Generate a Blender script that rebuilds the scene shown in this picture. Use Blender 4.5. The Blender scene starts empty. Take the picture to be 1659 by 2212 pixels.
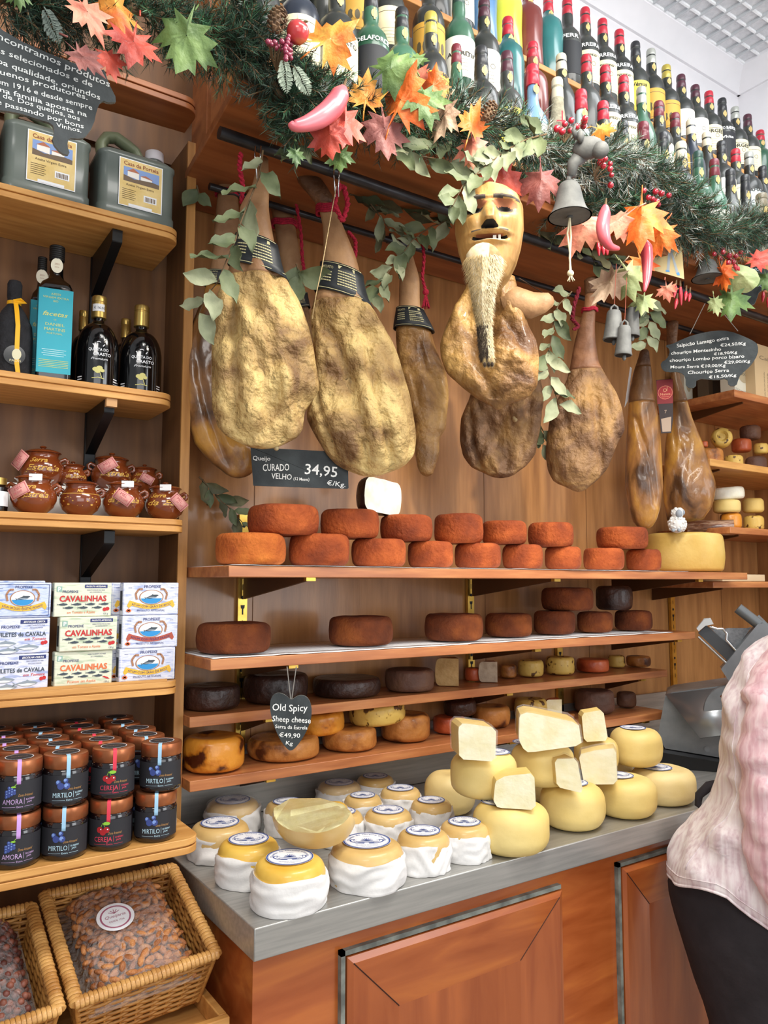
import bpy, math, random
import numpy as np
from mathutils import Vector, Matrix, noise
PI=math.pi
COL=bpy.context.scene.collection
random.seed(7)
# ------------------------------------------------------------------ camera and survey
CAMP=Vector((0,0,1.52)); YAW,PIT,ROL=.5927328,.0909093,.00087205; FPX=1669.7
_c,_s=math.cos,math.sin
_f=Vector((_s(YAW)*_c(PIT),_c(YAW)*_c(PIT),_s(PIT))); _r0=Vector((_c(YAW),-_s(YAW),0)); _u0=_r0.cross(_f)
_r=_r0*_c(ROL)+_u0*_s(ROL); _u=-_r0*_s(ROL)+_u0*_c(ROL)
def ray(px,py): return _f*FPX+_r*(px-829.5)+_u*(1106-py)
def at(px,py,X=None,Y=None,Z=None):
    d=ray(px,py)
    t=(Z-CAMP.z)/d.z if Z is not None else (Y/d.y if Y is not None else X/d.x)
    return CAMP+d*t
cam=bpy.data.cameras.new('camera'); camo=bpy.data.objects.new('camera',cam); COL.objects.link(camo)
camo.matrix_world=Matrix(((_r.x,_u.x,-_f.x,CAMP.x),(_r.y,_u.y,-_f.y,CAMP.y),(_r.z,_u.z,-_f.z,CAMP.z),(0,0,0,1)))
cam.sensor_fit='VERTICAL'; cam.sensor_height=24; cam.sensor_width=18; cam.lens=24*FPX/2212; cam.clip_start=.02
bpy.context.scene.camera=camo
# ------------------------------------------------------------------ materials
def lin(c):
    if isinstance(c,str):
        c=c.lstrip('#'); c=[int(c[i:i+2],16)/255 for i in (0,2,4)]
    return tuple((x/12.92 if x<=.04045 else ((x+.055)/1.055)**2.4) for x in c)+(1,)
MATS={}
def pm(name,c1,c2=None,c3=None,sc=(1,1,1),ns=5,det=4,rough=.5,metal=0,bump=0,bs=40,bsc=None,coat=0,alpha=1,trans=0,ramp=(.35,.65),emit=0,sheen=0,bd=.01,ior=1.45,dist=0):
    if name in MATS: return MATS[name]
    m=bpy.data.materials.new(name); m.use_nodes=True; nt=m.node_tree; N=nt.nodes; L=nt.links; b=N['Principled BSDF']
    b.inputs['Roughness'].default_value=rough; b.inputs['Metallic'].default_value=metal; b.inputs['IOR'].default_value=ior
    b.inputs['Coat Weight'].default_value=coat; b.inputs['Alpha'].default_value=alpha; b.inputs['Transmission Weight'].default_value=trans
    b.inputs['Coat Roughness'].default_value=.12
    if sheen: b.inputs['Sheen Weight'].default_value=sheen
    b.inputs['Base Color'].default_value=lin(c1)
    if c2 or bump:
        tc=N.new('ShaderNodeTexCoord'); oi=N.new('ShaderNodeObjectInfo'); ad=N.new('ShaderNodeVectorMath'); ad.operation='ADD'
        mu=N.new('ShaderNodeMath'); mu.operation='MULTIPLY'; mu.inputs[1].default_value=7
        L.new(oi.outputs['Random'],mu.inputs[0]); L.new(tc.outputs['Object'],ad.inputs[0]); L.new(mu.outputs[0],ad.inputs[1])
        def noi(scl,s,d,ds=0):
            mp=N.new('ShaderNodeMapping'); mp.inputs['Scale'].default_value=scl; L.new(ad.outputs[0],mp.inputs[0])
            n=N.new('ShaderNodeTexNoise'); n.inputs['Scale'].default_value=s; n.inputs['Detail'].default_value=d; n.inputs['Distortion'].default_value=ds
            L.new(mp.outputs[0],n.inputs['Vector']); return n
        if c2:
            n=noi(sc,ns,det,dist); r=N.new('ShaderNodeValToRGB'); L.new(n.outputs['Fac'],r.inputs[0]); L.new(r.outputs[0],b.inputs['Base Color'])
            e=r.color_ramp.elements; e[0].position=ramp[0]; e[0].color=lin(c1); e[1].position=ramp[1]; e[1].color=lin(c2)
            if c3: q=e.new((ramp[0]+ramp[1])/2); q.color=lin(c3)
        if bump:
            n2=noi(bsc or sc,bs,5); bp=N.new('ShaderNodeBump'); bp.inputs['Strength'].default_value=bump; bp.inputs['Distance'].default_value=bd
            L.new(n2.outputs['Fac'],bp.inputs['Height']); L.new(bp.outputs[0],b.inputs['Normal'])
    if emit: b.inputs['Emission Color'].default_value=lin(c1); b.inputs['Emission Strength'].default_value=emit
    MATS[name]=m; return m
def flat(c,rough=.6,metal=0,coat=0): return pm('paint_%s_%g_%g'%(c.lstrip('#'),rough,metal),c,rough=rough,metal=metal,coat=coat)
wood_wall=pm('wood_wall','#94643a','#bd8752','#a97645',sc=(9,9,.9),ns=3.5,det=6,rough=.34,coat=.25,bump=.05,bs=30,bsc=(8,8,.6),ramp=(.3,.7))
wood_shelf=pm('wood_shelf','#a0603a','#ca8a55','#b57245',sc=(1.2,12,12),ns=4,det=5,rough=.4,coat=.15,bump=.04,bs=20,ramp=(.3,.7))
wood_left=pm('wood_left','#b9803f','#dba55f','#c99250',sc=(1.5,14,14),ns=4,det=5,rough=.45,bump=.05,bs=20,ramp=(.3,.7))
wood_left_panel=pm('wood_left_panel','#5f3e24','#7c5430',sc=(8,8,.8),ns=4,det=5,rough=.5,ramp=(.3,.7))
wood_post=pm('wood_post','#9c6a36','#c08c4e',sc=(12,12,.9),ns=5,det=5,rough=.5,bump=.08,bs=20,ramp=(.3,.7))
wood_beam=pm('wood_beam','#8a4f2a','#a8683c',sc=(1.2,10,10),ns=4,det=5,rough=.45,ramp=(.3,.7))
wood_cab=pm('wood_cabinet','#8f4620','#b9652f','#a3562a',sc=(6,6,.8),ns=3,det=5,rough=.25,coat=.4,ramp=(.3,.7),dist=.6)
wood_cabh=pm('wood_cabinet_rail','#96491f','#bd6b31','#a8582a',sc=(1.2,6,8),ns=3,det=5,rough=.25,coat=.4,ramp=(.3,.7),dist=.6)
steel=pm('brushed_steel','#a3a29e','#b5b3ae',sc=(1,20,20),ns=6,rough=.34,metal=.6,bump=.02,bs=60)
steel2=pm('grey_painted_metal','#7d8286','#8c9195',ns=20,rough=.38,metal=.55)
chrome=pm('chrome','#d8d8d8',rough=.12,metal=1)
brass=pm('brass','#d9b45a','#c29a44',ns=30,rough=.3,metal=.9)
blackm=pm('black_metal','#17181a',rough=.4,metal=.3)
pipe_m=pm('dark_pipe','#2c2c2e','#3d3d40',ns=20,rough=.32,metal=.6)
slate=pm('slate','#2f3436','#3c4244',ns=25,rough=.7,bump=.15,bs=60)
slate_edge=pm('slate_edge','#4a4f4c','#8b8d86',ns=60,rough=.9,bump=.6,bs=120)
chalk=pm('chalk','#f1f2ee',rough=.9)
chalkw=pm('chalk_grey','#c9cdcc',rough=.9)
paper=pm('white_paper','#eeeeee',rough=.8)
white=pm('white_plaster','#e9e8ec','#e2e2e6',ns=6,rough=.9)
ceil_m=pm('ceiling_tile','#dfe0e3','#d2d4d8',ns=50,rough=.9,bump=.25,bs=90)
ceil_bar=pm('ceiling_bar','#f4f6f8',rough=.6)
twine=pm('twine','#c9b184','#a68f66',ns=200,rough=.9)
redrope=pm('red_cord','#9c1630','#c22440',ns=150,rough=.85,bump=.6,bs=300)
# ------------------------------------------------------------------ geometry
class G:
    def __init__(s): s.v=[];s.f=[];s.m=[]
    def add(s,vs,fs,mi=0):
        o=len(s.v); s.v+=[tuple(p) for p in vs]; s.f+=[tuple(i+o for i in q) for q in fs]; s.m+=[mi]*len(fs); return s
    def box(s,x0,x1,y0,y1,z0,z1,mi=0):
        v=[(x0,y0,z0),(x1,y0,z0),(x1,y1,z0),(x0,y1,z0),(x0,y0,z1),(x1,y0,z1),(x1,y1,z1),(x0,y1,z1)]
        return s.add(v,[(0,3,2,1),(4,5,6,7),(0,1,5,4),(1,2,6,5),(2,3,7,6),(3,0,4,7)],mi)
    def loft(s,rings,mi=0,cap=True,close=True):
        n=len(rings[0]); v=[p for r in rings for p in r]; f=[]
        k=n if close else n-1
        for i in range(len(rings)-1):
            for j in range(k):
                a=i*n+j; b=i*n+(j+1)%n; f.append((a,b,b+n,a+n))
        if cap and close: f.append(tuple(range(n-1,-1,-1))); f.append(tuple(range((len(rings)-1)*n,len(rings)*n)))
        return s.add(v,f,mi)
    def lathe(s,prof,n=24,c=(0,0,0),mi=0,sy=1,fn=None):
        R=[]
        for r,z in prof:
            r=max(r,1e-5)
            ring=[]
            for j in range(n):
                a=2*PI*j/n; p=(c[0]+r*math.cos(a),c[1]+r*sy*math.sin(a),c[2]+z)
                ring.append(fn(p,a,r,z) if fn else p)
            R.append(ring)
        return s.loft(R,mi)
    def tube(s,pts,rad,n=8,mi=0):
        pts=[Vector(p) for p in pts]; R=[]; m=len(pts)
        if not hasattr(rad,'__len__'): rad=[rad]*m
        pv=None
        for i,p in enumerate(pts):
            t=(pts[min(i+1,m-1)]-pts[max(i-1,0)])
            t=t.normalized() if t.length>1e-9 else Vector((0,0,1))
            if pv is None: pv=t.cross(Vector((0,0,1)) if abs(t.z)<.9 else Vector((1,0,0))).normalized()
            pv=(pv-t*pv.dot(t)); pv=pv.normalized() if pv.length>1e-9 else t.orthogonal().normalized()
            w=t.cross(pv); R.append([p+(pv*math.cos(2*PI*j/n)+w*math.sin(2*PI*j/n))*rad[i] for j in range(n)])
        return s.loft(R,mi)
    def prism(s,poly,y0,y1,mi=0,ms=None):   # poly in x,z ; extruded along y
        n=len(poly); a=sum(poly[i][0]*poly[(i+1)%n][1]-poly[(i+1)%n][0]*poly[i][1] for i in range(n))
        if a<0: poly=poly[::-1]
        v=[(x,y0,z) for x,z in poly]+[(x,y1,z) for x,z in poly]
        s.add(v,[tuple(range(n)),tuple(range(2*n-1,n-1,-1))],mi)
        return s.add(v,[((i+1)%n,i,i+n,(i+1)%n+n) for i in range(n)],mi if ms is None else ms)
    def ell(s,c,rx,ry,rz,mi=0,nu=12,nv=8):
        return s.lathe([(math.sin(PI*k/nv),-math.cos(PI*k/nv)) for k in range(nv+1)],nu,(0,0,0),mi,1,lambda p,a,r,z:(c[0]+rx*p[0],c[1]+ry*p[1],c[2]+rz*p[2]))
    def xf(s,M,i0=0):
        s.v[i0:]=[tuple(M@Vector(p)) for p in s.v[i0:]]; return s
def build(name,g,mats,parent=None,loc=(0,0,0),rz=0,bevel=0,sharp=35,seg=2):
    me=bpy.data.meshes.new(name); me.from_pydata(g.v,[],g.f); me.polygons.foreach_set('material_index',g.m)
    if not isinstance(mats,(list,tuple)): mats=[mats]
    for m in mats: me.materials.append(m)
    me.polygons.foreach_set('use_smooth',[True]*len(me.polygons))
    me.update()
    try: me.set_sharp_from_angle(angle=math.radians(sharp))
    except Exception: pass
    o=bpy.data.objects.new(name,me); COL.objects.link(o); o.location=loc; o.rotation_euler=(0,0,rz)
    if parent: o.parent=parent
    if bevel:
        b=o.modifiers.new('bevel','BEVEL'); b.width=bevel; b.segments=seg; b.limit_method='ANGLE'; b.angle_limit=math.radians(40)
    return o
def tag(o,label=None,cat=None,group=None,kind=None):
    if label: o['label']=label
    if cat: o['category']=cat
    if group: o['group']=group
    if kind: o['kind']=kind
    return o
def thing(name,label,cat,loc=(0,0,0),rz=0,group=None):
    o=bpy.data.objects.new(name,None); COL.objects.link(o); o.location=loc; o.rotation_euler=(0,0,rz); o.empty_display_size=.02
    return tag(o,label,cat,group)
CH={}
def kids(o): return [c for c in bpy.data.objects if c.parent==o]
def copy_tree(o,loc=None,rz=None,label=None,parent=None,group=None):
    c=o.copy(); COL.objects.link(c); c.parent=parent
    if loc is not None: c.location=loc
    if rz is not None: c.rotation_euler=(0,0,rz)
    if label: c['label']=label
    if group: c['group']=group
    for k in kids(o): copy_tree(k,parent=c)
    return c
_TX={}
def _textmesh(s,shear,bold,sp):
    k=(s,shear,bold,sp)
    if k not in _TX:
        cu=bpy.data.curves.new('t','FONT'); cu.body=s; cu.size=1; cu.shear=shear; cu.offset=bold; cu.resolution_u=2; cu.space_character=sp
        ob=bpy.data.objects.new('t',cu); COL.objects.link(ob)
        dg=bpy.context.evaluated_depsgraph_get(); dg.update()
        me=bpy.data.meshes.new_from_object(ob.evaluated_get(dg))
        v=[(p.co.x,p.co.y) for p in me.vertices]; f=[tuple(p.vertices) for p in me.polygons]
        bpy.data.objects.remove(ob); bpy.data.curves.remove(cu); bpy.data.meshes.remove(me)
        _TX[k]=(v,f)
    return _TX[k]
def tg(g,s,x,z,h=None,w=None,y=0,shear=0,bold=0,R=None,mi=0,rot=0,arc=None,align='c',sp=1,jit=0):
    """add lettering to g: cap height h and/or width w, centred on x, baseline z, in the x-z plane (front is -y)"""
    v,f=_textmesh(s,shear,bold,sp)
    if not v: return g
    x0=min(p[0] for p in v); x1=max(p[0] for p in v); W=max(x1-x0,1e-4)
    sy=h/.72 if h else w/W; sx=w/W if w else sy
    if not h: sy=min(sy,sx)
    out=[]
    for a,b in v:
        X=(a-x0)*sx; X-= {'c':W*sx/2,'l':0,'r':W*sx}[align]; Z=b*sy
        if jit: Z+=jit*h*math.sin(X/h*1.7+x*90)
        if arc is not None:
            out.append((x+(arc+Z)*math.sin(X/arc),y,z+(arc+Z)*math.cos(X/arc))); continue
        if rot: X,Z=X*math.cos(rot)-Z*math.sin(rot),X*math.sin(rot)+Z*math.cos(rot)
        X+=x; Z+=z
        if R is not None: out.append((R*math.sin(X/R),-R*math.cos(X/R),Z))
        else: out.append((X,y,Z))
    return g.add(out,f,mi)
def patch(g,R,a0,a1,z0,z1,mi=0,n=10,c=(0,0)):
    v=[];f=[]
    for i in range(n+1):
        a=a0+(a1-a0)*i/n; x=c[0]+R*math.sin(a); y=c[1]-R*math.cos(a); v+=[(x,y,z0),(x,y,z1)]
    for i in range(n): f.append((2*i,2*i+2,2*i+3,2*i+1))
    return g.add(v,f,mi)
def disc(g,x,z,rx,rz,y=0,mi=0,n=24,R=None,rot=0):
    v=[]
    for i in range(n):
        a=2*PI*i/n; X=rx*math.cos(a); Z=rz*math.sin(a); X,Z=X*math.cos(rot)-Z*math.sin(rot),X*math.sin(rot)+Z*math.cos(rot)
        X+=x; Z+=z; v.append((R*math.sin(X/R),-R*math.cos(X/R),Z) if R else (X,y,Z))
    return g.add(v,[tuple(range(n))],mi)
def ring(g,x,z,rx,rz,w,y=0,mi=0,n=32,R=None):
    v=[];f=[]
    for i in range(n):
        a=2*PI*i/n
        for k in (0,1):
            X=x+(rx-k*w)*math.cos(a); Z=z+(rz-k*w)*math.sin(a); v.append((R*math.sin(X/R),-R*math.cos(X/R),Z) if R else (X,y,Z))
    for i in range(n):
        j=(i+1)%n; f.append((2*i,2*j,2*j+1,2*i+1))
    return g.add(v,f,mi)
def poly(g,pts,y=0,mi=0,R=None):
    n=len(pts); a=sum(pts[i][0]*pts[(i+1)%n][1]-pts[(i+1)%n][0]*pts[i][1] for i in range(n))
    if a<0: pts=pts[::-1]
    return g.add([(R*math.sin(x/R),-R*math.cos(x/R),z) if R else (x,y,z) for x,z in pts],[tuple(range(n))],mi)
def quadp(g,x0,x1,z0,z1,y=0,mi=0): return poly(g,[(x0,z0),(x1,z0),(x1,z1),(x0,z1)],y,mi)
def line(g,pts,w,y=0,mi=0,R=None):
    for (x0,z0),(x1,z1) in zip(pts,pts[1:]):
        d=math.hypot(x1-x0,z1-z0) or 1; nx,nz=-(z1-z0)/d*w/2,(x1-x0)/d*w/2
        poly(g,[(x0-nx,z0-nz),(x1-nx,z1-nz),(x1+nx,z1+nz),(x0+nx,z0+nz)],y,mi,R)
    return g
class Fr:
    """upright working plane through a surveyed point; rz=None turns it to face the aisle where the visitor stands"""
    def __init__(s,px,py,Y=None,rz=None,Z=None,X=None):
        s.o=at(px,py,X=X,Y=Y,Z=Z); th=math.atan2(s.o.x,s.o.y) if rz is None else -rz
        s.rz=-th; s.u=Vector((math.cos(th),-math.sin(th),0)); s.n=Vector((math.sin(th),math.cos(th),0))
    def h(s,px,py,off=0):
        d=ray(px,py); t=((s.o-CAMP).dot(s.n)+off)/d.dot(s.n); p=CAMP+d*t-s.o
        return (p.dot(s.u),p.z)
    def p3(s,px,py,off=0):
        a,b=s.h(px,py,off); return (a,off,b)
    def P(s,pts): return [s.h(*p) for p in pts]
def nz(p,f,seed=0): return noise.noise(Vector((p[0]*f+seed,p[1]*f+seed*1.7,p[2]*f-seed)))
def lerp(a,b,t): return a+(b-a)*t
def smooth_rows(rows,n):
    rows=sorted(rows); ys=[r[0] for r in rows]; out=[]
    for i in range(n):
        y=lerp(ys[0],ys[-1],i/(n-1))
        k=max(j for j in range(len(ys)) if ys[j]<=y+1e-9); k=min(k,len(ys)-2)
        t=(y-ys[k])/(ys[k+1]-ys[k]); r=[y]
        for c in range(1,len(rows[0])):
            p0=rows[max(k-1,0)][c];p1=rows[k][c];p2=rows[k+1][c];p3=rows[min(k+2,len(ys)-1)][c]
            lin_=lerp(p1,p2,t); cr=.5*((2*p1)+(-p0+p2)*t+(2*p0-5*p1+4*p2-p3)*t*t+(-p0+3*p1-3*p2+p3)*t**3)
            r.append(.5*lin_+.5*cr)
        out.append(r)
    return out
ORD=['first','second','third','fourth','fifth','sixth','seventh','eighth','ninth','tenth','eleventh','twelfth','thirteenth','fourteenth','fifteenth','sixteenth','seventeenth','eighteenth','nineteenth','twentieth','twenty-first','twenty-second','twenty-third','twenty-fourth','twenty-fifth']
# ------------------------------------------------------------------ the setting
YW=1.93; XR=3.31; ZC=3.9
def struct(name,g,m,**k): return tag(build(name,g,m,**k),kind='structure')
g=G(); g.box(-1.6,XR,YW,YW+.1,0,2.62)
struct('wall_back',g,wood_wall)
g=G(); g.box(-1.6,XR,YW,YW+.1,2.62,ZC+.05); struct('wall_upper',g,white)
g=G(); g.box(XR,XR+.1,-2.4,YW+.1,0,ZC+.05); struct('wall_right',g,white)
g=G(); g.box(XR-.006,XR-.001,.9,YW-.001,0,2.62); struct('wall_right_panel',g,wood_wall)
g=G()
for k in (9,15,20,23,26,28): g.box(-1.6+k*.165-.0010,-1.6+k*.165+.0010,YW-.0006,YW+.001,.93,2.62)
struct('trim_1',g,pm('wood_joint','#6b4322',rough=.7))
g=G(); g.box(-1.6,XR+.1,-2.4,YW+.1,-.05,0); struct('floor',g,pm('floor_tile','#9b9186','#a79e92',ns=8,rough=.4))
g=G(); g.box(-1.6,XR+.1,-2.4,YW+.1,ZC,ZC+.08); struct('ceiling',g,ceil_m)
g=G(); g.box(-1.6,.95,1.90,YW-.001,2.60,ZC); struct('wall_left_panel',g,wood_left_panel)
# cove moulding along back and right wall
pr=[(0,0),(0,-.10),(.012,-.10),(.018,-.075),(.05,-.03),(.075,-.016),(.075,0)]
g=G(); g.loft([[(x,YW-a,ZC+b) for a,b in pr] for x in (-1.6,XR)]); struct('trim_2',g,white)
g=G(); g.loft([[(XR-a,y,ZC+b) for a,b in pr] for y in (YW,-2.4)]); struct('trim_3',g,white)
# raised grid of the ceiling panels
g=G()
for k in range(-28,12):
    x=2.505+.0735*k
    if x<XR-.07: g.box(x-.004,x+.004,.2,YW-.08,ZC-.012,ZC+.001)
for k in range(0,24):
    y=1.852-.07*k; g.box(.4,XR-.075,y-.004,y+.004,ZC-.010,ZC+.001,1)
struct('trim_4',g,[pm('ceiling_slat','#c2c6ca',rough=.6),ceil_bar])
# ------------------------------------------------------------------ counter
ZT=.92; YC=1.29; XC=.598
t=thing('shop_counter','long mahogany counter carrying the cheeses, with panelled doors and steel edge','counter',(0,0,0))
g=G(); g.box(XC+.012,XR-.012,YC+.03,YW-.012,.02,.864); build('body',g,wood_cabh,t)
g=G(); g.box(XC,XR-.008,YC,YW-.012,.864,ZT,0); build('steel_top',g,steel,t,bevel=.002)
g=G(); g.box(XC,XR-.008,YW-.014,YW-.004,ZT,1.10,0); build('steel_upstand',g,steel,t,bevel=.002)
def cab_door(x0,x1,zt,fw):
    g=G(); z0=.08; y=YC+.012; d=.018
    outer=[(x0,z0),(x1,z0),(x1,zt),(x0,zt)]; inner=[(x0+fw,z0+fw),(x1-fw,z0+fw),(x1-fw,zt-fw),(x0+fw,zt-fw)]
    yi=y+.012
    V=[(a,y+.004,b) for a,b in outer]+[(a,y,b) for a,b in [(x0+.012,z0+.012),(x1-.012,z0+.012),(x1-.012,zt-.012),(x0+.012,zt-.012)]]+[(a,yi,b) for a,b in inner]+[(a,YC+.031,b) for a,b in outer]
    for i in range(4):
        j=(i+1)%4; mi=1 if i in (0,2) else 0
        g.add([V[i],V[j],V[4+j],V[4+i]],[(0,1,2,3)],mi); g.add([V[4+i],V[4+j],V[8+j],V[8+i]],[(0,1,2,3)],mi)
        g.add([V[j],V[i],V[12+i],V[12+j]],[(0,1,2,3)],mi)
    g.add([V[8],V[9],V[10],V[11]],[(0,1,2,3)],0)
    w=build('door',g,[wood_cab,wood_cabh],t)
    g=G(); e=.012
    for (a,b,c,dd) in ((x0-e,x0-.003,z0,zt+e),(x0-e,x1+.0,zt+.003,zt+e)): g.box(a,b,YC+.018,YC+.032,c,dd)
    build('gasket',g,pm('door_gasket','#8b8f86','#5d605b',ns=30,rough=.5),w)
    for i,(p,q) in enumerate(((outer[3],inner[3]),(outer[2],inner[2]))):
        g=G(); g.tube([(p[0]+(.012 if i==0 else -.012),y-.0002,p[1]-.012),(q[0],yi-.0002,q[1])],.0012,4); build('mitre_joint',g,pm('joint_dark','#3a1a0c',rough=.8),w)
cab_door(.797,1.374,.815,.125); cab_door(1.585,2.2,.822,.11); cab_door(2.4,3.1,.822,.11)
# ------------------------------------------------------------------ wall shelves
def fshelf(x0,x1,yf,zt,th=.024,label='',brk=()):
    t=thing('cheese_shelf',label,'shelf',((x0+x1)/2,YW-.02,zt-th))
    ox,oy,oz=t.location
    g=G(); g.box(x0-ox,x1-ox,yf-oy,YW-.018-oy,0,th); build('board',g,wood_shelf,t,bevel=.0015)
    for bx in brk:
        g=G(); L=yf+.012
        g.prism([(L-oy,-.0055),(YW-.024-oy,-.055),(YW-.024-oy,0),(L-oy,0)],bx-.004-ox,bx+.004-ox)
        g.v=[(p[1],p[0],p[2]) for p in g.v]
        b=build('bracket',g,pm('bracket_bronze','#5b3a20',rough=.45,metal=.3),t)
        g=G(); g.box(bx-.012-ox,bx+.012-ox,L-oy-.001,L-oy+.012,-.008,.0); build('clip',g,brass,b)
    return t
RX=[.84,1.628,2.03,2.67]
fshelf(.638,2.554,1.53,1.555,label='topmost and longest cheese shelf below the hanging hams',brk=(RX[0],RX[1],2.3))
fshelf(.634,2.361,1.61,1.354,label='second cheese shelf down, half covered by white paper',brk=(RX[0],RX[1],2.29))
fshelf(.634,2.366,1.73,1.215,label='third cheese shelf down, narrow, the heart-shaped slate hanging before it',brk=(RX[0],RX[1],2.25))
fshelf(.634,2.357,1.72,1.075,label='lowest cheese shelf just above the steel counter',brk=(RX[0],RX[1],2.25))
for x,z0,z1,w in ((RX[0],1.0,1.70,'near the wooden post'),(RX[1],1.0,1.70,'at the middle of the shelves'),(2.03+.0,1.0,1.33,'short one at lower right'),(RX[3],1.1,1.54,'below the right bay shelf')):
    t=thing('shelf_rail','slotted brass shelf rail screwed to the wood wall, '+w,'rail',(x,YW-.002,z0),0,'brass shelf rails')
    g=G(); g.box(-.013,.013,-.012,0,0,z1-z0); build('strip',g,brass,t)
    g=G(); z=z1-z0-.03
    while z>.03:
        disc(g,0,z,.005,.005,-.0126,0,10); poly(g,[(-.006,z-.02),(.006,z-.02),(.005,z-.028),(.002,z-.03),(.002,z-.045),(-.002,z-.045),(-.002,z-.03),(-.005,z-.028)],-.0126)
        quadp(g,-.001,.001,z-.075,z-.06,-.0126); z-=.095
    build('slots',g,blackm,t)
def paper_sheet(x0,x1,yf,z,label,seed):
    g=G(); n=40; R=[]
    for i in range(n+1):
        x=lerp(x0,x1,i/n); e=.008*nz((x,0,0),9,seed)
        R.append([(x,yf+e,z+.0012+.003*max(0,nz((x,0,0),14,seed+3))),(x,yf+.05,z+.0008),(x,YW-.03,z+.0008)])
    for i in range(n):
        a=R[i];b=R[i+1]
        for k in range(2): g.add([a[k],b[k],b[k+1],a[k+1]],[(0,1,2,3)])
    o=build('baking_paper',g,paper); m=o.modifiers.new('s','SOLIDIFY'); m.thickness=.0006
    tag(o,label,'paper')
paper_sheet(.645,2.22,1.527,1.5553,'long white paper lining the topmost cheese shelf',1)
paper_sheet(.64,1.36,1.612,1.3543,'white paper on the left part of the second shelf',4)
paper_sheet(1.362,2.26,1.622,1.3543,'white paper on the right part of the second shelf',7)
# ------------------------------------------------------------------ cheeses
paprika=pm('rind_paprika','#743012','#b85c26','#954318',ns=16,det=6,rough=.85,bump=.5,bs=120,ramp=(.3,.72))
paprika_d=pm('rind_paprika_dark','#54260f','#95501f','#743816',ns=14,det=6,rough=.85,bump=.5,bs=120,ramp=(.3,.72))
paprika_o=pm('rind_paprika_orange','#984414','#d07c30','#b86222',ns=14,det=6,rough=.85,bump=.5,bs=120,ramp=(.3,.72))
darkrind=pm('rind_dark','#24140f','#4a2c20','#33201a',ns=9,det=6,rough=.45,bump=.7,bs=45,ramp=(.3,.72),coat=.2)
brownrind=pm('rind_brown','#4b3226','#7d5a42','#66473a',ns=9,det=6,rough=.6,bump=.5,bs=45,ramp=(.3,.7))
orangerind=pm('rind_amber','#4a1c06','#dc9232','#c87922',ns=13,det=4,rough=.4,bump=.35,bs=30,ramp=(.36,.47),coat=.3)
tanrind=pm('rind_tan','#4f260f','#bd7e3e','#a4662d',ns=15,det=5,rough=.5,bump=.5,bs=40,ramp=(.36,.54),coat=.15)
yellowr=pm('rind_yellow_spotted','#5a3b1c','#d8b55c','#cda64c',ns=42,det=2,rough=.5,bump=.25,bs=40,ramp=(.36,.44),coat=.15)
redrind=pm('rind_red','#7c2c12','#c8653a','#b4502a',ns=12,det=4,rough=.45,bump=.3,bs=40,ramp=(.3,.6),coat=.2)
butter=pm('rind_butter','#dcba66','#ecd48c','#e4c87a',ns=6,det=4,rough=.5,bump=.12,bs=40,ramp=(.3,.7))
butter2=pm('rind_butter_pale','#dabd76','#ead49a','#e2c988',ns=6,det=4,rough=.5,bump=.12,bs=40,ramp=(.3,.7))
paste=pm('cheese_paste','#ece2b2','#f6f0d0',ns=25,det=3,rough=.5,bump=.12,bs=110)
pastew=pm('cheese_paste_white','#ece7cf','#faf8ea',ns=30,det=3,rough=.6,bump=.15,bs=90)
cloth=pm('cheese_cloth','#dedcd9','#eae8e6',ns=20,rough=.9,bump=.08,bs=180)
yolk=pm('cheese_yellow_top','#dba93a','#eac35c',ns=10,rough=.4,bump=.06,bs=60,coat=.3)
yolk2=pm('cheese_beige_top','#cda866','#dfbf80',ns=10,rough=.45,bump=.06,bs=60,coat=.3)
film=pm('cling_film','#ffffff',rough=.08,alpha=.13,coat=1,bump=.8,bs=35,bd=.02)
lab_w=pm('label_paper','#eef0f4',rough=.5); lab_b=pm('label_blue','#2f4d94',rough=.5)
def wheelmesh(R,H,seed,bulge=.08,rnd=.3,n=40,sag=.0,a0=None,a1=None,amp=.02):
    """a wheel (or a sector of one) with rounded rims and a slightly uneven rind"""
    g=G(); e=min(rnd*H,R*.5); B=lambda z:R*bulge*(1-math.sin(PI*min(1,max(0,z/H))))
    prof=[(0,.0),((R-e)*.6,0)]
    for k in range(0,6): q=-PI/2+PI/2*k/6; prof.append((R-e+e*math.cos(q),e+e*math.sin(q)))
    for k in range(7): t=k/6; prof.append((R,lerp(e,H-e,t)))
    for k in range(1,7): q=PI/2*k/6; prof.append((R-e+e*math.cos(q),H-e+e*math.sin(q)))
    prof+=[((R-e)*.7,H-sag*H*.5),(R*.35,H-sag*H*.9),(0,H-sag*H)]
    prof=[(max(0,r-B(z)*(r/R)),z) for r,z in prof]
    def P(r,z,a):
        x,y=r*math.cos(a),r*math.sin(a); d=amp*R*nz((x/R,y/R,z/R),2.2,seed)*(min(1,r/R*1.2))+.35*amp*R*nz((x/R,y/R,z/R),7,seed)
        q=1+d/max(r,R*.3) if r>1e-4 else 1
        zz=z+(.03*H*nz((x/R,y/R,0),1.6,seed+5) if z>H*.6 else 0)
        return (x*q,y*q,zz)
    if a0 is None:
        g.loft([[P(max(r,1e-5),z,2*PI*j/n) for j in range(n)] for r,z in prof])
    else:
        m=max(6,int(n*(a1-a0)/(2*PI))); rings=[[P(max(r,1e-5),z,a0+(a1-a0)*j/m) for j in range(m+1)] for r,z in prof]
        g.loft(rings,close=False)
        for j in (0,m):
            pts=[rr[j] for rr in rings]; pts=pts[1:-1]+[(0,0,pts[-1][2]),(0,0,0)]
            f=tuple(range(len(pts))); g.add(pts,[f if j else f[::-1]],1)
    return g
def horiz(px,py,Z):
    p=at(px,py,Z=Z); d=Vector((p.x,p.y)); return p,d.length,d.normalized()
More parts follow.
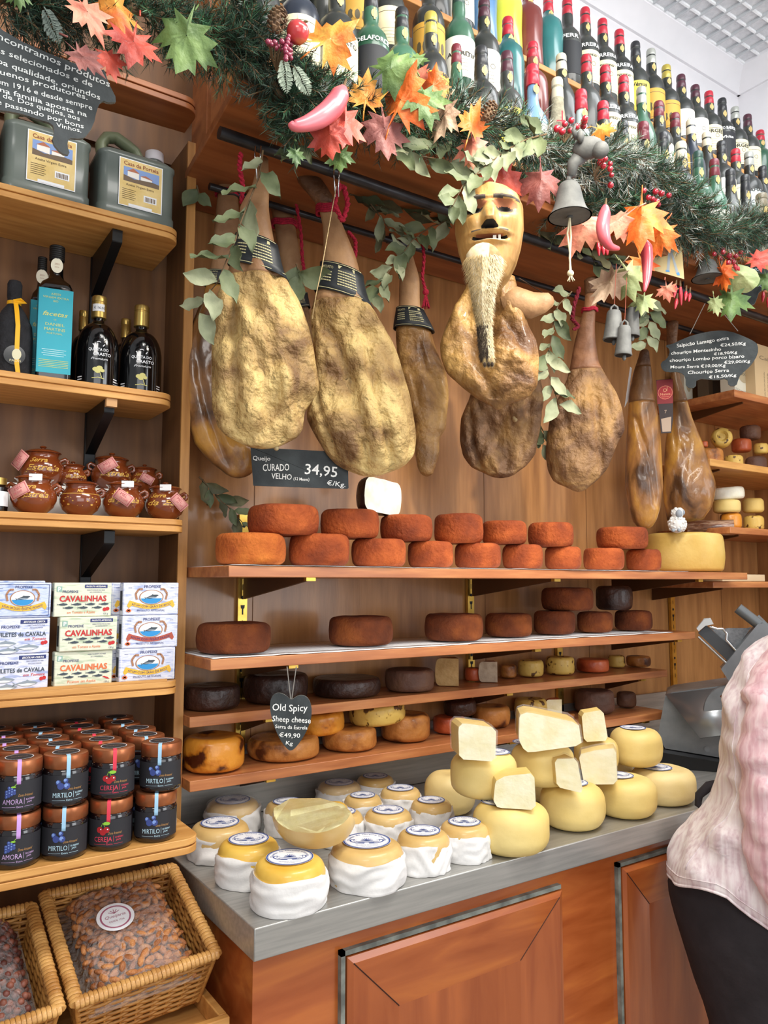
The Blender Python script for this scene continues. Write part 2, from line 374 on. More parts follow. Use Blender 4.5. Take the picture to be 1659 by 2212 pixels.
def on_plane(xl,xr,yb,Z):
    """centre and radius of a round thing standing on height Z whose front foot and side edges are seen at these pixels"""
    xm=(xl+xr)/2; p,d,n=horiz(xm,yb,Z)
    ra=ray(xl,yb); rb=ray(xr,yb); A=Vector((ra.x,ra.y)).normalized(); B=Vector((rb.x,rb.y)).normalized()
    s=math.sin(math.acos(max(-1,min(1,A.dot(B))))/2); R=d*s/(1-s)
    return Vector((p.x+n.x*R,p.y+n.y*R,Z)),R,d,n
def on_shelf(xl,xr,py,Yc):
    ra=ray(xl,py); rb=ray(xr,py); A=Vector((ra.x,ra.y)).normalized(); B=Vector((rb.x,rb.y)).normalized()
    m=(A+B).normalized(); s=math.sin(math.acos(max(-1,min(1,A.dot(B))))/2); D=Yc/m.y
    return Vector((m.x*D,Yc,0)),D*s
def hpx(px,yt,c,R=0):
    """height of the ray (px,yt) at the near side of a round thing"""
    d=ray(px,yt); L=Vector((c.x,c.y)).length-R; return CAMP.z+d.z/Vector((d.x,d.y)).length*L
def shelf_wheel(name,label,xl,xr,yt,z,Yc,mat,group=None,seed=0,shrink=.97,**k):
    c,R=on_shelf(xl,xr,(yt+50),Yc); R*=shrink; H=hpx((xl+xr)/2,yt,c,R*.9)-z
    H=max(.02,min(H,R*1.6))
    k['rnd']=k.get('rnd',.3)*.72; k.setdefault('bulge',.05); g=wheelmesh(R,H-.0015,seed,**k); o=build(name,g,[mat,paste],None,(c.x,c.y,z+.0018),rz=seed*1.3)
    return tag(o,label,'cheese',group)
def clampY(R,yf): return min(YW-.035-R,max(yf+R*.9,yf+R+.004))
# shelf 1, lower layer
S1Z=1.5585
lo=[(462,620,1150,'#o'),(622,757,1152,''),(757,879,1162,''),(879,981,1168,''),(981,1084,1172,''),(1084,1175,1175,''),(1176,1258,1180,''),(1259,1351,1183,''),(1352,1431,1186,'')]
wl=['leftmost, brightest orange','behind no other, just right of the orange one','its left shoulder under the red gap','with a brown smudge near the middle','straight above the second brass rail','','','','']
for i,(a,b,y,m) in enumerate(lo):
    c,R=on_shelf(a,b,1190,1.66)
    shelf_wheel('sheep_cheese','rust-orange paprika-rubbed cheese wheel, %s from the left in the bottom layer of the topmost shelf'%ORD[i],a,b,y,S1Z,1.645,paprika_o if m else paprika,'paprika cheeses on the topmost shelf',i*3+1,rnd=.28,bulge=.05,sag=.04)
up=[(532,691,1087),(690,821,1097),(820,936,1110),(936,1046,1108),(1040,1140,1123),(1139,1241,1127),(1287,1403,1137)]
for i,(a,b,y) in enumerate(up):
    c,R=on_shelf(a,b,1130,1.66); zb=hpx((a+b)/2,[1153,1160,1167,1172,1174,1180,1184][i],c,R*.9)
    shelf_wheel('sheep_cheese','rust-red paprika-rubbed cheese wheel, %s from the left in the upper layer of the topmost shelf'%ORD[i],a,b,y,zb-.0015,1.66,paprika,'paprika cheeses stacked on the topmost shelf',i*5+2,rnd=.28,bulge=.05,sag=.05)
# half cheese with white face
c,R=on_shelf(762,882,1070,1.66); zb=hpx(822,1108,c,R*.9); H=hpx(822,1040,c,0)-zb
t=build('halved_cheese',wheelmesh(R*.98,H,3,a0=0,a1=PI,rnd=.22),[darkrind,pastew],None,(c.x,c.y-.01,zb+.004),rz=math.radians(14)); t.rotation_euler[1]=math.radians(4)
tag(t,'halved dark-rinded cheese showing its white cut face on top of the orange wheels','cheese')
# shelf 2
S2Z=1.3575
for i,(a,b,y,yc) in enumerate([(420,588,1349,1.71),(707,851,1334,1.73),(915,1046,1328,1.72),(1047,1152,1327,1.75),(1152,1245,1321,1.75),(1246,1326,1323,1.74),(1327,1412,1320,1.74)]):
    shelf_wheel('sheep_cheese','brown-red paprika-rubbed cheese wheel standing on the second shelf, %s from the left'%ORD[i],a,b,y,S2Z,yc,paprika_d,'paprika cheeses on the second shelf',i*7+3,rnd=.28,sag=.04)
for i,(a,b,y,yb,m,w) in enumerate([(1168,1285,1270,1320,paprika_d,'matt brown-red cheese wheel stacked upon two others on the second shelf'),(1286,1369,1266,1319,darkrind,'shiny dark brown cheese wheel stacked at the right end of the second shelf')]):
    c,R=on_shelf(a,b,1300,1.76); zb=hpx((a+b)/2,yb,c,R*.9); shelf_wheel('sheep_cheese',w,a,b,y,zb-.001,1.76,m,None,i+30,rnd=.28)
# shelf 3
S3Z=1.2165
for i,(a,b,y,yc,m,w) in enumerate([(392,520,1486,1.82,darkrind,'dark chocolate-brown cheese wheel at the left end of the third shelf'),(523,668,1462,1.835,darkrind,'tall almost black cheese wheel behind the heart-shaped slate'),(672,825,1471,1.83,darkrind,'flat glossy dark cheese wheel right of the heart-shaped slate'),
  (830,940,1450,1.805,brownrind,'crinkled brown cheese wheel left of the cut wedge on the third shelf'),(1004,1041,1440,1.86,redrind,'small reddish cheese between two cut wedges on the third shelf'),(1080,1117,1430,1.86,tanrind,'orange-tan cheese right behind the reddish grey wedge on the third shelf'),
  (1118,1176,1428,1.85,yellowr,'cream cheese with brown flecks, left of its near twin on the third shelf'),(1178,1243,1421,1.84,yellowr,'cream cheese densely flecked with brown, beside the red-orange one on the third shelf'),(1245,1318,1426,1.83,redrind,'smooth red-orange cheese wheel on the third shelf'),
  (1314,1352,1417,1.87,yellowr,'pale flecked cheese behind the red-orange one'),(1353,1408,1419,1.85,tanrind,'small glossy brown cheese at the right end of the third shelf')]):
    shelf_wheel('sheep_cheese',w,a,b,y,S3Z,yc,m,None,i*3+40,rnd=.25,sag=.03)
for a,b,y,yb,w,m,rz in ((951,1005,1428,1487,'upright cut block of tan-rinded cheese with a nibbled edge on the third shelf',tanrind,-40),(1042,1085,1438,1482,'small cut wedge with a pale grey face and red rind on the third shelf',redrind,-35)):
    F=Fr((a+b)/2,yb-2,Y=1.80); w0=(F.h(b,yb)[0]-F.h(a,yb)[0]); H=F.h(a,y)[1]-F.h(a,yb)[1]
    t=build('cheese_wedge',wheelmesh(w0*.95,H,a,a0=.2,a1=.2+PI*.42,rnd=.12,amp=.03),[m,pm('paste_tan','#b48c50','#cfa86c',ns=20,rough=.5,bump=.3,bs=60) if m is tanrind else pm('paste_greyish','#ad9880','#c8b69c',ns=40,rough=.5,bump=.3,bs=60)],None,(F.o.x+w0*.2,F.o.y-.01,S3Z+.001),rz=math.radians(50))
    tag(t,w,'cheese wedge')
# shelf 4
S4Z=1.0765
for i,(a,b,y,yc,m,w) in enumerate([(390,530,1600,1.80,orangerind,'amber-orange cheese wheel with dark cracks at the left end of the lowest shelf'),(532,692,1604,1.83,tanrind,'brown mottled cheese wheel below the heart-shaped slate'),(694,816,1580,1.82,tanrind,'lumpy tan cheese wheel with a dark gash on the lowest shelf'),
  (820,931,1549,1.83,tanrind,'tan cheese wheel with a sunken dark top on the lowest shelf'),(934,1008,1552,1.84,redrind,'glossy reddish cheese with a small dark one on top of it'),(1018,1104,1530,1.85,tanrind,'brown cheese half hidden behind the pale cut blocks'),
  (1110,1184,1513,1.86,yellowr,'pale flecked wide cheese wheel behind the big pale half wheel'),(1240,1330,1495,1.84,brownrind,'grey-brown cheese wheel near the right end of the lowest shelf'),(1332,1376,1484,1.85,brownrind,'brown cheese wheel at the right end of the lowest shelf')]):
    shelf_wheel('sheep_cheese',w,a,b,y,S4Z,yc,m,None,i*3+80,rnd=.28,sag=.05,amp=.035)
for a,b,y,yb,yc,m,w in ((640,747,1543,1592,1.84,orangerind,'yellow-tan cheese wheel leaning on top beside the heart-shaped slate'),(752,879,1525,1570,1.83,yellowr,'bright yellow cheese wheel stacked on two brown ones, lowest shelf'),(958,1032,1516,1550,1.85,darkrind,'small dark red flat cheese stacked on the lowest shelf')):
    c,R=on_shelf(a,b,yb,yc); zb=hpx((a+b)/2,yb,c,R*.9); o=shelf_wheel('sheep_cheese',w,a,b,y,zb,yc,m,None,a,rnd=.3)
    o.rotation_euler=(0,math.radians(-5),o.rotation_euler[2]*0)
F=Fr(1214,1540,Y=1.80); t=build('cheese_wedge',wheelmesh(.055,.045,5,a0=.3,a1=1.9,rnd=.15),[redrind,paste],None,(F.o.x,F.o.y,S4Z+.02),rz=.8); tag(t,'orange cut wedge of cheese wrapped in film behind the pale blocks','cheese wedge')
g=G();g.box(-.04,.04,-.03,.03,0,.0185); t=build('cheese_block',g,tanrind,None,(F.o.x,F.o.y+.01,S4Z+.0005),bevel=.004); tag(t,'low brown cheese block under the orange wedge','cheese')
# --------------------------------------------------- cloth-wrapped cheeses on the counter
def round_label(R,z,parent,rot):
    """printed round paper label: blue ring, ring lettering, scroll emblem; lies in x-y at height z"""
    g=G(); disc(g,0,0,R,R,0,0,32)
    o1=len(g.v); ring(g,0,0,R*.985,R*.985,R*.06,-.0003,1,40); ring(g,0,0,R*.9,R*.9,R*.012,-.0003,1,40)
    tg(g,'Queijo de Ovelha Curado',0,0,h=R*.13,w=R*2.3,y=-.0003,mi=1,arc=R*.70)
    tg(g,'mistura',0,R*.46,h=R*.07,y=-.0003,mi=1); tg(g,'Queijaria Artesanal',0,-R*.60,h=R*.075,w=R*.9,y=-.0003,mi=1); tg(g,'PORTUGAL',0,-R*.76,h=R*.06,y=-.0003,mi=1)
    for sx in (-1,1):   # scroll ribbon
        pts=[(sx*R*.1,-R*.36),(sx*R*.45,-R*.33),(sx*R*.68,-R*.1),(sx*R*.66,R*.08),(sx*R*.5,R*.1)]
        line(g,pts,R*.05,-.0003,1); line(g,[(p[0]*.8,p[1]*.8-R*.02) for p in pts],R*.02,-.0003,1)
    for k in range(9):
        a=PI*k/8; line(g,[(0,-R*.05),(R*.26*math.cos(a),-R*.05+R*.3*math.sin(a))],R*.035,-.0003,1)
    line(g,[(-R*.45,-R*.15),(R*.45,-R*.12)],R*.04,-.0003,1); line(g,[(-R*.35,-R*.27),(R*.3,-R*.25)],R*.05,-.0003,1)
    M=Matrix.Rotation(rot,4,'Z')@Matrix.Rotation(-PI/2,4,'X'); g.xf(M); g.v=[(x,y,z+zz) for x,y,zz in g.v]
    return build('label',g,[lab_w,lab_b],parent)
def wrapped(xl,xr,yt,yb,label,seed,top=yolk,zb=ZT,hh=.075,rl=.62,off=(0,0),wrapped_top=False):
    c,R,d,n=on_plane(xl,xr,yb,zb+.001); R*=.965
    if c.y+R>YW-.035: c.y=YW-.035-R
    H=hh
    th=-math.atan2(c.x,c.y)
    t=thing('wrapped_cheese',label,'cheese',(c.x,c.y,zb+.0006),th,'cloth-wrapped sheep cheeses on the counter')
    g=G(); e=H*.35; prof=[(0,.002),(R*.90,.002),(R*.93,H*.3),(R*.94,H*.62)]
    for k in range(1,6): a=PI/2*k/5; prof.append((R*.94-R*.22+R*.22*math.cos(a),H*.62+(H*.34)*math.sin(a)))
    prof+=[(R*.5,H*.99),(0,H)]
    g.lathe(prof,32); build('cheese',g,top,t)
    g=G(); m=64; rings=[]; nn=22
    for i in range(nn):
        q=i/(nn-1); zz=q*H*.74; rr=[]
        for j in range(m):
            a=2*PI*j/m; s=nz((math.cos(a),math.sin(a),0),1.3,seed)
            fold=R*.13*nz((math.cos(a)*.8,math.sin(a)*.8,zz*62+s*3.5),1.0,seed+9)+R*.03*nz((math.cos(a)*3,math.sin(a)*3,zz*30),1.3,seed)
            r=R*(.985+.02*math.sin(PI*q))+fold*.8
            z_=zz*(1+.10*s+.05*math.sin(3*a+seed))
            if i==0: r*=.98
            if q>.92: r-=R*.03*(q-.92)/.08
            rr.append((r*math.cos(a),r*math.sin(a),max(z_,0)))
        rings.append(rr)
    rings.append([(x*.93,y*.93,z-.004) for x,y,z in rings[-1]])
    g.loft(rings,cap=False); g.add([(0,0,0)]+[],[]); build('cloth_wrap',g,cloth,t,sharp=80)
    L=round_label(R*rl,0,t,0); L.location=(off[0]*R,off[1]*R,H+.0012)
    if wrapped_top:
        g=G(); g.lathe([(R*.97,H*.7),(R*.93,H*.92),(R*.7,H*1.04),(0,H*1.05)],24,fn=lambda p,a,r,z:(p[0]+.003*nz(p,60,seed),p[1],p[2]+.003*nz(p,50,seed))); build('cling_film',g,film,t)
    return t
WR=[(537,712,0,1988,'nearest the counter corner, with bright yellow top',yolk,.082),(704,880,0,1940,'with a tall pleated wrap, front middle of the group',yolk2,.078),(461,610,0,1928,'left front, behind the nearest yellow one',yolk,.078),
(851,978,0,1897,'right front, its cloth loosely draped',yolk2,.074),(944,1064,0,1870,'at the right end of the group beside the bare yellow wheel',yolk2,.072),(402,545,0,1872,'at the far left beside the jam shelf',yolk2,.07),
(437,566,0,1812,'at the far left in the back, cling film over its top',yolk2,.07),(567,672,0,1812,'behind the cut half cheese, on its left',yolk2,.07),(683,790,0,1838,'right of the cut half cheese',yolk2,.07),(781,896,0,1836,'in the centre, behind the pleated one',yolk2,.07),
(882,982,0,1806,'right of centre, in front of the back row',yolk2,.068),(816,914,0,1773,'third from the right at the back',yolk2,.066),(738,829,0,1790,'behind the whole filmed half cheese on its right',yolk2,.066),(664,768,0,1752,'under crumpled cling film in the back row',yolk2,.066),(765,856,0,1742,'rearmost at the right of the back row',yolk2,.066)]
for i,(a,b,yt,yb,w,m,h) in enumerate(WR):
    wrapped(a,b,yt,yb,'cloth-wrapped cheese '+w,i*11+5,m,hh=h,off=(0,.05) if i<5 else (0,.0),wrapped_top=i in (6,13))
# cut half and filmed half resting on the wrapped ones
def block(name,label,F,polyf,dep,mats,group=None,tilt=0,bev=.006,side=0):
    """a cut block: front outline (local x,z) extruded backwards; front face is paste, rest rind"""
    g=G(); g.prism(polyf,-dep*.0,dep,1,0); g.m[1]=0
    o=build(name,g,mats,None,F.o,F.rz,bevel=bev,seg=3); tag(o,label,'cheese wedge',group); return o
def halfcheese(name,label,xl,xr,yc,yb,Y,R,H,rx,rzd,mats,a1=PI):
    F=Fr((xl+xr)/2,yb,Y=Y); t=build(name,wheelmesh(R,H,xl,a0=0,a1=a1,rnd=.35),mats,None,F.o,0); t.rotation_euler=(rx,0,F.rz+rzd); return tag(t,label,'cheese')
F=Fr(662,1846,Z=ZT+.082)
t=thing('halved_cheese','cut piece of soft yellow cheese lying pale face up on the wrapped cheeses','cheese wedge',F.o,F.rz-.25)
g=G(); n=18; O=[(.078*math.cos(PI+PI*k/n)*(1.0),.052*math.sin(PI+PI*k/n)+.052) for k in range(n+1)]+[(.060,.068),(.01,.080),(-.05,.076)]
Q=O[::-1]; m=len(Q)
g.add([(x,0,z) for x,z in O],[tuple(range(m))],1)
g.loft([[(x,0,z) for x,z in O],[(x*1.05,.012,z-.002) for x,z in O],[(x*1.06,.035,z) for x,z in O],[(x*.97,.050,z*.96) for x,z in O]],0)
g.xf(Matrix.Rotation(math.radians(-52),4,'X')@Matrix.Translation((0,-.0,0))); zmin_=min(v[2] for v in g.v); g.v=[(x,y,z-zmin_) for x,y,z in g.v]
build('cheese',g,[yolk2,pm('soft_paste','#e6dc9c','#efe7b4',ns=50,rough=.5,bump=.2,bs=80)],t,sharp=50)
halfcheese('halved_cheese','yellow half cheese in cling film lying behind the cut one on the wrapped cheeses',620,755,1740,1786,1.62,.07,.055,math.radians(6),math.radians(178),[yolk,yolk])
# --------------------------------------------------- bare yellow wheels
def yw(a,b,yb,h,label,seed,z=ZT,lab=None,mat=butter):
    c,R,d,n=on_plane(a,b,yb+9,z+.001) if z<1.4 else (None,)*4
    R*=.95; t=thing('yellow_cheese',label,'cheese',(c.x,c.y,z+.0008),-math.atan2(c.x,c.y),'bare yellow sheep cheese wheels')
    build('rind',wheelmesh(R,h,seed,bulge=.07,rnd=.30,sag=.02),[mat,paste],t)
    if lab:
        L=round_label(R*.50,0,t,lab[2]); L.location=(lab[0]*R,lab[1]*R,h+.0016)
    return c,R
hA=.101
yw(1017,1193,1855,hA,'bare yellow cheese wheel standing frontmost on the steel counter, a wedge on its top',1,lab=(-.3,.1,.3))
yw(1163,1313,1797,hA,'bare yellow cheese wheel on the counter, second from the front, film-wrapped wedge on top',2,lab=(0,.12,.2))
yw(1278,1425,1769,.094,'bare yellow cheese wheel on the counter with its label partly under a cut block',3,lab=(-.2,.1,.2))
yw(1358,1510,1740,.088,'bare yellow cheese wheel with an amber drip, at the right end of the counter group',4,lab=(-.2,0,.2),mat=butter2)
yw(914,1030,1762,.1,'plain bare cheese wheel at the back left of the bare wheels',5,mat=butter2)
yw(1140,1250,1738,.1,'bare cheese wheel hidden in the middle under the stack',6,mat=butter2)
yw(1262,1372,1712,.098,'bare cheese wheel hidden at the back under the right stack',15,mat=butter2)
yw(969,1122,1728,.097,'yellow cheese wheel in the upper layer on the left, cut block on top',7,z=ZT+.1015,lab=(.3,.05,.3))
yw(1100,1245,1700,.094,'yellow cheese wheel in the upper layer beneath the big half wheel',8,z=ZT+.1015,lab=(-.45,.2,.2))
yw(1238,1340,1668,.088,'yellow cheese wheel in the upper layer behind the leaning cut block',9,z=ZT+.0985,lab=(0,.1,.2))
yw(1315,1436,1655,.097,'yellow cheese wheel at the right of the upper layer with a visible blue label',10,z=ZT+.0985,lab=(-.1,.1,.2))
def cutblock(label,xs,Y,dep,rzoff=0,zb=None,filmed=False,z=None):
    """xs: front face outline pixels"""
    cx=sum(p[0] for p in xs)/len(xs); yb=max(p[1] for p in xs); F=Fr(cx,yb,Z=Y+ZT+.001); P=F.P(xs)
    t=thing('cut_cheese',label,'cheese wedge',F.o,F.rz)
    g=G(); n=len(P); a=sum(P[i][0]*P[(i+1)%n][1]-P[(i+1)%n][0]*P[i][1] for i in range(n)); P=P if a>0 else P[::-1]
    # soften outline
    Q=[]
    for i in range(n):
        p,q=Vector(P[i]),Vector(P[(i+1)%n]); Q+=[tuple(p.lerp(q,.12)),tuple(p.lerp(q,.88))]
    m=len(Q); cz=min(q[1] for q in Q)
    def back(q,s): return (q[0]+rzoff*dep,dep,q[1])
    g.add([(x,0,zz) for x,zz in Q],[tuple(range(m))],1)
    g.loft([[(x,0,zz) for x,zz in Q],[(x+rzoff*dep*.5,dep*.5,zz) for x,zz in Q],[(x+rzoff*dep,dep,zz) for x,zz in Q]],0,cap=False)
    g.add([(x+rzoff*dep,dep,zz) for x,zz in Q],[tuple(range(m))[::-1]],0)
    build('cheese',g,[butter,paste],t,sharp=30)
    if filmed:
        g=G(); Z0=min(q[1] for q in Q); X0=min(q[0] for q in Q)-.003; X1=max(q[0] for q in Q)+.003; Z1=max(q[1] for q in Q)+.003
        R=[]
        for k in range(9):
            yy=lerp(-.004,dep+.006,k/8); R.append([((q[0]-sum(p[0] for p in Q)/m)*1.04+sum(p[0] for p in Q)/m+rzoff*yy+.003*nz((q[0],yy,q[1]),40,k),yy,max(Z0,(q[1]-Z0)*1.03+Z0)+.003*abs(nz((q[0],yy,q[1]),35,5))) for q in Q])
        g.loft(R); build('cling_film',g,film,t)
    return t
cutblock('pale cut cheese block in film standing on the left upper wheel',[(992,1640),(990,1572),(1000,1562),(1072,1572),(1070,1645)],.1015+.097,.075,-.25,filmed=True)
cutblock('large pale half wheel, cut face forward, lying on top of the stack',[(1130,1617),(1121,1598),(1122,1545),(1140,1538),(1250,1562),(1257,1610),(1142,1626)],.1015+.094,.10,-.1,filmed=True)
cutblock('pale cut cheese block standing behind the large half wheel',[(1262,1603),(1256,1541),(1303,1533),(1314,1600)],.0985+.088,.05,-.2)
cutblock('yellow-topped cut wedge standing on the frontmost bare wheel',[(1075,1745),(1066,1730),(1070,1688),(1092,1676),(1154,1670),(1158,1750)],.101,.06,-.15)
cutblock('thin wedge in crumpled cling film standing on the second bare wheel',[(1203,1700),(1198,1640),(1246,1638),(1260,1714)],.101,.045,-.5,filmed=True)
cutblock('cut cheese block in film leaning right of the thin wedge',[(1262,1695),(1250,1630),(1290,1620),(1330,1616),(1334,1694)],.094,.055,.0,filmed=True)
# ------------------------------------------------------------------ left shelving unit
t=thing('shelving_unit','tall golden wood shelving unit on the left with double-lipped shelves and black brackets','shelving',(.1,YW-.02,0))
o0=t.location
g=G(); g.box(.612-o0.x,.632-o0.x,1.775-o0.y,YW-.003-o0.y,.93,2.60); build('side_panel',g,wood_left_panel,t)
g=G(); g.box(.611-o0.x,.633-o0.x,1.769-o0.y,1.775-o0.y,.93,2.60); build('front_edge_strip',g,wood_post,t)
g=G(); g.box(-1.5-o0.x,.612-o0.x,1.915-o0.y,1.926-o0.y,.6,2.60); build('back_panel',g,wood_left_panel,t)
LS=[('L0',.600,1.663,2.614,.03,.05),('L1',.575,1.70,2.31,.028,.02),('L2',.577,1.72,1.924,.028,.0),('L3',.600,1.683,1.632,.028,.0),('L4',.590,1.671,1.278,.028,.0),('L5',.561,1.45,1.012,.028,.0)]
LZ={}
for nme,xr,yf,zb,th,_ in LS:
    LZ[nme]=zb+th
    pl=[(-1.5,YW-.016),(-1.5,yf),(xr-.035,yf)]
    for k in range(1,7): a=-PI/2+PI/2*k/6; pl.append((xr-.035+.035*math.cos(a),yf+.035+.035*math.sin(a)))
    pl.append((xr,YW-.016))
    if nme=='L0': pl[-1]=(xr,1.765)
    sub=G(); lip=.0045
    def pr_(g,z0,z1,inset,mi=0):
        cx=[( (x-inset if x>0 else x)-o0.x,(y+inset if y<YW-.1 else y)-o0.y) for x,y in pl]
        g.add([(x,y,z0) for x,y in cx]+[(x,y,z1) for x,y in cx],[tuple(range(len(cx)))[::-1],tuple(range(len(cx),2*len(cx)))]+[(i,(i+1)%len(cx),(i+1)%len(cx)+len(cx),i+len(cx)) for i in range(len(cx))],mi)
    g=G(); pr_(g,zb,zb+th*.45,0); pr_(g,zb+th*.45,zb+th*.55,.004); pr_(g,zb+th*.55,zb+th,0)
    if nme in('L0',): build('shelf',g,wood_beam,t,bevel=.0012)
    else: build('shelf',g,wood_left,t,bevel=.0012)
    if nme in ('L1','L2','L3'):
        tip=yf+.02; g=G(); P=[(tip,-.001),(1.912,-.001),(1.912,-.10),(1.90,-.10),(tip,-.03)]
        g.prism([(a-o0.y,b+zb) for a,b in P],.437-.011-o0.x,.437+.011-o0.x); g.v=[(q[1],q[0],q[2]) for q in g.v]
        g.box(.437-.013-o0.x,.437+.013-o0.x,1.905-o0.y,1.914-o0.y,zb-.22,zb); br=build('bracket',g,blackm,t,bevel=.002)
        if nme=='L2':
            g=G(); g.box(.427-o0.x,.450-o0.x,yf+.006-o0.y,yf+.03-o0.y,zb-.018,zb-.0005); build('wood_spacer',g,pm('raw_wood','#c99b6b',rough=.7),t)
# raised lips of the tin shelf and jam shelf
g=G(); g.box(-1.5-o0.x,.56-o0.x,1.671-o0.y,1.676-o0.y,LZ['L4'],LZ['L4']+.006); build('shelf_lip',g,wood_left,t)
# ------------------------------------------------------------------ oil canisters
can_m=pm('olive_plastic','#5b6460','#6c756e',sc=(1,1,1),ns=6,rough=.35,coat=.2); can_h=pm('olive_plastic_light','#7b8468',rough=.35)
kraft=pm('can_label','#d9bb72','#e6cd8e',ns=30,rough=.6)
def canister(px0,px1,pyb,label,Y=1.80,full=True):
    F=Fr((px0+px1)/2,pyb,Y=Y,rz=0); z=LZ['L1']+.001; cxx=at(px0,pyb-60,Y=Y-.065).x; cx2=at(px1,pyb-60,Y=Y-.065).x; w=.178
    t=thing('oil_canister',label,'canister',(cx2-w/2,Y,z),0,'olive oil canisters on the top shelf')
    H=.170
    g=G(); D=.062; rings=[]
    def rr(hx,hy,zz,r=.02,n=5):
        pts=[]
        for sx,sy,a0 in ((1,-1,-PI/2),(1,1,0),(-1,1,PI/2),(-1,-1,PI)):
            for k in range(n+1):
                a=a0+PI/2*k/n; pts.append((sx*(hx-r)+r*math.cos(a),sy*(hy-r)+r*math.sin(a),zz))
        return pts
    for hx,hy,zz in ((w/2-.012,D-.012,0),(w/2-.002,D-.002,.006),(w/2,D,.012),(w/2,D,.036),(w/2-.0025,D-.0025,.040),(w/2-.0025,D-.0025,H-.02),(w/2,D,H-.016),(w/2,D,H-.008),(w/2-.01,D-.012,H+.004),(w/2-.03,D-.028,H+.014)): rings.append(rr(hx,hy,zz))
    g.loft(rings); build('body',g,can_m,t,sharp=50)
    g=G(); P=[(-w/2+.02,0,H-.002),(-w/2+.016,0,H+.03),(-w/2+.028,0,H+.052),(-w/2+.05,0,H+.058),(w/2-.10,0,H+.046),(w/2-.082,0,H+.036),(w/2-.066,0,H+.006)]
    Q=[]
    for i in range(len(P)-1):
        for k in range(4): Q.append(Vector(P[i]).lerp(Vector(P[i+1]),k/4))
    Q.append(Vector(P[-1])); g.tube(Q,.0125,10); i0=len(g.v); g.v=[(x,y*1.5,z) for x,y,z in g.v]; build('handle',g,can_h,t,sharp=60)
    g=G(); g.lathe([(.024,0),(.024,.012),(.019,.014),(.019,.022)],20,(w/2-.036,0,H+.004)); build('neck',g,can_m,t)
    g=G(); g.lathe([(.0215,.0),(.0225,.002),(.0215,.022),(.019,.024),(0,.024)],28,(w/2-.036,0,H+.026)); build('cap',g,pm('cap_white','#e4e0e6',rough=.5),t)
    y=-D-.0008; x0,x1,z0,z1=-.045,.055,.038,.152
    g=G(); quadp(g,x0,x1,z0,z1,y,0); quadp(g,x0+.002,x1-.002,z0+.002,z1-.002,y-.0002,1)
    quadp(g,-.035,.047,.098,.132,y-.0004,2); poly(g,[(-.035,.098),(.047,.098),(.047,.108),(.02,.112),(-.01,.106),(-.035,.112)],y-.0006,3)
    poly(g,[(-.026,.110),(.0,.107),(.0,.122),(-.013,.128),(-.026,.122)],y-.0008,4); poly(g,[(-.028,.122),(-.013,.131),(.002,.122)],y-.001,5); poly(g,[(.004,.108),(.03,.110),(.03,.114),(.004,.117)],y-.001,4); poly(g,[(.002,.117),(.016,.121),(.034,.114)],y-.0012,5)
    quadp(g,.012,.042,.058,.074,y-.0006,0)
    for k in range(9): quadp(g,.015+k*.0027,.0162+k*.0027+(k%3)*.0005,.060,.071,y-.0008,6)
    tg(g,'Casa da Portela',.005,.136,h=.0095,w=.080,y=y-.0006,mi=7,bold=.01); tg(g,'Azeite Virgem Extra',.003,.088,h=.0055,w=.064,y=y-.0006,mi=6,bold=.01)
    for k in range(6): quadp(g,-.037,-.006-.003*(k%2),.078-k*.0045,.0792-k*.0045,y-.0006,6)
    quadp(g,-.022,.032,.040,.046,y-.0006,0)
    build('label',g,[lab_w,kraft,flat('#7f9cd0'),flat('#6d5a46'),flat('#ece9e2'),flat('#b06a4c'),flat('#6b5638'),flat('#8e3b1e')],t)
    return t
a=canister(216,382,470,'grey-green oil canister nearest the post, fully visible beside its neighbour')
c2=at(216,430,Y=1.735).x
for k,(dx,lb) in enumerate(((-.193,'grey-green oil canister partly covered by the hanging slate pig'),(-.39,'oil canister cut off by the left edge of the picture'))):
    copy_tree(a,(a.location.x+dx,1.80,a.location.z),0,lb)
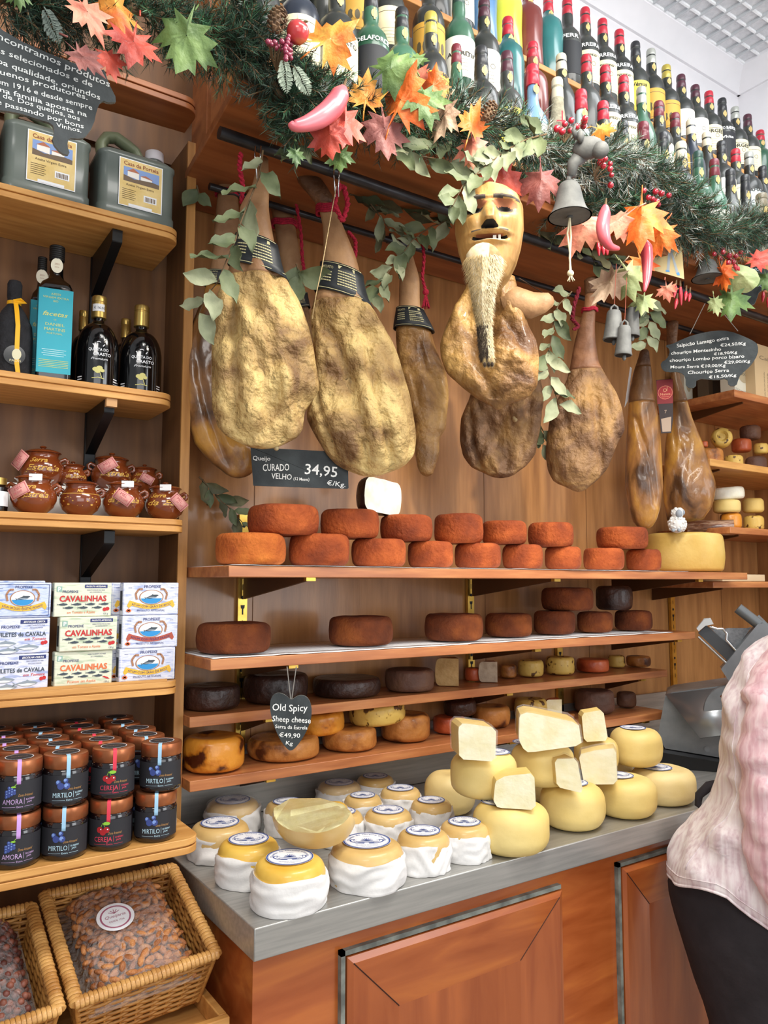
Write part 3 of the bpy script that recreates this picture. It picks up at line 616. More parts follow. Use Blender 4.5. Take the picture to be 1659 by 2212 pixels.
# ------------------------------------------------------------------ bottles on the second shelf
blk=pm('black_glass','#08080a',rough=.06,coat=1); gold=pm('gold_cap','#b8974f','#d0b268',sc=(1,1,.1),ns=80,rough=.3,metal=.8)
def quinta(px0,px1,pyt,pyb,Y,label,front=True):
    z=LZ['L2']+.0015; c,R=on_shelf(px0,px1,760,Y); H=hpx((px0+px1)/2,pyt,c,0)-z
    t=thing('olive_oil_bottle',label,'bottle',(c.x,c.y,z),-math.atan2(c.x,c.y)*.8,'round black olive oil bottles')
    hb=H*.74; g=G(); pf=[(R*.9,0),(R*.98,.004),(R,.01),(R,hb*.55)]
    for k in range(1,9): a=PI/2*k/9; pf.append((R*.30+R*.70*math.cos(a),hb*.55+hb*.40*math.sin(a)))
    pf+=[(R*.3,hb*.97),(R*.27,hb*1.0),(R*.27,H*.80)]
    g.lathe([(0,0)]+pf+[(0,H*.80)],36); build('body',g,blk,t,sharp=50)
    g=G(); r=R*.36; g.lathe([(r*.85,H*.765),(r,H*.77),(r,H*.92),(r*.94,H*.925),(r*.94,H*.935),(r,H*.94),(r,H*.985),(r*.92,H),(0,H)],28); build('capsule',g,gold,t)
    g=G(); RR=R+.0008
    tg(g,'QUINTA DO',.0,hb*.50,h=.0065,w=R*.95,R=RR,bold=.01); tg(g,'CRASTO',R*.18,hb*.435,h=.007,w=R*.85,R=RR,bold=.015); tg(g,'Premium',R*.05,hb*.375,h=.0055,w=R*.8,R=RR,shear=.4)
    ring(g,0,hb*.60,.006,.006,.0016,R=RR-.0015); line(g,[(-.013,hb*.60),(-.009,hb*.57),(0,hb*.56),(.009,hb*.57),(.013,hb*.60)],.0018,R=RR-.001)
    for sx in(-1,1):
        for k in range(3): line(g,[(sx*R*.95-.007,hb*(.14-.035*k)),(sx*R*.95+.007,hb*(.14-.035*k)+.0)],.0024 if k<2 else .0008,R=RR)
    for dx,dz,r in ((-.006,0,.006),(.003,.003,.007),(.009,-.002,.005),(-.001,-.004,.006)): disc(g,dx,hb*.24+dz,r,r*.8,0,1,14,RR)
    line(g,[(.004,hb*.2),(.008,hb*.13)],.0015,0,1,RR); line(g,[(-.013,hb*.115),(0,hb*.13),(.014,hb*.115)],.0016,0,1,RR)
    build('print',g,[lab_w,flat('#cfc97e')],t)
    return t
q=quinta(164,257,642,826,1.80,'round black olive oil bottle whose gold cap bears a white price tag')
g=G(); patch(g,.0175*1.02,-1.0,.7,.0,.017); s=build('price_sticker',g,paper,q); hq=[k for k in kids(q) if k.name.startswith('capsule')][0].dimensions; zc=max(v.co.z for v in [k for k in kids(q) if k.name.startswith('capsule')][0].data.vertices)
s.location=(0,0,zc*.83); rc=max(abs(v.co.x) for v in [k for k in kids(q) if k.name.startswith('capsule')][0].data.vertices); s.scale=(rc/.0175,rc/.0175,1)
g=G(); tg(g,'€ 16,00',0,0,h=.006,R=.0184); s2=build('price',g,flat('#39415f'),s); s2.location=(0,0,.005)
quinta(257,350,662,842,1.81,'round black olive oil bottle with plain gold cap nearest the shelf end')
quinta(150,205,672,800,1.875,'black oil bottle standing behind the price-tagged round one')
quinta(240,300,690,800,1.885,'black oil bottle with bronze cap standing behind the two round ones')
def squarebottle(px0,px1,pyt,Y,label):
    z=LZ['L2']+.0015; c,R=on_shelf(px0,px1,700,Y); H=hpx((px0+px1)/2,pyt,c,0)-z; w=R*.86
    t=thing('square_oil_bottle',label,'bottle',(c.x,c.y,z),-math.atan2(c.x,c.y)*.8)
    def sq(h,zz,r):
        pts=[]
        for sx,sy,a0 in ((1,-1,-PI/2),(1,1,0),(-1,1,PI/2),(-1,-1,PI)):
            for k in range(4): a=a0+PI/2*k/3; pts.append((sx*(h-r)+r*math.cos(a),sy*(h-r)+r*math.sin(a),zz))
        return pts
    g=G(); g.loft([sq(w*.95,0,w*.2),sq(w,.004,w*.2),sq(w,H*.66,w*.2),sq(w*.85,H*.71,w*.35),sq(w*.5,H*.755,w*.45),sq(w*.42,H*.79,w*.41),sq(w*.4,H*.90,w*.395)]); build('body',g,blk,t,sharp=50)
    g=G(); r=w*.47
    for k in range(7): g.lathe([(r*.96,H*(.895+.015*k)),(r,H*(.898+.015*k)),(r,H*(.906+.015*k)),(r*.96,H*(.909+.015*k))],24)
    build('cap',g,pm('cap_black','#141414',rough=.5),t)
    y=-w-.0012; g=G(); quadp(g,-w*1.0,w*1.0,H*.05,H*.65,y,0); quadp(g,-w*1.0,-w*.97,H*.05,H*.65,y,0)
    g.add([(-w-.001,y,H*.05),(-w-.001,w*.8,H*.05),(-w-.001,w*.8,H*.65),(-w-.001,y,H*.65)],[(3,2,1,0)],0)
    build('label',g,pm('label_teal','#2a9db1','#33a9bb',ns=6,rough=.5),t)
    g=G(); yy=y-.0005
    tg(g,'AZEITE',0,H*.605,h=.0045,y=yy,mi=0); tg(g,'VIRGEM EXTRA',0,H*.58,h=.0045,w=w*1.5,y=yy); tg(g,'BIO',0,H*.555,h=.0045,y=yy)
    tg(g,'facetas',0,H*.455,h=.010,w=w*1.45,y=yy,shear=.35,bold=.01,mi=0); tg(g,'DE',0,H*.425,h=.003,y=yy); tg(g,'DANIEL',0,H*.385,h=.0065,w=w*1.1,y=yy); tg(g,'MARTINS',0,H*.35,h=.0065,w=w*1.2,y=yy); tg(g,'PORTUGAL',0,H*.325,h=.0038,w=w*.9,y=yy)
    for k in range(4): line(g,[(-w*(.7-.1*(k%2)),H*(.215-.014*k)),(w*(.7-.12*(k%2)),H*(.215-.014*k))],.0012,yy,1)
    for k in range(5): line(g,[(-w*.85,H*(.14-.012*k)),(w*.85,H*(.14-.012*k))],.001,yy,0)
    build('print',g,[flat('#cbd07a'),flat('#bfe6ea')],t)
    g=G(); disc(g,0,H*.845,.0125,.017,-w*.46,0,24); tg(g,'2021',0,H*.85,h=.004,y=-w*.47,mi=1); tg(g,'extra',0,H*.83,h=.003,y=-w*.47,mi=1); build('neck_sticker',g,[pm('sticker_cream','#ece6cf',rough=.5),flat('#a8765e')],t)
    return t
squarebottle(74,160,533,1.79,'tall square dark oil bottle with a turquoise label and black screw cap')
squarebottle(60,112,556,1.875,'second tall dark oil bottle half hidden behind the turquoise-labelled one')
z=LZ['L2']+.0015; c,R=on_shelf(-18,72,720,1.80); H=hpx(22,607,c,0)-z
t=thing('cloth_covered_bottle','bottle dressed in black cloth tied with a yellow ribbon','bottle',(c.x,c.y,z),-.2)
g=G(); g.lathe([(0,0),(R*.97,0),(R,.01),(R,H*.42),(R*.93,H*.55),(R*.6,H*.68),(R*.34,H*.75),(R*.30,H*.78),(R*.36,H*.84),(R*.37,H*.97),(R*.3,H),(0,H)],28,fn=lambda p,a,r,z:(p[0]*(1+.02*math.sin(9*a)*min(1,z/H*1.5)),p[1]*(1+.02*math.sin(9*a)),p[2])); build('cloth_cover',g,pm('black_cloth','#1b1b1e','#26262a',ns=60,rough=.9,bump=.3,bs=200),t,sharp=70)
rib=pm('yellow_ribbon','#f0b01a',rough=.5)
g=G(); g.lathe([(R*.345,H*.755),(R*.36,H*.77),(R*.345,H*.79)],24); 
pts=[(.004,-R*.4,H*.77),(.008,-R*.75,H*.66),(.012,-R*1.02,H*.5),(.012,-R*1.03,H*.3),(.013,-R*1.03,H*.12),(.016,-R*1.03,H*.03)]
g.loft([[(x-.0045,y,z),(x+.0045,y,z),(x+.0045,y-.0008,z),(x-.0045,y-.0008,z)] for x,y,z in pts]); g.tube([(0,-R*.4,H*.775),(.014,-R*.46,H*.795),(.024,-R*.44,H*.77),(.010,-R*.44,H*.765),(0,-R*.41,H*.772)],.0035,6); build('ribbon',g,rib,t)
g=G(); disc(g,.008,H*.2,.021,.021,-R*1.045,0,24); disc(g,.012,H*.21,.009,.012,-R*1.05,1,16); tg(g,'PALAS',.01,H*.135,h=.005,w=.022,y=-R*1.055,mi=1); build('sticker',g,[blk,pm('label_cream','#d8d2b0',rough=.5)],t)
# ------------------------------------------------------------------ honey pots
clay=pm('glazed_clay','#6a2f14','#84401d',ns=9,rough=.12,coat=1); scr=pm('gold_script','#d9ab4e',rough=.45); tagp=pm('tag_pink','#d8938c','#e0a49a',ns=60,rough=.7)
def pot(px0,px1,py,Y,zb,label,script,rot,tagpos=None,sticker=False,fancy=False):
    c,R=on_shelf(px0,px1,py,Y); R=min(R,.056); H=R*1.9
    t=thing('honey_pot',label,'pot',(c.x,c.y,zb),-math.atan2(c.x,c.y)+rot,'glazed clay honey pots')
    g=G(); pf=[(0,0),(R*.52,0),(R*.58,.003),(R*.85,H*.16),(R*.98,H*.32),(R,H*.42),(R*.95,H*.54),(R*.80,H*.66),(R*.70,H*.72),(R*.72,H*.78),(R*.76,H*.82),(R*.70,H*.84),(0,H*.84)]
    g.lathe(pf,36,fn=None); build('body',g,clay,t,sharp=60)
    g=G(); g.lathe([(R*.80,H*.825),(R*.84,H*.845),(R*.80,H*.87),(R*.55,H*.92),(R*.25,H*.945),(R*.10,H*.95),(R*.09,H*.97),(R*.16,H*.99),(R*.14,H*1.02),(R*.05,H*1.035),(0,H*1.035)],30); build('lid',g,clay,t,sharp=60)
    for sx in (-1,1):
        g=G(); g.tube([(sx*R*.80,0,H*.66),(sx*R*1.0,0,H*.72),(sx*R*1.12,0,H*.66),(sx*R*1.10,0,H*.58),(sx*R*.96,0,H*.54)],.0045,8); build('handle',g,clay,t,sharp=80)
    g=G(); RR=R*1.012
    def bulge(v0):
        out=[]
        for x,y,z in g.v[v0:]:
            q=z/H; r=np.interp(q,[0,.04,.16,.32,.42,.54,.66,.72],[.55,.6,.85,.98,1,.95,.80,.70])*R*1.012
            a=math.atan2(x,-y); out.append((r*math.sin(a),-r*math.cos(a),z))
        g.v[v0:]=out
    if fancy:
        tg(g,'Mel',0,H*.60,h=R*.16,R=RR,bold=.02,shear=.3)
        for sx in (-1,1):
            cx=sx*R*.62
            for k in range(5): a=math.radians(30+30*k); line(g,[(cx,H*.26),(cx+R*.34*math.cos(a),H*.26+R*.42*math.sin(a))],R*.06,R=RR)
            line(g,[(cx-R*.5,H*.24),(cx+R*.5,H*.24)],R*.035,R=RR)
        line(g,[(-R*1.3+k*R*.2,H*.56) for k in range(14)],R*.025,R=RR)
    else:
        tg(g,'Serra',-R*.1,H*.57,h=R*.22,w=R*.9,R=RR,shear=.4,bold=.012); tg(g,'da Estrela' if not script else script,R*.12,H*.36,h=R*.27,w=R*1.55,R=RR,shear=.4,bold=.012); line(g,[(-R*.7,H*.31),(-R*.2,H*.34),(R*.6,H*.30)],R*.03,R=RR)
    bulge(0); build('script',g,scr,t)
    if tagpos:
        x,zz,ro=tagpos; g=G(); a=R*.44
        P=[(-a,-a*.62),(a,-a*.62),(a,a*.62),(-a,a*.62)]; P=[(px_*math.cos(ro)-pz*math.sin(ro),px_*math.sin(ro)+pz*math.cos(ro)) for px_,pz in P]
        poly(g,P,0,0); g.v=[(p[0],p[1]-.0,p[2]) for p in g.v]
        Pi=[(u*.88,v*.88) for u,v in P]; poly(g,Pi,-.0003,1); Pk=[(u*.80,v*.80) for u,v in P]; poly(g,Pk,-.0005,0)
        tg(g,'MEL',0,a*.12,h=a*.3,w=a*.8,y=-.0007,mi=1,rot=ro); tg(g,'DE CAFÉ',0,-a*.3,h=a*.22,w=a*.9,y=-.0007,mi=1,rot=ro); disc(g,P[3][0]*.8,P[3][1]*.8,.0012,.0012,-.0009,2,8)
        w_=build('paper_tag',g,[tagp,flat('#b5545c'),flat('#402020')],t); w_.location=(x*R,-math.sqrt(max(.05,1.25-x*x))*R-.002,zz*H); w_.rotation_euler=(0,0,x*.6)
        m=w_.modifiers.new('s','SOLIDIFY'); m.thickness=.0006
    if sticker:
        g=G(); g.box(-.013,.013,-.002,.0,-.007,.007); w_=build('price_sticker',g,paper,t,bevel=.001); w_.location=(R*.25,-R*.78,H*.84)
    return t
zl=LZ['L3']+.001
g=G(); g.box(-.25,.25,-.05,.05,0,.072); b=build('riser_box',g,pm('white_card','#e4e4e0',rough=.7),None,(.28,1.86,zl),bevel=.001); tag(b,'long white box raising the rear row of honey pots','box')
P1=[(20,124,1.735,'front honey pot at the left with a pink tag and price sticker',-.25,(-.35,.5,.5),True,False,''),(127,219,1.735,'honey pot decorated with golden fans, second in the front row',0,None,False,True,''),(220,313,1.735,'front honey pot with a diamond-set pink tag, third in the row',-.1,(.1,.48,-.6),True,False,''),(313,400,1.735,'front honey pot at the shelf end with its tag swung right',-.3,(.92,.45,-.8),True,False,'da Es')]
for a,b,Y,w,rot,tp,st,fa,sc_ in P1: pot(a,b,1075,Y,zl,w,sc_,rot,tp,st,fa)
P2=[(42,141,'rear honey pot at the left, pink tag hanging at its side',-.1,(-.9,.6,.9)),(125,190,'rear honey pot without a tag, between two others',.2,None),(196,286,'rear honey pot with a pink tag over its script',.1,(-.3,.6,.6)),(279,346,'rear honey pot nearest the post with a tag on its right',-.2,(.4,.45,-.5))]
for i,(a,b,w,rot,tp) in enumerate(P2): pot(a,b,1000,1.86,zl+.0725,w,'' if i%2 else 'Estrela',rot,tp)
c,R=on_shelf(-10,18,1060,1.74); t=thing('small_jar','small dark jar with cream label and gold lid at the picture edge','jar',(c.x-.012,c.y,zl),-.1)
g=G(); g.lathe([(0,0),(.024,0),(.025,.004),(.025,.05),(.018,.058)],24); build('glass',g,blk,t); g=G(); g.lathe([(.021,.056),(.021,.070),(0,.071)],24); build('lid',g,gold,t); g=G(); patch(g,.0255,-1.2,1.2,.012,.042); build('label',g,lab_w,t)
# ------------------------------------------------------------------ tins
wave=pm('print_waves','#b7c6e6','#7f9ad0','#cfd8ee',sc=(1,1,5),ns=38,det=3,rough=.35,ramp=(.35,.65)); wave2=pm('print_waves_pale','#ccd3ea','#a3b0d8','#e2e5f3',sc=(1,1,5),ns=38,det=3,rough=.35,ramp=(.35,.65)); wave3=pm('print_sage','#d6dcc4','#b9c8ac','#e2e4cf',sc=(1,1,5),ns=30,det=3,rough=.35,ramp=(.35,.65))
navy=flat('#2b3670',.4); fishm=flat('#3f4a55',.4); fishl=flat('#8d9aa6',.4); redp=flat('#c42a2c',.4); orangep=flat('#e0703c',.4); seab=flat('#2b8fd0',.4); whitep=flat('#f4f4f0',.4); ribb=flat('#e8b83c',.4); ribr=flat('#b4523c',.4); scrollm=flat('#a87858',.4)
TM=[wave,wave2,wave3,navy,fishm,fishl,redp,orangep,seab,whitep,ribb,ribr,scrollm,flat('#8fb4a8',.4)]
def fish(g,x,z,L,y,mi,mj=None,rot=0):
    P=[(-.5,.10),(-.42,0),(-.5,-.10),(-.36,-.015),(-.1,-.10),(.2,-.10),(.42,-.03),(.5,.02),(.4,.07),(.15,.12),(.08,.17),(.03,.12),(-.1,.09),(-.36,.02)]
    P=[(x+L*(a*math.cos(rot)-b*math.sin(rot)),z+L*(a*math.sin(rot)+b*math.cos(rot))) for a,b in P]; poly(g,P,y,mi)
    if mj is not None: poly(g,[(x+L*a,z+L*b) for a,b in [(-.3,-.01),(-.1,-.08),(.2,-.08),(.4,-.02),(.1,.01)]],y-.0002,mj)
def tin(kind,pxl,pxr,pyt,pyb,label,group,Y=1.69,extra=''):
    A=at(pxl,(pyt+pyb)/2,Y=Y); B=at(pxr,(pyt+pyb)/2,Y=Y); zt=at((pxl+pxr)/2,pyt,Y=Y).z; zb=at((pxl+pxr)/2,pyb,Y=Y).z
    return dict(kind=kind,x0=A.x,x1=B.x,z0=zb,z1=zt)
def make_tin(kind,W,H,D,loc,label,group,col=10):
    t=thing('fish_tin',label,'tin box',loc,0,group)
    g=G(); g.box(-W/2,W/2,0,D,0,H,{'A':0,'B':1,'C':2,'F':1}[kind]); build('carton',g,TM[:3],t,bevel=.002)
    g=G(); y=-.0006; k=W/.12
    def T(s,x,z,h,w,mi,**kw): tg(g,s,x*k,z*H,h=h*k,w=w*k,y=y-.0004,mi=mi,**kw)
    if kind in 'AB':
        rp=[(-W/2+.004,.004),(W/2-.004,.004),(W/2-.004,H-.004),(-W/2+.004,H-.004),(-W/2+.004,.004)]; line(g,rp,.0010,y,3 if kind=='A' else 9)
        T('PROPEIXE',.002,.84,.0058,.036,3,bold=.01)
        ring(g,0,H*.55,W*.22,H*.23,W*.02,y-.0002,12); disc(g,0,H*.55,W*.20,H*.21,y-.0003,9,32)
        poly(g,[(W*.195*math.cos(a),H*.55+H*.205*math.sin(a)) for a in [math.radians(d) for d in range(190,351,10)]],y-.0004,8)
        fish(g,0,H*.56,W*.27,y-.0007,4,5,.2)
        for sx in (-1,1):
            line(g,[(sx*W*.16,H*.80),(sx*W*.23,H*.80),(sx*W*.285,H*.66),(sx*W*.26,H*.48)],W*.035,y-.0005,12)
        arc=[(W*.40*math.sin(a),H*.17+H*.12*(1-abs(a))**1+H*.02) for a in (-1,-.6,-.3,0,.3,.6,1)]
        arc=[(-W*.40,H*.40),(-W*.30,H*.34),(-W*.15,H*.27),(0,H*.25),(W*.15,H*.27),(W*.30,H*.34),(W*.40,H*.40)]
        line(g,arc,H*.13,y-.0006,col); poly(g,[(-W*.40,H*.42),(-W*.34,H*.30),(-W*.40,H*.22),(-W*.43,H*.3)],y-.0003,col); poly(g,[(W*.40,H*.42),(W*.34,H*.30),(W*.40,H*.22),(W*.43,H*.3)],y-.0003,col)
        i0=len(g.v); tg(g,{10:'ATUM COM GRÃO DE BICO',11:'ATUM COM FEIJÃO FRADE'}[col] if kind=='B' else 'ATUM EM ÓLEO VEGETAL PICANTE',0,0,h=H*.065,w=W*.70,y=y-.001,mi=3)
        g.v[i0:]=[(a,b,c+H*.225+H*.13*(a/(W*.40))**2) for a,b,c in g.v[i0:]]
        if kind=='B':
            T('PRODUTO ARTESANAL',0,.11,.0045,.06,3); 
            for a,b in ((0,0),(.003,.001),(-.003,.001),(0,.003)): disc(g,-W*.40+a,H*.13+b,.0028,.0028,y-.0008,7,8)
        for q in (-1,1): line(g,[(q*W*.38-.004,H*.84),(q*W*.38+.004,H*.84)],.0008,y,3)
    if kind=='C':
        quadp(g,-W*.46,-W*.37,H*.73,H*.89,y,13); tg(g,'P',-W*.415,H*.75,h=H*.12,y=y-.0004,mi=9,bold=.03)
        T('PROPEIXE',-.027,.70,.0055,.032,3,bold=.01)
        quadp(g,W*.02,W*.42,H*.84,H*.94,y,3) if col==10 else None
        if col==10: T('PRODUTO ARTESANAL',.0265,.865,.0036,.042,9,bold=.015)
        T('DIRECTAMENTE DO MAR',.026,.76 if col==10 else .88,.0028,.038,3); T('AO CONSUMIDOR',.026,.70 if col==10 else .81,.0028,.026,3)
        T('CAVALINHAS',0,.45,.0125,.098,6 if col==10 else 7,bold=.03)
        for i in range(4): fish(g,W*(-.36+.24*i),H*.36,W*.19,y-.0004,4)
        for i in range(3): fish(g,W*(-.26+.25*i),H*.26,W*.19,y-.0004,4)
        T('em Tomate e Azeite' if col==10 else 'Picantes em Azeite',-.004,.09,.006,.058,7)
        if col==10: disc(g,W*.38,H*.2,W*.035,H*.055,y-.0004,6,16); disc(g,W*.43,H*.22,W*.035,H*.055,y-.0005,6,16)
        else: poly(g,[(W*.32,H*.23),(W*.4,H*.16),(W*.46,H*.14),(W*.42,H*.2),(W*.36,H*.24)],y-.0004,6)
        T('120 g',.048,.05,.004,.010,3)
    if kind=='F':
        quadp(g,-W*.02,W*.45,H*.84,H*.95,y,3); T('ESCOLHA CERTA',.0265,.865,.0042,.045,9,shear=.3,bold=.02)
        T('PROPEIXE',-.022,.72,.0065,.038,3,bold=.015); T('DIRECTAMENTE DO MAR',.031,.77,.003,.036,3); T('AO CONSUMIDOR',.031,.70,.003,.028,3)
        T('FILETES de CAVALA',.003,.49,.0095,.098,4,bold=.02); T('em Tomate',.03,.37,.006,.045,6,shear=.3,bold=.01)
        disc(g,W*.38,H*.28,W*.035,H*.055,y-.0004,6,16); disc(g,W*.43,H*.30,W*.035,H*.055,y-.0005,6,16)
        for a,b in ((-.3,.28),(.1,.16),(-.25,.08)): fish(g,W*a,H*b,W*.45,y-.0003,5,9)
    build('print',g,TM,t)
    # barcode on the narrow side
    g=G()
    for k2 in range(12): yy=.006+k2*(D-.012)/12; g.add([(-W/2-.0005,yy,H*.15),(-W/2-.0005,yy+.0012,H*.15),(-W/2-.0005,yy+.0012,H*.75),(-W/2-.0005,yy,H*.75)],[(0,1,2,3)],0)
    build('barcode',g,flat('#20242c'),t)
    return t
YT=1.70; zt0=LZ['L4']+.001
def tx(px,py=1370): return at(px,py,Y=YT).x
H_=.0475*1.42
zr=[at(180,1258,Y=YT).z,at(180,1334,Y=YT).z,at(180,1412,Y=YT).z]
HH=(zr[0]-zt0)/3-.0006
D=.028
cols=[('B',tx(262),tx(385)),('C',tx(112),tx(240)),('F',tx(-20),tx(109))]
names={('B',0):'bottom tuna and chickpea tin beside the post',('B',1):'middle blue tuna tin beside the post, with a brown-red ribbon',('B',2):'top blue tuna and chickpea tin beside the post, barcode side showing',
('C',0):'bottom pale green mackerel tin, orange lettering',('C',1):'middle pale green mackerel tin of its stack, set slightly forward',('C',2):'top pale green mackerel tin of its stack',
('F',0):'bottom lavender mackerel fillet tin at the picture edge',('F',1):'lavender mackerel fillet tin in the middle layer at the picture edge',('A',2):'bright blue tuna tin with a yellow ribbon, topmost at the picture edge'}
for k,x0,x1 in cols:
    for lv in range(3):
        kk='A' if (k=='F' and lv==2) else k
        W=x1-x0-.003; off={('C',1):.012,('C',0):.006,('B',2):.0,('B',0):-.003}.get((k,lv),0)
        make_tin(kk,W,HH,D,((x0+x1)/2+(off if k=='C' else 0)+(-.004 if k=='B' and lv==0 else 0),YT-(.006 if (k,lv)==('C',1) else 0),zt0+lv*(HH+.0006)),names[(kk,lv)],'fish tins on the shelf above the jams',{('B',1):11,('C',0):11}.get((k,lv),10))
for i,(k,lv) in enumerate((('A',2),('B',2))):
    x0,x1=(tx(-35),tx(100)) if k=='A' else (tx(245),tx(362))
    make_tin(k,.115,HH,.03,((x0+x1)/2,YT+.034,zt0+lv*(HH+.0006)+(.004 if k=='A' else 0)),'rear tin box peeping out behind the top %s one'%('bright blue' if k=='A' else 'chickpea'),'fish tins on the shelf above the jams')
for lv in range(2):
    make_tin('A',.115,HH,.03,((tx(-35)+tx(100))/2,YT+.034,zt0+lv*(HH+.0006)),'rear tin supporting the upper rear one at the picture edge, layer %d'%(lv+1),'fish tins on the shelf above the jams')
    make_tin('B',.115,HH,.03,((tx(245)+tx(362))/2,YT+.034,zt0+lv*(HH+.0006)),'rear tin supporting the upper rear one by the post, layer %d'%(lv+1),'fish tins on the shelf above the jams')
# ------------------------------------------------------------------ jam jars
copper=pm('copper_lid','#a5623f','#b8744c',ns=20,rough=.3,metal=.75); jamg=pm('jam_glass','#120a0e',rough=.08,coat=1); jlab=pm('jam_label','#26262b',rough=.6)
JR=.0385; JH=.0885
def jar(kind,label,loc,rz):
    t=thing('jam_jar',label,'jar',loc,rz,'jam jars on the lowest left shelf')
    R=JR; g=G(); g.lathe([(0,0),(R*.9,0),(R*.98,.003),(R,.008),(R,.056),(R*.97,.062),(R*.88,.066)],32); build('glass',g,jamg,t,sharp=60)
    g=G(); g.lathe([(R*.95,.064),(R*.985,.066),(R*.985,.083),(R*.96,.0865),(R*.88,.0875),(R*.70,.0872),(0,.0872)],36); build('lid',g,copper,t,sharp=50)
    g=G(); i0=0; disc(g,0,0,R*.58,R*.58,0,0,28); ring(g,0,0,R*.60,R*.60,R*.03,-.0002,1,32); tg(g,'Dona Artesanal',0,-.001,h=.004,w=R*.7,y=-.0003,mi=2,shear=.3)
    g.xf(Matrix.Translation((0,0,.0878))@Matrix.Rotation(-PI/2,4,'X')); build('lid_label',g,[jlab,lab_w,flat('#b08a6a')],t)
    g=G(); RR=R+.0006; patch(g,RR,-1.45,1.25,.009,.055,0,18)
    col={'m':'#bfe0ee','c':'#e0405a','a':'#c9a8d8'}[kind]; nm={'m':'MIRTILO','c':'CEREJA','a':'AMORA'}[kind]; en={'m':'BLUEBERRY','c':'CHERRY','a':'BLACKBERRY'}[kind]
    R2=RR+.0004; tg(g,nm,-.009,.0175,h=.0085,w=.032,R=R2,mi=1,bold=-.004); tg(g,en,.020,.0225,h=.003,w=.015,R=R2,mi=1); tg(g,'JAM',.018,.0180,h=.003,w=.008,R=R2,mi=1)
    line(g,[(.0095,.0165),(.0095,.027)],.0005,R=R2,mi=1); tg(g,'Extra',.003,.0115,h=.003,w=.010,R=R2,mi=1)
    for a,b in ((-.026,-.004),(.010,.026)): 
        n=5; line(g,[(a+(b-a)*k/n,.0128) for k in range(n+1)],.0004,R=R2,mi=1)
    tg(g,'Dona Artesanal',.012,.0295,h=.0045,w=.024,R=R2,mi=2,shear=.35)
    fr=G()
    def D(x,z,r,mi,rz_=None): disc(fr,x,z,r,rz_ or r,0,mi,14,R2+.0003+.0001*(len(fr.f)%7))
    if kind=='m':
        for x,z,r in ((-.016,.043,.0045),(-.004,.046,.004),(-.012,.037,.0058),(-.002,.037,.0055)): D(x,z,r,0); D(x-.001,z+.001,r*.62,1); D(x+.001,z-.001,r*.25,0)
    elif kind=='c':
        line(fr,[(-.010,.050),(-.014,.040)],.0007,0,3,R2); line(fr,[(-.010,.050),(-.004,.040)],.0007,0,3,R2)
        for x,z in ((-.015,.038),(-.003,.038),(-.009,.034)): D(x,z,.0055,2); D(x+.002,z+.001,.0012,4)
        D(-.003,.049,.006,3,.003)
    else:
        for r_ in range(4):
            for k in range(4-abs(r_-1)): D(-.019+r_*.0042,.030+k*.0043+r_*.002,.0027,0); D(-.0185+r_*.0042,.0305+k*.0043+r_*.002,.0011,1)
        D(-.008,.046,.004,3,.0015); line(fr,[(-.008,.046),(-.002,.052)],.0008,0,3,R2)
    lb=build('label',g,[jlab,flat(col,.5),flat('#b98a52',.5)],t); build('fruit_picture',fr,[flat('#3a4a8c',.5),flat('#7c9ad8',.5),flat('#a81c24',.5),flat('#8cc63c',.5),lab_w],lb)
    g=G(); sc2={'m':'#9cc6e2','c':'#d8384e','a':'#c79ade'}[kind]; r_=R*.995; w=.0065
    pts=[(r_*.66,.0884),(r_*.95,.0878),(r_+.0008,.0835),(r_+.0008,.0655),(r_*1.0+.0012,.056),(r_+.0012,.050)]
    g.loft([[(-w/2,-r,z),(w/2,-r,z),(w/2,-r+.0004,z-.0002),(-w/2,-r+.0004,z-.0002)] for r,z in pts]); build('seal_strip',g,pm('seal_'+kind,sc2,rough=.5),t,sharp=80)
    return t
zj=LZ['L5']+.001; YJ=1.495
kindn={'m':'blueberry','c':'cherry','a':'blackberry'}
colx=[(340,'m','beside the post'),(240,'c','in the cherry column'),(140,'m','in the inner blueberry column'),(40,'a','in the blackberry column'),(-62,'a','at the picture edge')]
protos={}
for ci,(px,k,w) in enumerate(colx):
    x=at(px,1800,Y=YJ).x
    for row in range(5):
        for lv in range(2):
            if row>0 and lv==0 : pass
            if ci==4 and row==0: pass
            lab='%s %s jam jar %s%s'%('top' if lv else 'bottom',kindn[k],w,(', front row' if row==0 else ', %s row from the front'%ORD[row]))
            loc=(x+.004*math.sin(row*3+ci+lv*2)-(.004*(1-lv)),YJ+row*.0805+.002*math.sin(ci*2),zj+lv*(JH+.0008))
            rz=-math.atan2(x,YJ)*.95+.12*math.sin(ci*5+row*3+lv*4)
            if k not in protos: protos[k]=jar(k,lab,loc,rz)
            else: copy_tree(protos[k],loc,rz,lab)
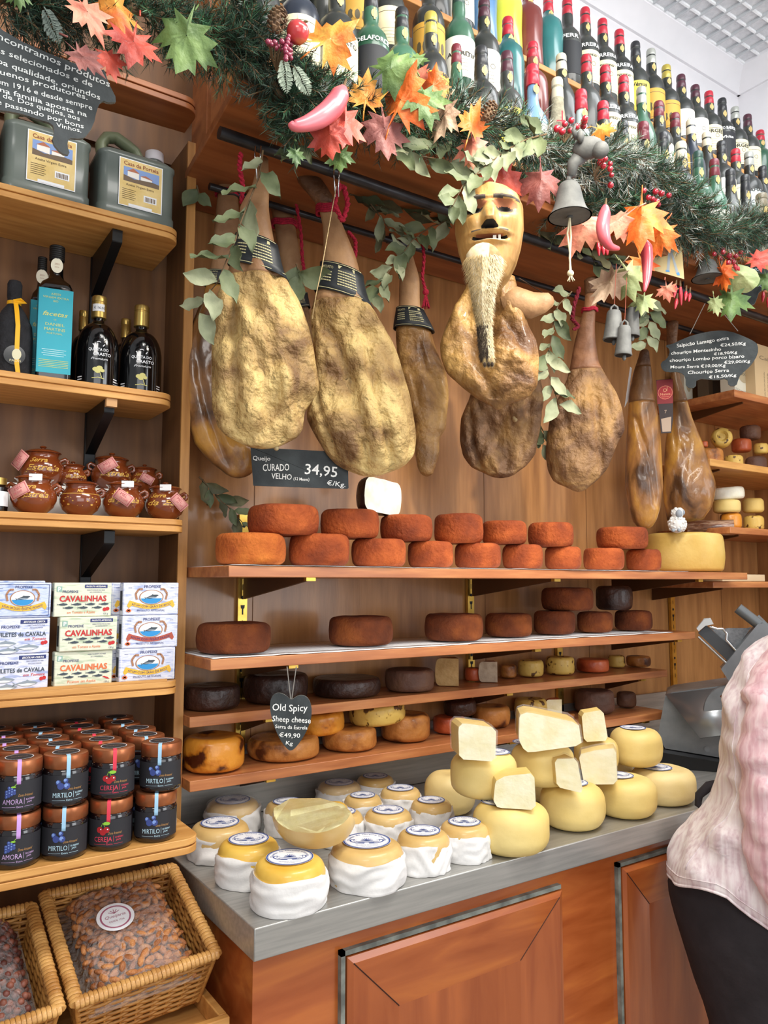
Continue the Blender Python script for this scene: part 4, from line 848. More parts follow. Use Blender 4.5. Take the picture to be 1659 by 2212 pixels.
# ------------------------------------------------------------------ baskets
wick=pm('wicker','#a06c34','#c8934e','#b78040',sc=(1,1,1),ns=30,det=4,rough=.5,bump=.2,bs=150); wickd=pm('wicker_rim','#a87338','#d2a05c',ns=25,det=4,rough=.5,coat=.2,bump=.2,bs=150)
def basket(label,FL,FR,BR,BL,dep):
    """rim corners in world space"""
    o=(FL+FR+BR+BL)/4; t=thing('wicker_basket',label,'basket',o,0,'wicker baskets of nuts')
    C4=[c-o for c in (FL,FR,BR,BL)]; n=(C4[1]-C4[0]).cross(C4[3]-C4[0]).normalized()
    L4=[c*.86-n*dep for c in C4]
    g=G()
    rows=int(dep/.0065)
    for r in range(rows):
        q=(r+.5)/rows; cs=[C4[i].lerp(L4[i],q) for i in range(4)]; pts=[]
        for i in range(4):
            a,b=cs[i],cs[(i+1)%4]; e=(b-a).normalized(); nn=e.cross(n).normalized(); m=16
            for k in range(m):
                u=k/m; ph=u*m/2*PI*1.0+(PI if r%2 else 0); pts.append(a.lerp(b,u)+nn*(.0028*math.sin(ph*1.0+PI/4)))
        pts.append(pts[0]); g.tube(pts,.0032,5)
    build('weave',g,wick,t,sharp=80)
    g=G()
    for i in range(4):
        a,b=C4[i],C4[(i+1)%4]; A,B=L4[i],L4[(i+1)%4]
        for k in range(8): u=(k+.5)/8; g.tube([a.lerp(b,u),A.lerp(B,u)],.0026,5)
        g.tube([C4[i],L4[i]],.0045,6)
    build('stakes',g,wick,t,sharp=80)
    g=G(); w=.012
    for i in range(4):
        a,b=C4[i],C4[(i+1)%4]; e=(b-a).normalized(); L=(b-a).length; m=int(L/.0075); nn=e.cross(n).normalized()
        for k in range(m+1):
            c=a+e*(L*k/m); q=1+.05*math.sin(k*2.7)
            R=[]
            for s_ in (-.0035,.0035): R.append([c+e*s_+nn*(.011*q*math.cos(2*PI*j/10))+n*(.0075*q*math.sin(2*PI*j/10)+.002) for j in range(10)])
            mid=[c+nn*(.0125*q*math.cos(2*PI*j/10))+n*(.0088*q*math.sin(2*PI*j/10)+.002) for j in range(10)]
            g.loft([R[0],mid,R[1]])
    build('wrapped_rim',g,wickd,t,sharp=60)
    g=G(); g.add([c for c in L4],[(0,1,2,3)]); b=build('base',g,wick,t); m=b.modifiers.new('s','SOLIDIFY'); m.thickness=.004
    return t,C4,L4,n,o
FL=at(165,2168,Y=1.41);FR_=at(466,2062,Y=1.41);BR=at(372,1876,X=.57);BL=at(96,1935,X=.325)
bk,C4,L4,nb,ob=basket('wicker basket holding the vacuum bag of almonds, below the jam shelf',FL,FR_,BR,BL,.115)
dx=(FL-FR_); dx=dx+dx.normalized()*.028
bk2,C4b,L4b,nb2,ob2=basket('wicker basket holding the bag of hazelnuts at the left edge',FL+dx,FR_+dx,BR+dx,BL+dx,.115)
def nutbag(label,C,n,o,nut,nm,seed,rnd):
    u=(C[1]-C[0]).normalized(); v=(C[3]-C[0]); v=(v-u*v.dot(u)).normalized()
    cen=(C[0]+C[1]+C[2]+C[3])/4-n*.04
    t=thing(nm,label,'bag of nuts',o+cen,0)
    W=(C[1]-C[0]).length*.36; Hh=(C[3]-C[0]).length*.46
    g=G(); rs=random.Random(seed); 
    step=.0125 if rnd else .013
    ny=int(2*Hh/step); 
    for layer in range(2):
      for iy in range(ny):
        nx=int(2*W/(step*1.15))
        for ix in range(nx):
            a=-W+(ix+.5+.5*(iy%2))*2*W/nx; b=-Hh+(iy+.5)*2*Hh/ny
            if abs(a)>W: continue
            hgt=.045*math.sqrt(max(.05,1-(a/W)**4))*(1-.3*(b/Hh)**2)-.012*layer
            p=u*(a+rs.uniform(-.003,.003))+v*(b+rs.uniform(-.003,.003))+n*(hgt+rs.uniform(-.004,.004))
            M=Matrix.Translation(p)@Matrix.Rotation(rs.uniform(0,6.28),4,n)@Matrix.Rotation(rs.uniform(-.6,.6),4,u)
            i0=len(g.v); 
            if rnd: g.ell((0,0,0),.0068,.0068,.0066,rs.choice((0,0,1)),7,5)
            else: g.ell((0,0,0),.0125,.0072,.0048,rs.choice((0,0,1)),8,5)
            g.xf(M,i0)
    b=build('nuts',g,nut,t,sharp=80); b['kind']='stuff'
    g=G(); N=26; R=[]
    for iy in range(N+1):
        row=[]
        for ix in range(N+1):
            a=lerp(-1.13,1.13,ix/N); b=lerp(-1.06,1.08,iy/N); e=max(0,1-max(abs(a),abs(b))**6)
            hh=.052*math.sqrt(max(0,1-min(1,abs(a)/1.02)**4))*(1-.3*b*b) if abs(a)<1.02 and abs(b)<1.02 else 0
            p=u*(a*W)+v*(b*Hh)+n*(hh+.0035*nz((a*3,b*3,0),3.1,seed)+.0025*nz((a,b,0),13,seed)); row.append(p)
        R.append(row)
    g.loft(R,close=False,cap=False); build('vacuum_film',g,film_s,t,sharp=80)
    return t,u,v,W,Hh
film_s=pm('vacuum_film','#ffffff',rough=.1,alpha=.16,coat=1,bump=1,bs=55,bd=.03)
alm=[pm('almond','#a9693a','#c18550',ns=90,rough=.5,bump=.4,bs=250),pm('almond_dark','#8c522c','#a66b40',ns=90,rough=.5,bump=.4,bs=250)]
haz=[pm('hazelnut','#6d3b2c','#8c5442',ns=60,rough=.5),pm('hazelnut_dark','#522a22','#744035',ns=60,rough=.5)]
ab,u,v,W,Hh=nutbag('vacuum-packed clear bag of almonds with a round white label',C4,nb,ob,alm,'almond_bag',3,False)
nutbag('clear bag of peeled hazelnuts in the left basket',C4b,nb2,ob2,haz,'hazelnut_bag',8,True)
g=G(); rr=.034; disc(g,0,0,rr,rr,0,0,36); ring(g,0,0,rr*.82,rr*.82,rr*.09,-.0003,1,30); tg(g,'Queijaria',0,-.001,h=.007,w=rr*1.1,y=-.0004,mi=1,shear=.3); tg(g,'AMÊNDOA DA REGIÃO',0,-rr*.98,h=.003,y=-.0004,mi=2,arc=rr*.0001+.001) if False else None
tg(g,'DESDE 1916',0,-rr*.35,h=.004,w=rr*.8,y=-.0004,mi=1)
for k in range(5): a=math.radians(30+30*k); line(g,[(0,rr*.25),(rr*.35*math.cos(a),rr*.25+rr*.3*math.sin(a))],.0012,-.0004,1)
M=Matrix((( u.x,-nb.x,v.x,0),(u.y,-nb.y,v.y,0),(u.z,-nb.z,v.z,0),(0,0,0,1))); g.xf(M)
l=build('label',g,[lab_w,flat('#a8627a'),navy],ab); l.location=v*(Hh*.12)-u*(W*.25)+nb*.058
# tray below the baskets
g=G(); A=at(497,2196,Y=1.36); g.box(-1.2,A.x,1.36,1.90,A.z-.05,A.z-.035); g.box(-1.2,A.x,1.36,1.375,A.z-.035,A.z); g.box(A.x-.015,A.x,1.375,1.90,A.z-.035,A.z); 
b=build('display_tray',g,wood_left,None,(0,0,0),bevel=.002); tag(b,'low wooden tray carrying the wicker baskets','tray')
g=G(); g.box(-1.2,A.x-.04,1.50,1.90,.0,A.z-.051); b=build('base_cabinet',g,wood_left_panel); tag(b,'plain dark wooden base below the basket tray','cabinet')
# ------------------------------------------------------------------ rails
def rail(name,label,Y,z,x0,x1,r,m,brk=()):
    t=thing(name,label,'rail',(x0,Y,z)); g=G(); n=60
    g.tube([(lerp(0,x1-x0,k/n),0,0) for k in range(n+1)],r,14); build('tube',g,m,t,sharp=60)
    for b in brk:
        g=G(); g.tube([(b-x0,0,r*.5),(b-x0,0,.06)],.004,8); g.box(b-x0-.012,b-x0+.012,-.004,.004,-r-.001,r+.001); build('hanger',g,m,t)
    return t
PZ=2.477
rail('hanging_rail','thick black steel pipe under the bottle shelf, running above the hams',1.5,PZ,.585,3.2,.0135,pipe_m,(.75,1.45,2.2,2.9))
rail('hanging_rail','thinner black steel rail behind, below the thick pipe and near the wall',1.75,2.49,.66,3.25,.009,pipe_m,(1.2,2.1,3.0))
# ------------------------------------------------------------------ hams
hamY=pm('ham_cured_yellow','#735331','#d6b878','#b0905a',ns=9,det=9,rough=.6,bump=1,bs=26,bd=.03,ramp=(.34,.62),dist=.5)
hamL=pm('ham_leg_skin','#7d5738','#c49a6e','#a67e58',ns=8,det=6,rough=.5,bump=.35,bs=40,ramp=(.3,.7),dist=.6)
hamS=pm('ham_shank_red','#5c3a28','#a0724e','#7e5438',ns=9,det=6,rough=.5,bump=.4,bs=40,ramp=(.3,.7),dist=.6); hamD=pm('ham_shank_umber','#4a3020','#93683f','#6c4a2c',sc=(1,1,.6),ns=9,det=6,rough=.4,coat=.2,bump=.4,bs=40,ramp=(.3,.7),dist=.6)
hamB=pm('ham_cured_brown','#4b2f1c','#a07a48','#79583a',ns=9,det=8,rough=.6,bump=1,bs=30,bd=.018,ramp=(.32,.66),dist=.6)
hamO=pm('ham_cured_ochre','#5f3d1e','#c59a57','#9a7240',ns=9,det=8,rough=.5,bump=1,bs=30,bd=.016,ramp=(.32,.66),dist=.6,coat=.15)
hamG=pm('ham_glossy_amber','#4a2f1a','#c08b3c','#94663a',sc=(1,1,.5),ns=10,det=6,rough=.35,coat=.4,bump=.5,bs=26,bd=.012,ramp=(.36,.62),dist=.6)
hoof=pm('ham_shank_dark','#4d3322','#8a6344','#6a4a32',ns=14,det=6,rough=.5,bump=.7,bs=50,ramp=(.3,.7))
fatm=pm('ham_skin_orange','#a8642c','#cf914a',ns=9,det=5,rough=.4,coat=.3,bump=.3,bs=30)
HAMS={}
def ham(key,label,rows,Y,mats,legy,hoofy=None,thick=.55,seed=1,amp=1,n=72,m=64,dents=(),skin=None,group=None,name='cured_ham'):
    ys=[r[0] for r in rows]; py=(ys[0]+ys[-1])/2; px=sum((r[1]+r[2])/2 for r in rows)/len(rows)
    F=Fr(px,py,Y=Y); R=[(F.h((a+b)/2,y)[1],F.h(a,y)[0],F.h(b,y)[0]) for y,a,b in rows]
    t=thing(name,label,'ham',F.o,F.rz,group)
    R=smooth_rows(R,n)[::-1]; zl=F.h(px,legy)[1]; zh=F.h(px,hoofy)[1] if hoofy else 99
    wmax=max(r[2]-r[1] for r in R)/2
    D=[(F.h(a,b),rad,dep) for a,b,rad,dep in dents]
    rings=[]
    for z,a,b in R:
        c=(a+b)/2; w=max((b-a)/2,.004); dth=thick*w*(1 if w>wmax*.5 else lerp(1.45,1,w/(wmax*.5))); rr=[]
        for j in range(m):
            an=2*PI*j/m; ca,sa=math.cos(an),math.sin(an)
            q=abs(sa)**.85*(1 if sa>0 else -1)
            x=c+w*ca; y=q*dth
            k=amp*min(w,.09)*(.24*nz((x,y,z*.45),6,seed)+.04*nz((x,y,z*.6),26,seed))*(1 if w>.035 else .6)
            ln=-amp*min(w,.1)*(.20*max(0,1-abs(nz((x*1.5+z*.3,y*.3,z*.28),9,seed+7))*4)+.07*max(0,1-abs(nz((x*1.3-z*.2,y*.4,z*.5),22,seed+17))*4)-.10*max(0,nz((x,0,z*.8),7,seed+30))) if w>.05 else 0
            if sa<0: k+=ln
            y2=y*(1+.0)+sa*k; x2=x+ca*k*.35
            if sa<0:
                for (dx,dz),rad,dep in D:
                    d2=((x-dx)**2+(z-dz)**2)/(rad*rad)
                    if d2<4: y2+=dep*math.exp(-d2)
            rr.append((x2,y2,z))
        rings.append(rr)
    def seg(i0,i1,nm,mt):
        if i1-i0<1: return
        g=G(); g.loft(rings[i0:i1+1]); return build(nm,g,mt,t,sharp=180)
    il=min(range(n),key=lambda i:abs(R[i][0]-zl)); ih=min(range(n),key=lambda i:abs(R[i][0]-zh)) if hoofy else 0
    # end caps pulled in
    def capr(rr,f,dz): 
        cx=sum(p[0] for p in rr)/m; cy=sum(p[1] for p in rr)/m; return [((p[0]-cx)*f+cx,(p[1]-cy)*f+cy,p[2]+dz) for p in rr]
    rings[-1:]=[rings[-1],capr(rings[-1],.6,-.006),capr(rings[-1],.15,-.009)]
    rings[:1]=[capr(rings[0],.2,.008),capr(rings[0],.7,.006),rings[0]]
    il+=2; ih=ih+2 if hoofy else 0
    if R[0][0]<0: pass
    seg(0,ih,'hoof_end',hoof) if hoofy else None
    seg(ih,il,'shank',mats[1]); seg(il,len(rings)-1,'meat',mats[0])
    t['_']=0; del t['_']
    HAMS[key]=(F,t,R,thick,wmax)
    def at_z(z,ex=1.0,ph=None,dz=0):
        i=min(range(n),key=lambda i:abs(R[i][0]-z)); zz,a,b=R[i]; c=(a+b)/2; w=(b-a)/2; dth=thick*w*(1 if w>wmax*.5 else lerp(1.45,1,w/(wmax*.5)))
        return c,w*ex,dth*ex
    t_at[key]=at_z
    return t
t_at={}
def band(key,y0,y1,txt,tilt=0.,px=None):
    F,t,R,thick,wmax=HAMS[key]; z0=F.h(px or 0,y1)[1]; z1=F.h(px or 0,y0)[1]; o=bpy.data.objects
    th=thing('paper_band','black paper band with printed text around the %s'%txt,'label band',F.o,F.rz,'black paper bands on the hams')
    g=G(); m=48; rows=[]
    A=t_at[key]
    for q in range(5):
        rr=[]
        for j in range(m):
            an=2*PI*j/m; zb=lerp(z0,z1,q/4); c,w,d=A(zb-tilt*A(zb)[1]*math.cos(an)); ex=1.05+.004/max(w,.02); zz=zb-tilt*w*math.cos(an)
            rr.append((c+(w*ex+.002)*math.cos(an),(d*ex+.004)*math.sin(an),zz))
        rows.append(rr)
    g.loft(rows,cap=False); b=build('band',g,pm('band_black','#22262a','#2a2f33',ns=30,rough=.45),th,sharp=80); mm=b.modifiers.new('s','SOLIDIFY'); mm.thickness=.0008
    # printing: rows of small cream text on the near side
    g=G(); c,w,d=A((z0+z1)/2); hgt=z1-z0
    def wrapd(i0,x0):
        out=[]
        for x,y,z in g.v[i0:]:
            an=-PI/2+(x)/(w*.9); zb=lerp(z0,z1,z); c_,w_,d_=A(zb); zz=zb-tilt*w_*math.cos(an); c_,w_,d_=A(zz); ex=1.05+.004/max(w_,.02)
            out.append((c_+(w_*ex+.0030)*math.cos(an),(d_*ex+.0052)*math.sin(an),zz))
        g.v[i0:]=out
    i0=len(g.v); W=w*1.9
    quads=[]
    for k in range(6):
        L=W*.36; zc=.70-.09*k
        for s_ in range(8): 
            a=-W*.05+L*s_/8; poly(g,[(a,zc),(a+L/8*.85,zc),(a+L/8*.85,zc+.035),(a,zc+.035)],0,0)
    poly(g,[(-W*.05,.80),(W*.30,.80),(W*.30,.90),(-W*.05,.90)],0,0)
    for k in range(4):
        for s_ in range(5): a=-W*.42+s_*W*.05; poly(g,[(a,.6-.1*k),(a+W*.042,.6-.1*k),(a+W*.042,.64-.1*k),(a,.64-.1*k)],0,0)
    for s_ in range(24):
        a=-W*.5+W*s_/24; 
        for zc in (.05,.94): poly(g,[(a,zc),(a+W/24,zc),(a+W/24,zc+.018),(a,zc+.018)],0,0)
    tg(g,'PRESUNTO',-W*.3,.74,h=.10,w=W*.28,mi=0)
    wrapd(i0,0); build('print',g,flat('#c9c294'),th)
    return th
# rows: y, x left, x right
ham('back1','pale ham leaning on the post behind the front left ham',[(298,456,498),(355,466,498),(412,471,513),(488,464,517),(564,458,512),(640,440,530),(697,418,560),(754,401,575),(830,396,580),(906,404,585),(963,424,580),(1000,455,565),(1025,488,540)],1.76,(hamG,hamL),620,400,thick=.42,seed=3,amp=.7)
ham('mid','shank of a ham hanging between the two big front hams',[(372,582,600),(390,578,616),(431,581,631),(488,593,638),(564,604,650),(640,618,660),(700,612,675),(780,612,678),(850,630,664)],1.78,(hamB,hamL),660,440,thick=.6,seed=8)
ham('big1','largest wrinkled yellow ham, front left',[(345,556,580),(400,545,582),(450,519,581),(526,514,592),(583,496,606),(640,470,641),(697,459,665),(754,453,677),(830,454,690),(849,455,684),(887,455,661),(925,468,655),(944,487,642),(961,522,610)],1.55,(hamY,hamL),600,None,thick=.50,seed=5,amp=1.25,dents=((560,905,.035,-.018),(500,720,.03,.02),(530,700,.02,-.015),(640,790,.03,.016),(655,870,.03,.022),(600,830,.05,-.012),(545,730,.04,-.014)))
ham('big2','second large wrinkled ham with a curled bone end, right of the first',[(359,638,669),(393,643,699),(423,669,718),(450,688,726),(488,697,741),(545,699,764),(583,697,775),(640,682,787),(678,672,809),(735,676,847),(792,682,866),(849,668,882),(906,663,893),(944,680,899),(982,703,896),(1009,730,872),(1022,765,836)],1.57,(hamY,hamL),650,440,thick=.50,seed=12,amp=1.25,dents=((790,875,.018,-.014),(740,860,.05,.018),(770,760,.03,-.01),(720,930,.04,-.012),(830,800,.03,.012),(800,690,.04,-.012),(770,730,.035,.014)))
ham('slim3','slim grey-yellow ham left of the mask',[(552,872,892),(602,863,906),(663,861,908),(716,855,931),(758,858,944),(803,866,964),(849,880,971),(906,893,966),(925,897,964),(948,897,950),(980,897,949),(1010,902,940),(1022,908,936)],1.66,(hamO,hamL),690,None,thick=.7,seed=20)
ham('sh1','orange-brown shoulder ham hanging directly under the mask beard',[(600,1010,1112),(624,1001,1118),(657,980,1128),(705,959,1140),(738,948,1158),(770,950,1163),(803,962,1163),(836,998,1160),(860,1030,1140),(878,1062,1090)],1.42,(hamO,hamO),612,None,thick=.42,seed=25,amp=1.3,dents=((1115,785,.02,-.015),(1010,760,.04,.02),(1070,720,.03,.016),(1040,830,.03,-.012)))
F,t_,_,_,_=HAMS['sh1']; g=G(); pts=[F.p3(x,y) for x,y in ((1085,660),(1115,652),(1150,660),(1172,655),(1188,648),(1195,646))]; rd=[.03,.037,.034,.026,.018,.006]
g.tube(pts,rd,20); g.v=[(x+.004*nz((x,y,z),30,2),y*.9+.004*nz((x,y,z),25,5),z+.004*nz((x,y,z),30,9)) for x,y,z in g.v]; build('shank_stub',g,hamL,t_,sharp=180)
ham('sh2','dark brown shoulder ham hanging behind and below the one under the mask',[(760,1060,1150),(812,1030,1167),(861,1012,1177),(900,996,1170),(949,994,1163),(982,1001,1157),(1008,1020,1136),(1026,1055,1110)],1.66,(hamB,hamB),770,None,thick=.45,seed=31,amp=1.2,dents=((1115,905,.02,-.018),(1060,940,.04,.014)))
ham('h5','reddish-brown ham with a long neck, right of the mask',[(605,1262,1300),(634,1264,1293),(666,1261,1287),(705,1250,1285),(738,1241,1287),(787,1232,1295),(819,1225,1313),(852,1209,1333),(884,1194,1345),(933,1183,1351),(959,1180,1337),(982,1180,1327),(1014,1185,1313),(1040,1199,1290),(1056,1232,1268)],1.55,(hamB,hamS),800,640,thick=.5,seed=41,amp=1.2,dents=((1290,870,.025,.02),(1270,880,.015,-.012),(1250,1020,.03,-.012)))
ham('h6','narrow glossy ham seen edge-on with a yellow lower end',[(760,1382,1402),(806,1368,1408),(848,1360,1412),(904,1356,1423),(960,1353,1429),(1016,1350,1432),(1058,1350,1433),(1100,1359,1426),(1125,1366,1418),(1137,1376,1410)],1.66,(hamG,hamD),870,790,thick=.8,seed=47,amp=.8)
ham('h7','broad dark ham with a yellow flank at the right, beside the red-tagged label',[(697,1440,1466),(750,1440,1462),(820,1450,1470),(848,1454,1480),(904,1446,1496),(960,1437,1519),(1016,1435,1535),(1044,1433,1544),(1072,1432,1543),(1100,1436,1535),(1122,1440,1520)],1.68,(hamG,hamD),870,740,thick=.5,seed=53,amp=1)
band('big1',518,588,'neck of the front left ham',.28,555); band('big2',580,645,'neck of the second large ham',.35,735); band('slim3',668,714,'neck of the slim ham',.12,885); band('back1',590,622,'neck of the pale ham by the post',.1,480); band('mid',640,672,'shank between the big hams',-.4,640)
# bone details
for key,px,py,r in (('big1',597,968,.006),('big2',792,876,.0095),('sh1',1112,783,.010),('sh2',1113,912,.010)):
    F,t_,_,thick,wm=HAMS[key]; a,b=F.h(px,py); g=G(); g.ell((0,0,0),r,r*1.2,r,0,12,8); o=build('bone',g,pm('bone','#8f7a55','#b8a47a',ns=60,rough=.6),t_,sharp=180); o.location=(a,-thick*wm*.92 if key!='big1' else 0,b)
# cords
def cord(name,label,pts,rad=.004,m=redrope,knot=None,cat='cord',twist=True,group='red cords on the hams',tassel=False):
    o=Vector(pts[0]); P=[Vector(p)-o for p in pts]; Q=[]
    for i in range(len(P)-1):
        for k in range(8): Q.append(P[i].lerp(P[i+1],k/8))
    Q.append(P[-1]); Q=[(Q[max(i-1,0)]+Q[i]*2+Q[min(i+1,len(Q)-1)])/4 for i in range(len(Q))]
    g=G()
    if twist:
        for s_ in (0,PI):
            g.tube([q+Vector((math.cos(i*1.3+s_),math.sin(i*1.3+s_),0))*rad*.5 for i,q in enumerate(Q)],rad*.62,6)
    else: g.tube(Q,rad,6)
    if tassel:
        e=Q[-1]
        for k in range(14): a=k*2.4; g.tube([e,e+Vector((math.cos(a)*rad*2.2,math.sin(a)*rad*2.2,-rad*9))],rad*.35,4)
        g.ell(e,rad*1.8,rad*1.8,rad*1.8)
    return tag(build(name,g,m,None,o,sharp=80),label,cat,group)
def loopring(key,py,px,label,w=3,ex=1.08):
    F,t_,R,thick,wm=HAMS[key]; z=F.h(px,py)[1]; c,ww,d=t_at[key](z); g=G()
    for k in range(w):
        zz=z+(k-w/2)*.0055; g.tube([(c+(ww*ex+.003)*math.cos(2*PI*j/24),(d*ex+.003)*math.sin(2*PI*j/24),zz+.002*math.sin(j)) for j in range(25)],.0035,6)
    return tag(build('red_cord_loop',g,redrope,None,F.o,F.rz,sharp=80),label,'cord','red cords on the hams')
loopring('back1',415,490,'red cord wound around the pale ham by the post'); loopring('mid',482,615,'red cord wound around the shank between the big hams')
loopring('big2',452,707,'red cord wound around the ankle of the second large ham',4); loopring('h5',668,1275,'red cord wound around the neck of the reddish ham',2)
W3=lambda x,y,Y:at(x,y,Y=Y)
cord('red_rope','red cord hanging in front of the leftmost ham shanks',[W3(520,330,1.5),W3(517,360,1.52),W3(524,400,1.55),W3(522,440,1.58)],.006)
cord('red_rope','long twisted red cord hanging beside the middle shank',[W3(640,440,1.7),W3(650,500,1.7),W3(653,560,1.7),W3(658,590,1.7)],.0048)
cord('red_rope','thick looped red cord at the top of the second large ham',[W3(735,395,1.49),W3(722,440,1.5),W3(740,480,1.52),W3(752,440,1.5),W3(742,400,1.49)],.0065)
cord('red_rope','red cord trailing down behind the second large ham neck',[W3(752,500,1.6),W3(768,520,1.62),W3(768,550,1.62),W3(760,570,1.6)],.0055)
cord('red_rope','tasselled red cord beside the slim ham',[W3(913,520,1.6),W3(916,560,1.6),W3(912,600,1.6),W3(920,632,1.6)],.0048,tassel=True)
cord('red_rope','knotted dark red cord hanging left of the reddish ham',[W3(1252,620,1.5),W3(1240,660,1.5),W3(1236,690,1.5),W3(1250,705,1.5),W3(1240,712,1.5)],.0065,pm('cord_darkred','#6d1424','#8a1c30',ns=150,rough=.85,bump=.6,bs=300))
cord('ham_string','thin pale string from the pipe clip down the second large ham',[W3(727,400,1.47),W3(714,470,1.46),W3(695,580,1.46),W3(682,640,1.47),W3(674,690,1.5)],.0011,twine,twist=False,group=None)
cord('ham_string','thin brown string tied from the mask to the rail on the right',[W3(1120,600,1.5),W3(1160,625,1.6),W3(1195,645,1.7)],.0015,pm('string_brown','#4a3424',rough=.9),twist=False,group=None)
# wire clips on the rails
def clip(px,py,Y,label):
    o=at(px,py,Y=Y); t=thing('wire_hook',label,'hook',o,-.6,'wire hooks holding the hams')
    for s_ in (-1,1):
        g=G(); g.tube([(s_*.006,0,.028),(s_*.006,-.018,.02),(s_*.006,-.02,-.005),(s_*.004,-.012,-.03),(s_*.004,0,-.045)],.0016,6); build('prong',g,chrome,t,sharp=80)
    return t
clip(728,385,1.49,'steel hook on the pipe over the second large ham'); clip(560,345,1.49,'steel hook on the pipe over the front left ham'); clip(1275,610,1.72,'steel hook on the rear rail over the reddish ham')
# --------------------------------------------------- hanging slates
def slate_sign(label,outline,Y,lines,Fr_rz='face',hk=.62,mats=(slate,slate_edge),depth=.006,hang=(),cat='slate sign',smooth=2,cm=None,dy=0):
    cx=sum(p[0] for p in outline)/len(outline); cy=sum(p[1] for p in outline)/len(outline)
    F=Fr(cx,cy,Y=Y,rz=None if Fr_rz=='face' else Fr_rz); P=F.P(outline)
    for _ in range(smooth):
        Q=[]
        for i in range(len(P)):
            a,b=P[i],P[(i+1)%len(P)]; Q+=[(a[0]*.75+b[0]*.25,a[1]*.75+b[1]*.25),(a[0]*.25+b[0]*.75,a[1]*.25+b[1]*.75)]
        P=Q
    t=thing('slate_sign',label,cat,F.o,F.rz); g=G(); g.prism(P,0,depth,0,1); build('board',g,mats,t)
    g=G()
    for s,(xa,ya),(xb,yb),hp in lines:
        a=F.h(xa,ya); b=F.h(xb,yb); w=math.hypot(b[0]-a[0],b[1]-a[1]); rot=math.atan2(b[1]-a[1],b[0]-a[0]); h=abs(F.h(xa,ya-hp)[1]-a[1])*hk
        tg(g,s,a[0],a[1],h=h,w=w,y=-.0007,rot=0,align='l',bold=.012,jit=.05) if False else None
        i0=len(g.v); tg(g,s,0,0,h=h,w=w,y=-.0007,align='l',bold=.008,jit=.04)
        g.v[i0:]=[(a[0]+x*math.cos(rot)-z*math.sin(rot),y,a[1]+x*math.sin(rot)+z*math.cos(rot)) for x,y,z in g.v[i0:]]
    build('chalk_writing',g,cm or chalk,t)
    for p,q in hang:
        g=G(); a=F.h(*p); b=F.h(*q); g.tube([(a[0],.001,a[1]),(b[0],.001,b[1])],.0012,5); build('string',g,pm('grey_string','#8d8a84',rough=.9),t)
    return t,F
Z3=lambda pts,ox,oy,s:[(ox+x*s,oy+y*s) for x,y in pts]
slate_sign('rectangular chalkboard price sign for aged cheese hanging under the hams',[(541,965),(541,966),(750,977),(751,978),(753,1054),(750,1056),(548,1049),(547,1048)],1.63,
 [('Queijo',(546,994),(584,995),10),('CURADO',(568,1018),(625,1016),16),('VELHO',(586,1034),(630,1036),13),('(12 Meses)',(634,1037),(668,1039),7),('34,95',(658,1024),(728,1030),24),('€/Kg.',(706,1048),(746,1052),11)],smooth=0,depth=.004,hk=.95)
pts=[(945,1170),(1000,1160),(1060,1130),(1150,1095),(1300,1065),(1400,1072),(1500,1110),(1560,1140),(1590,1165),(1590,1230),(1540,1310),(1470,1370),(1455,1400),(1440,1450),(1385,1450),(1378,1396),(1300,1412),(1165,1395),(1160,1465),(1090,1460),(1090,1385),(1050,1352),(960,1355),(925,1335),(915,1290),(965,1262),(985,1200)]
L=[('Salpicão Lamego extra',(1030,1185),(1390,1130),40),('€24,50/Kg',(1330,1180),(1505,1165),34),('chouriço Montesinho',(990,1235),(1335,1205),36),('€18,90/Kg',(1285,1240),(1445,1225),30),('chouriço Lombo porco bísaro',(980,1285),(1495,1255),36),('€29,00/Kg',(1355,1298),(1535,1288),32),('Moura Serra €10,00/Kg',(985,1330),(1365,1318),34),('Chouriço Serra',(1105,1370),(1390,1352),38),('€15,50/Kg',(1250,1400),(1440,1385),32)]
slate_sign('pig-shaped slate listing chouriço prices, hanging at the right by strings',Z3(pts,1140,380,.3129),1.45,[(s,*Z3([a,b],1140,380,.3129),h*.3129) for s,a,b,h in L],smooth=1,hang=(((1490,722),(1523,655)),((1594,715),(1545,655))))
pts=[(-560,200),(-480,130),(-300,60),(-100,90),(60,230),(400,380),(640,455),(668,440),(690,520),(755,650),(700,658),(650,640),(620,700),(600,800),(545,880),(500,888),(440,880),(430,930),(450,992),(395,985),(330,905),(352,840),(335,790),(250,765),(100,715),(-60,700),(-160,720),(-180,800),(-260,790),(-300,650),(-480,560),(-590,420),(-640,300)]
L=[('Encontramos produtos',(-60,230),(700,560),70),('mais selecionados e de',(-110,300),(590,560),62),('boa qualidade, oriundos',(-60,390),(640,640),60),('pequenos produtores.',(-120,440),(560,640),58),('e em 1916 e desde sempre',(-70,520),(590,705),56),('uma família aposta na',(-60,570),(555,750),54),('linha de. Dos queijos, aos',(-120,585),(510,775),54),('e passando por bons',(-20,665),(535,825),52),('Vinhos.',(360,812),(520,850),44)]
slate_sign('large pig-shaped slate with a long chalk text, hanging before the top left shelf',Z3(pts,0,0,.3376),1.33,[(s,*Z3([a,b],0,0,.3376),h*.3376) for s,a,b,h in L],Fr_rz=0,smooth=1,cm=chalkw)
pts=[(1400,690),(1430,640),(1500,610),(1600,620),(1660,650),(1700,700),(1680,780),(1600,790),(1580,850),(1560,895),(1500,880),(1490,800),(1420,760),(1380,740)]
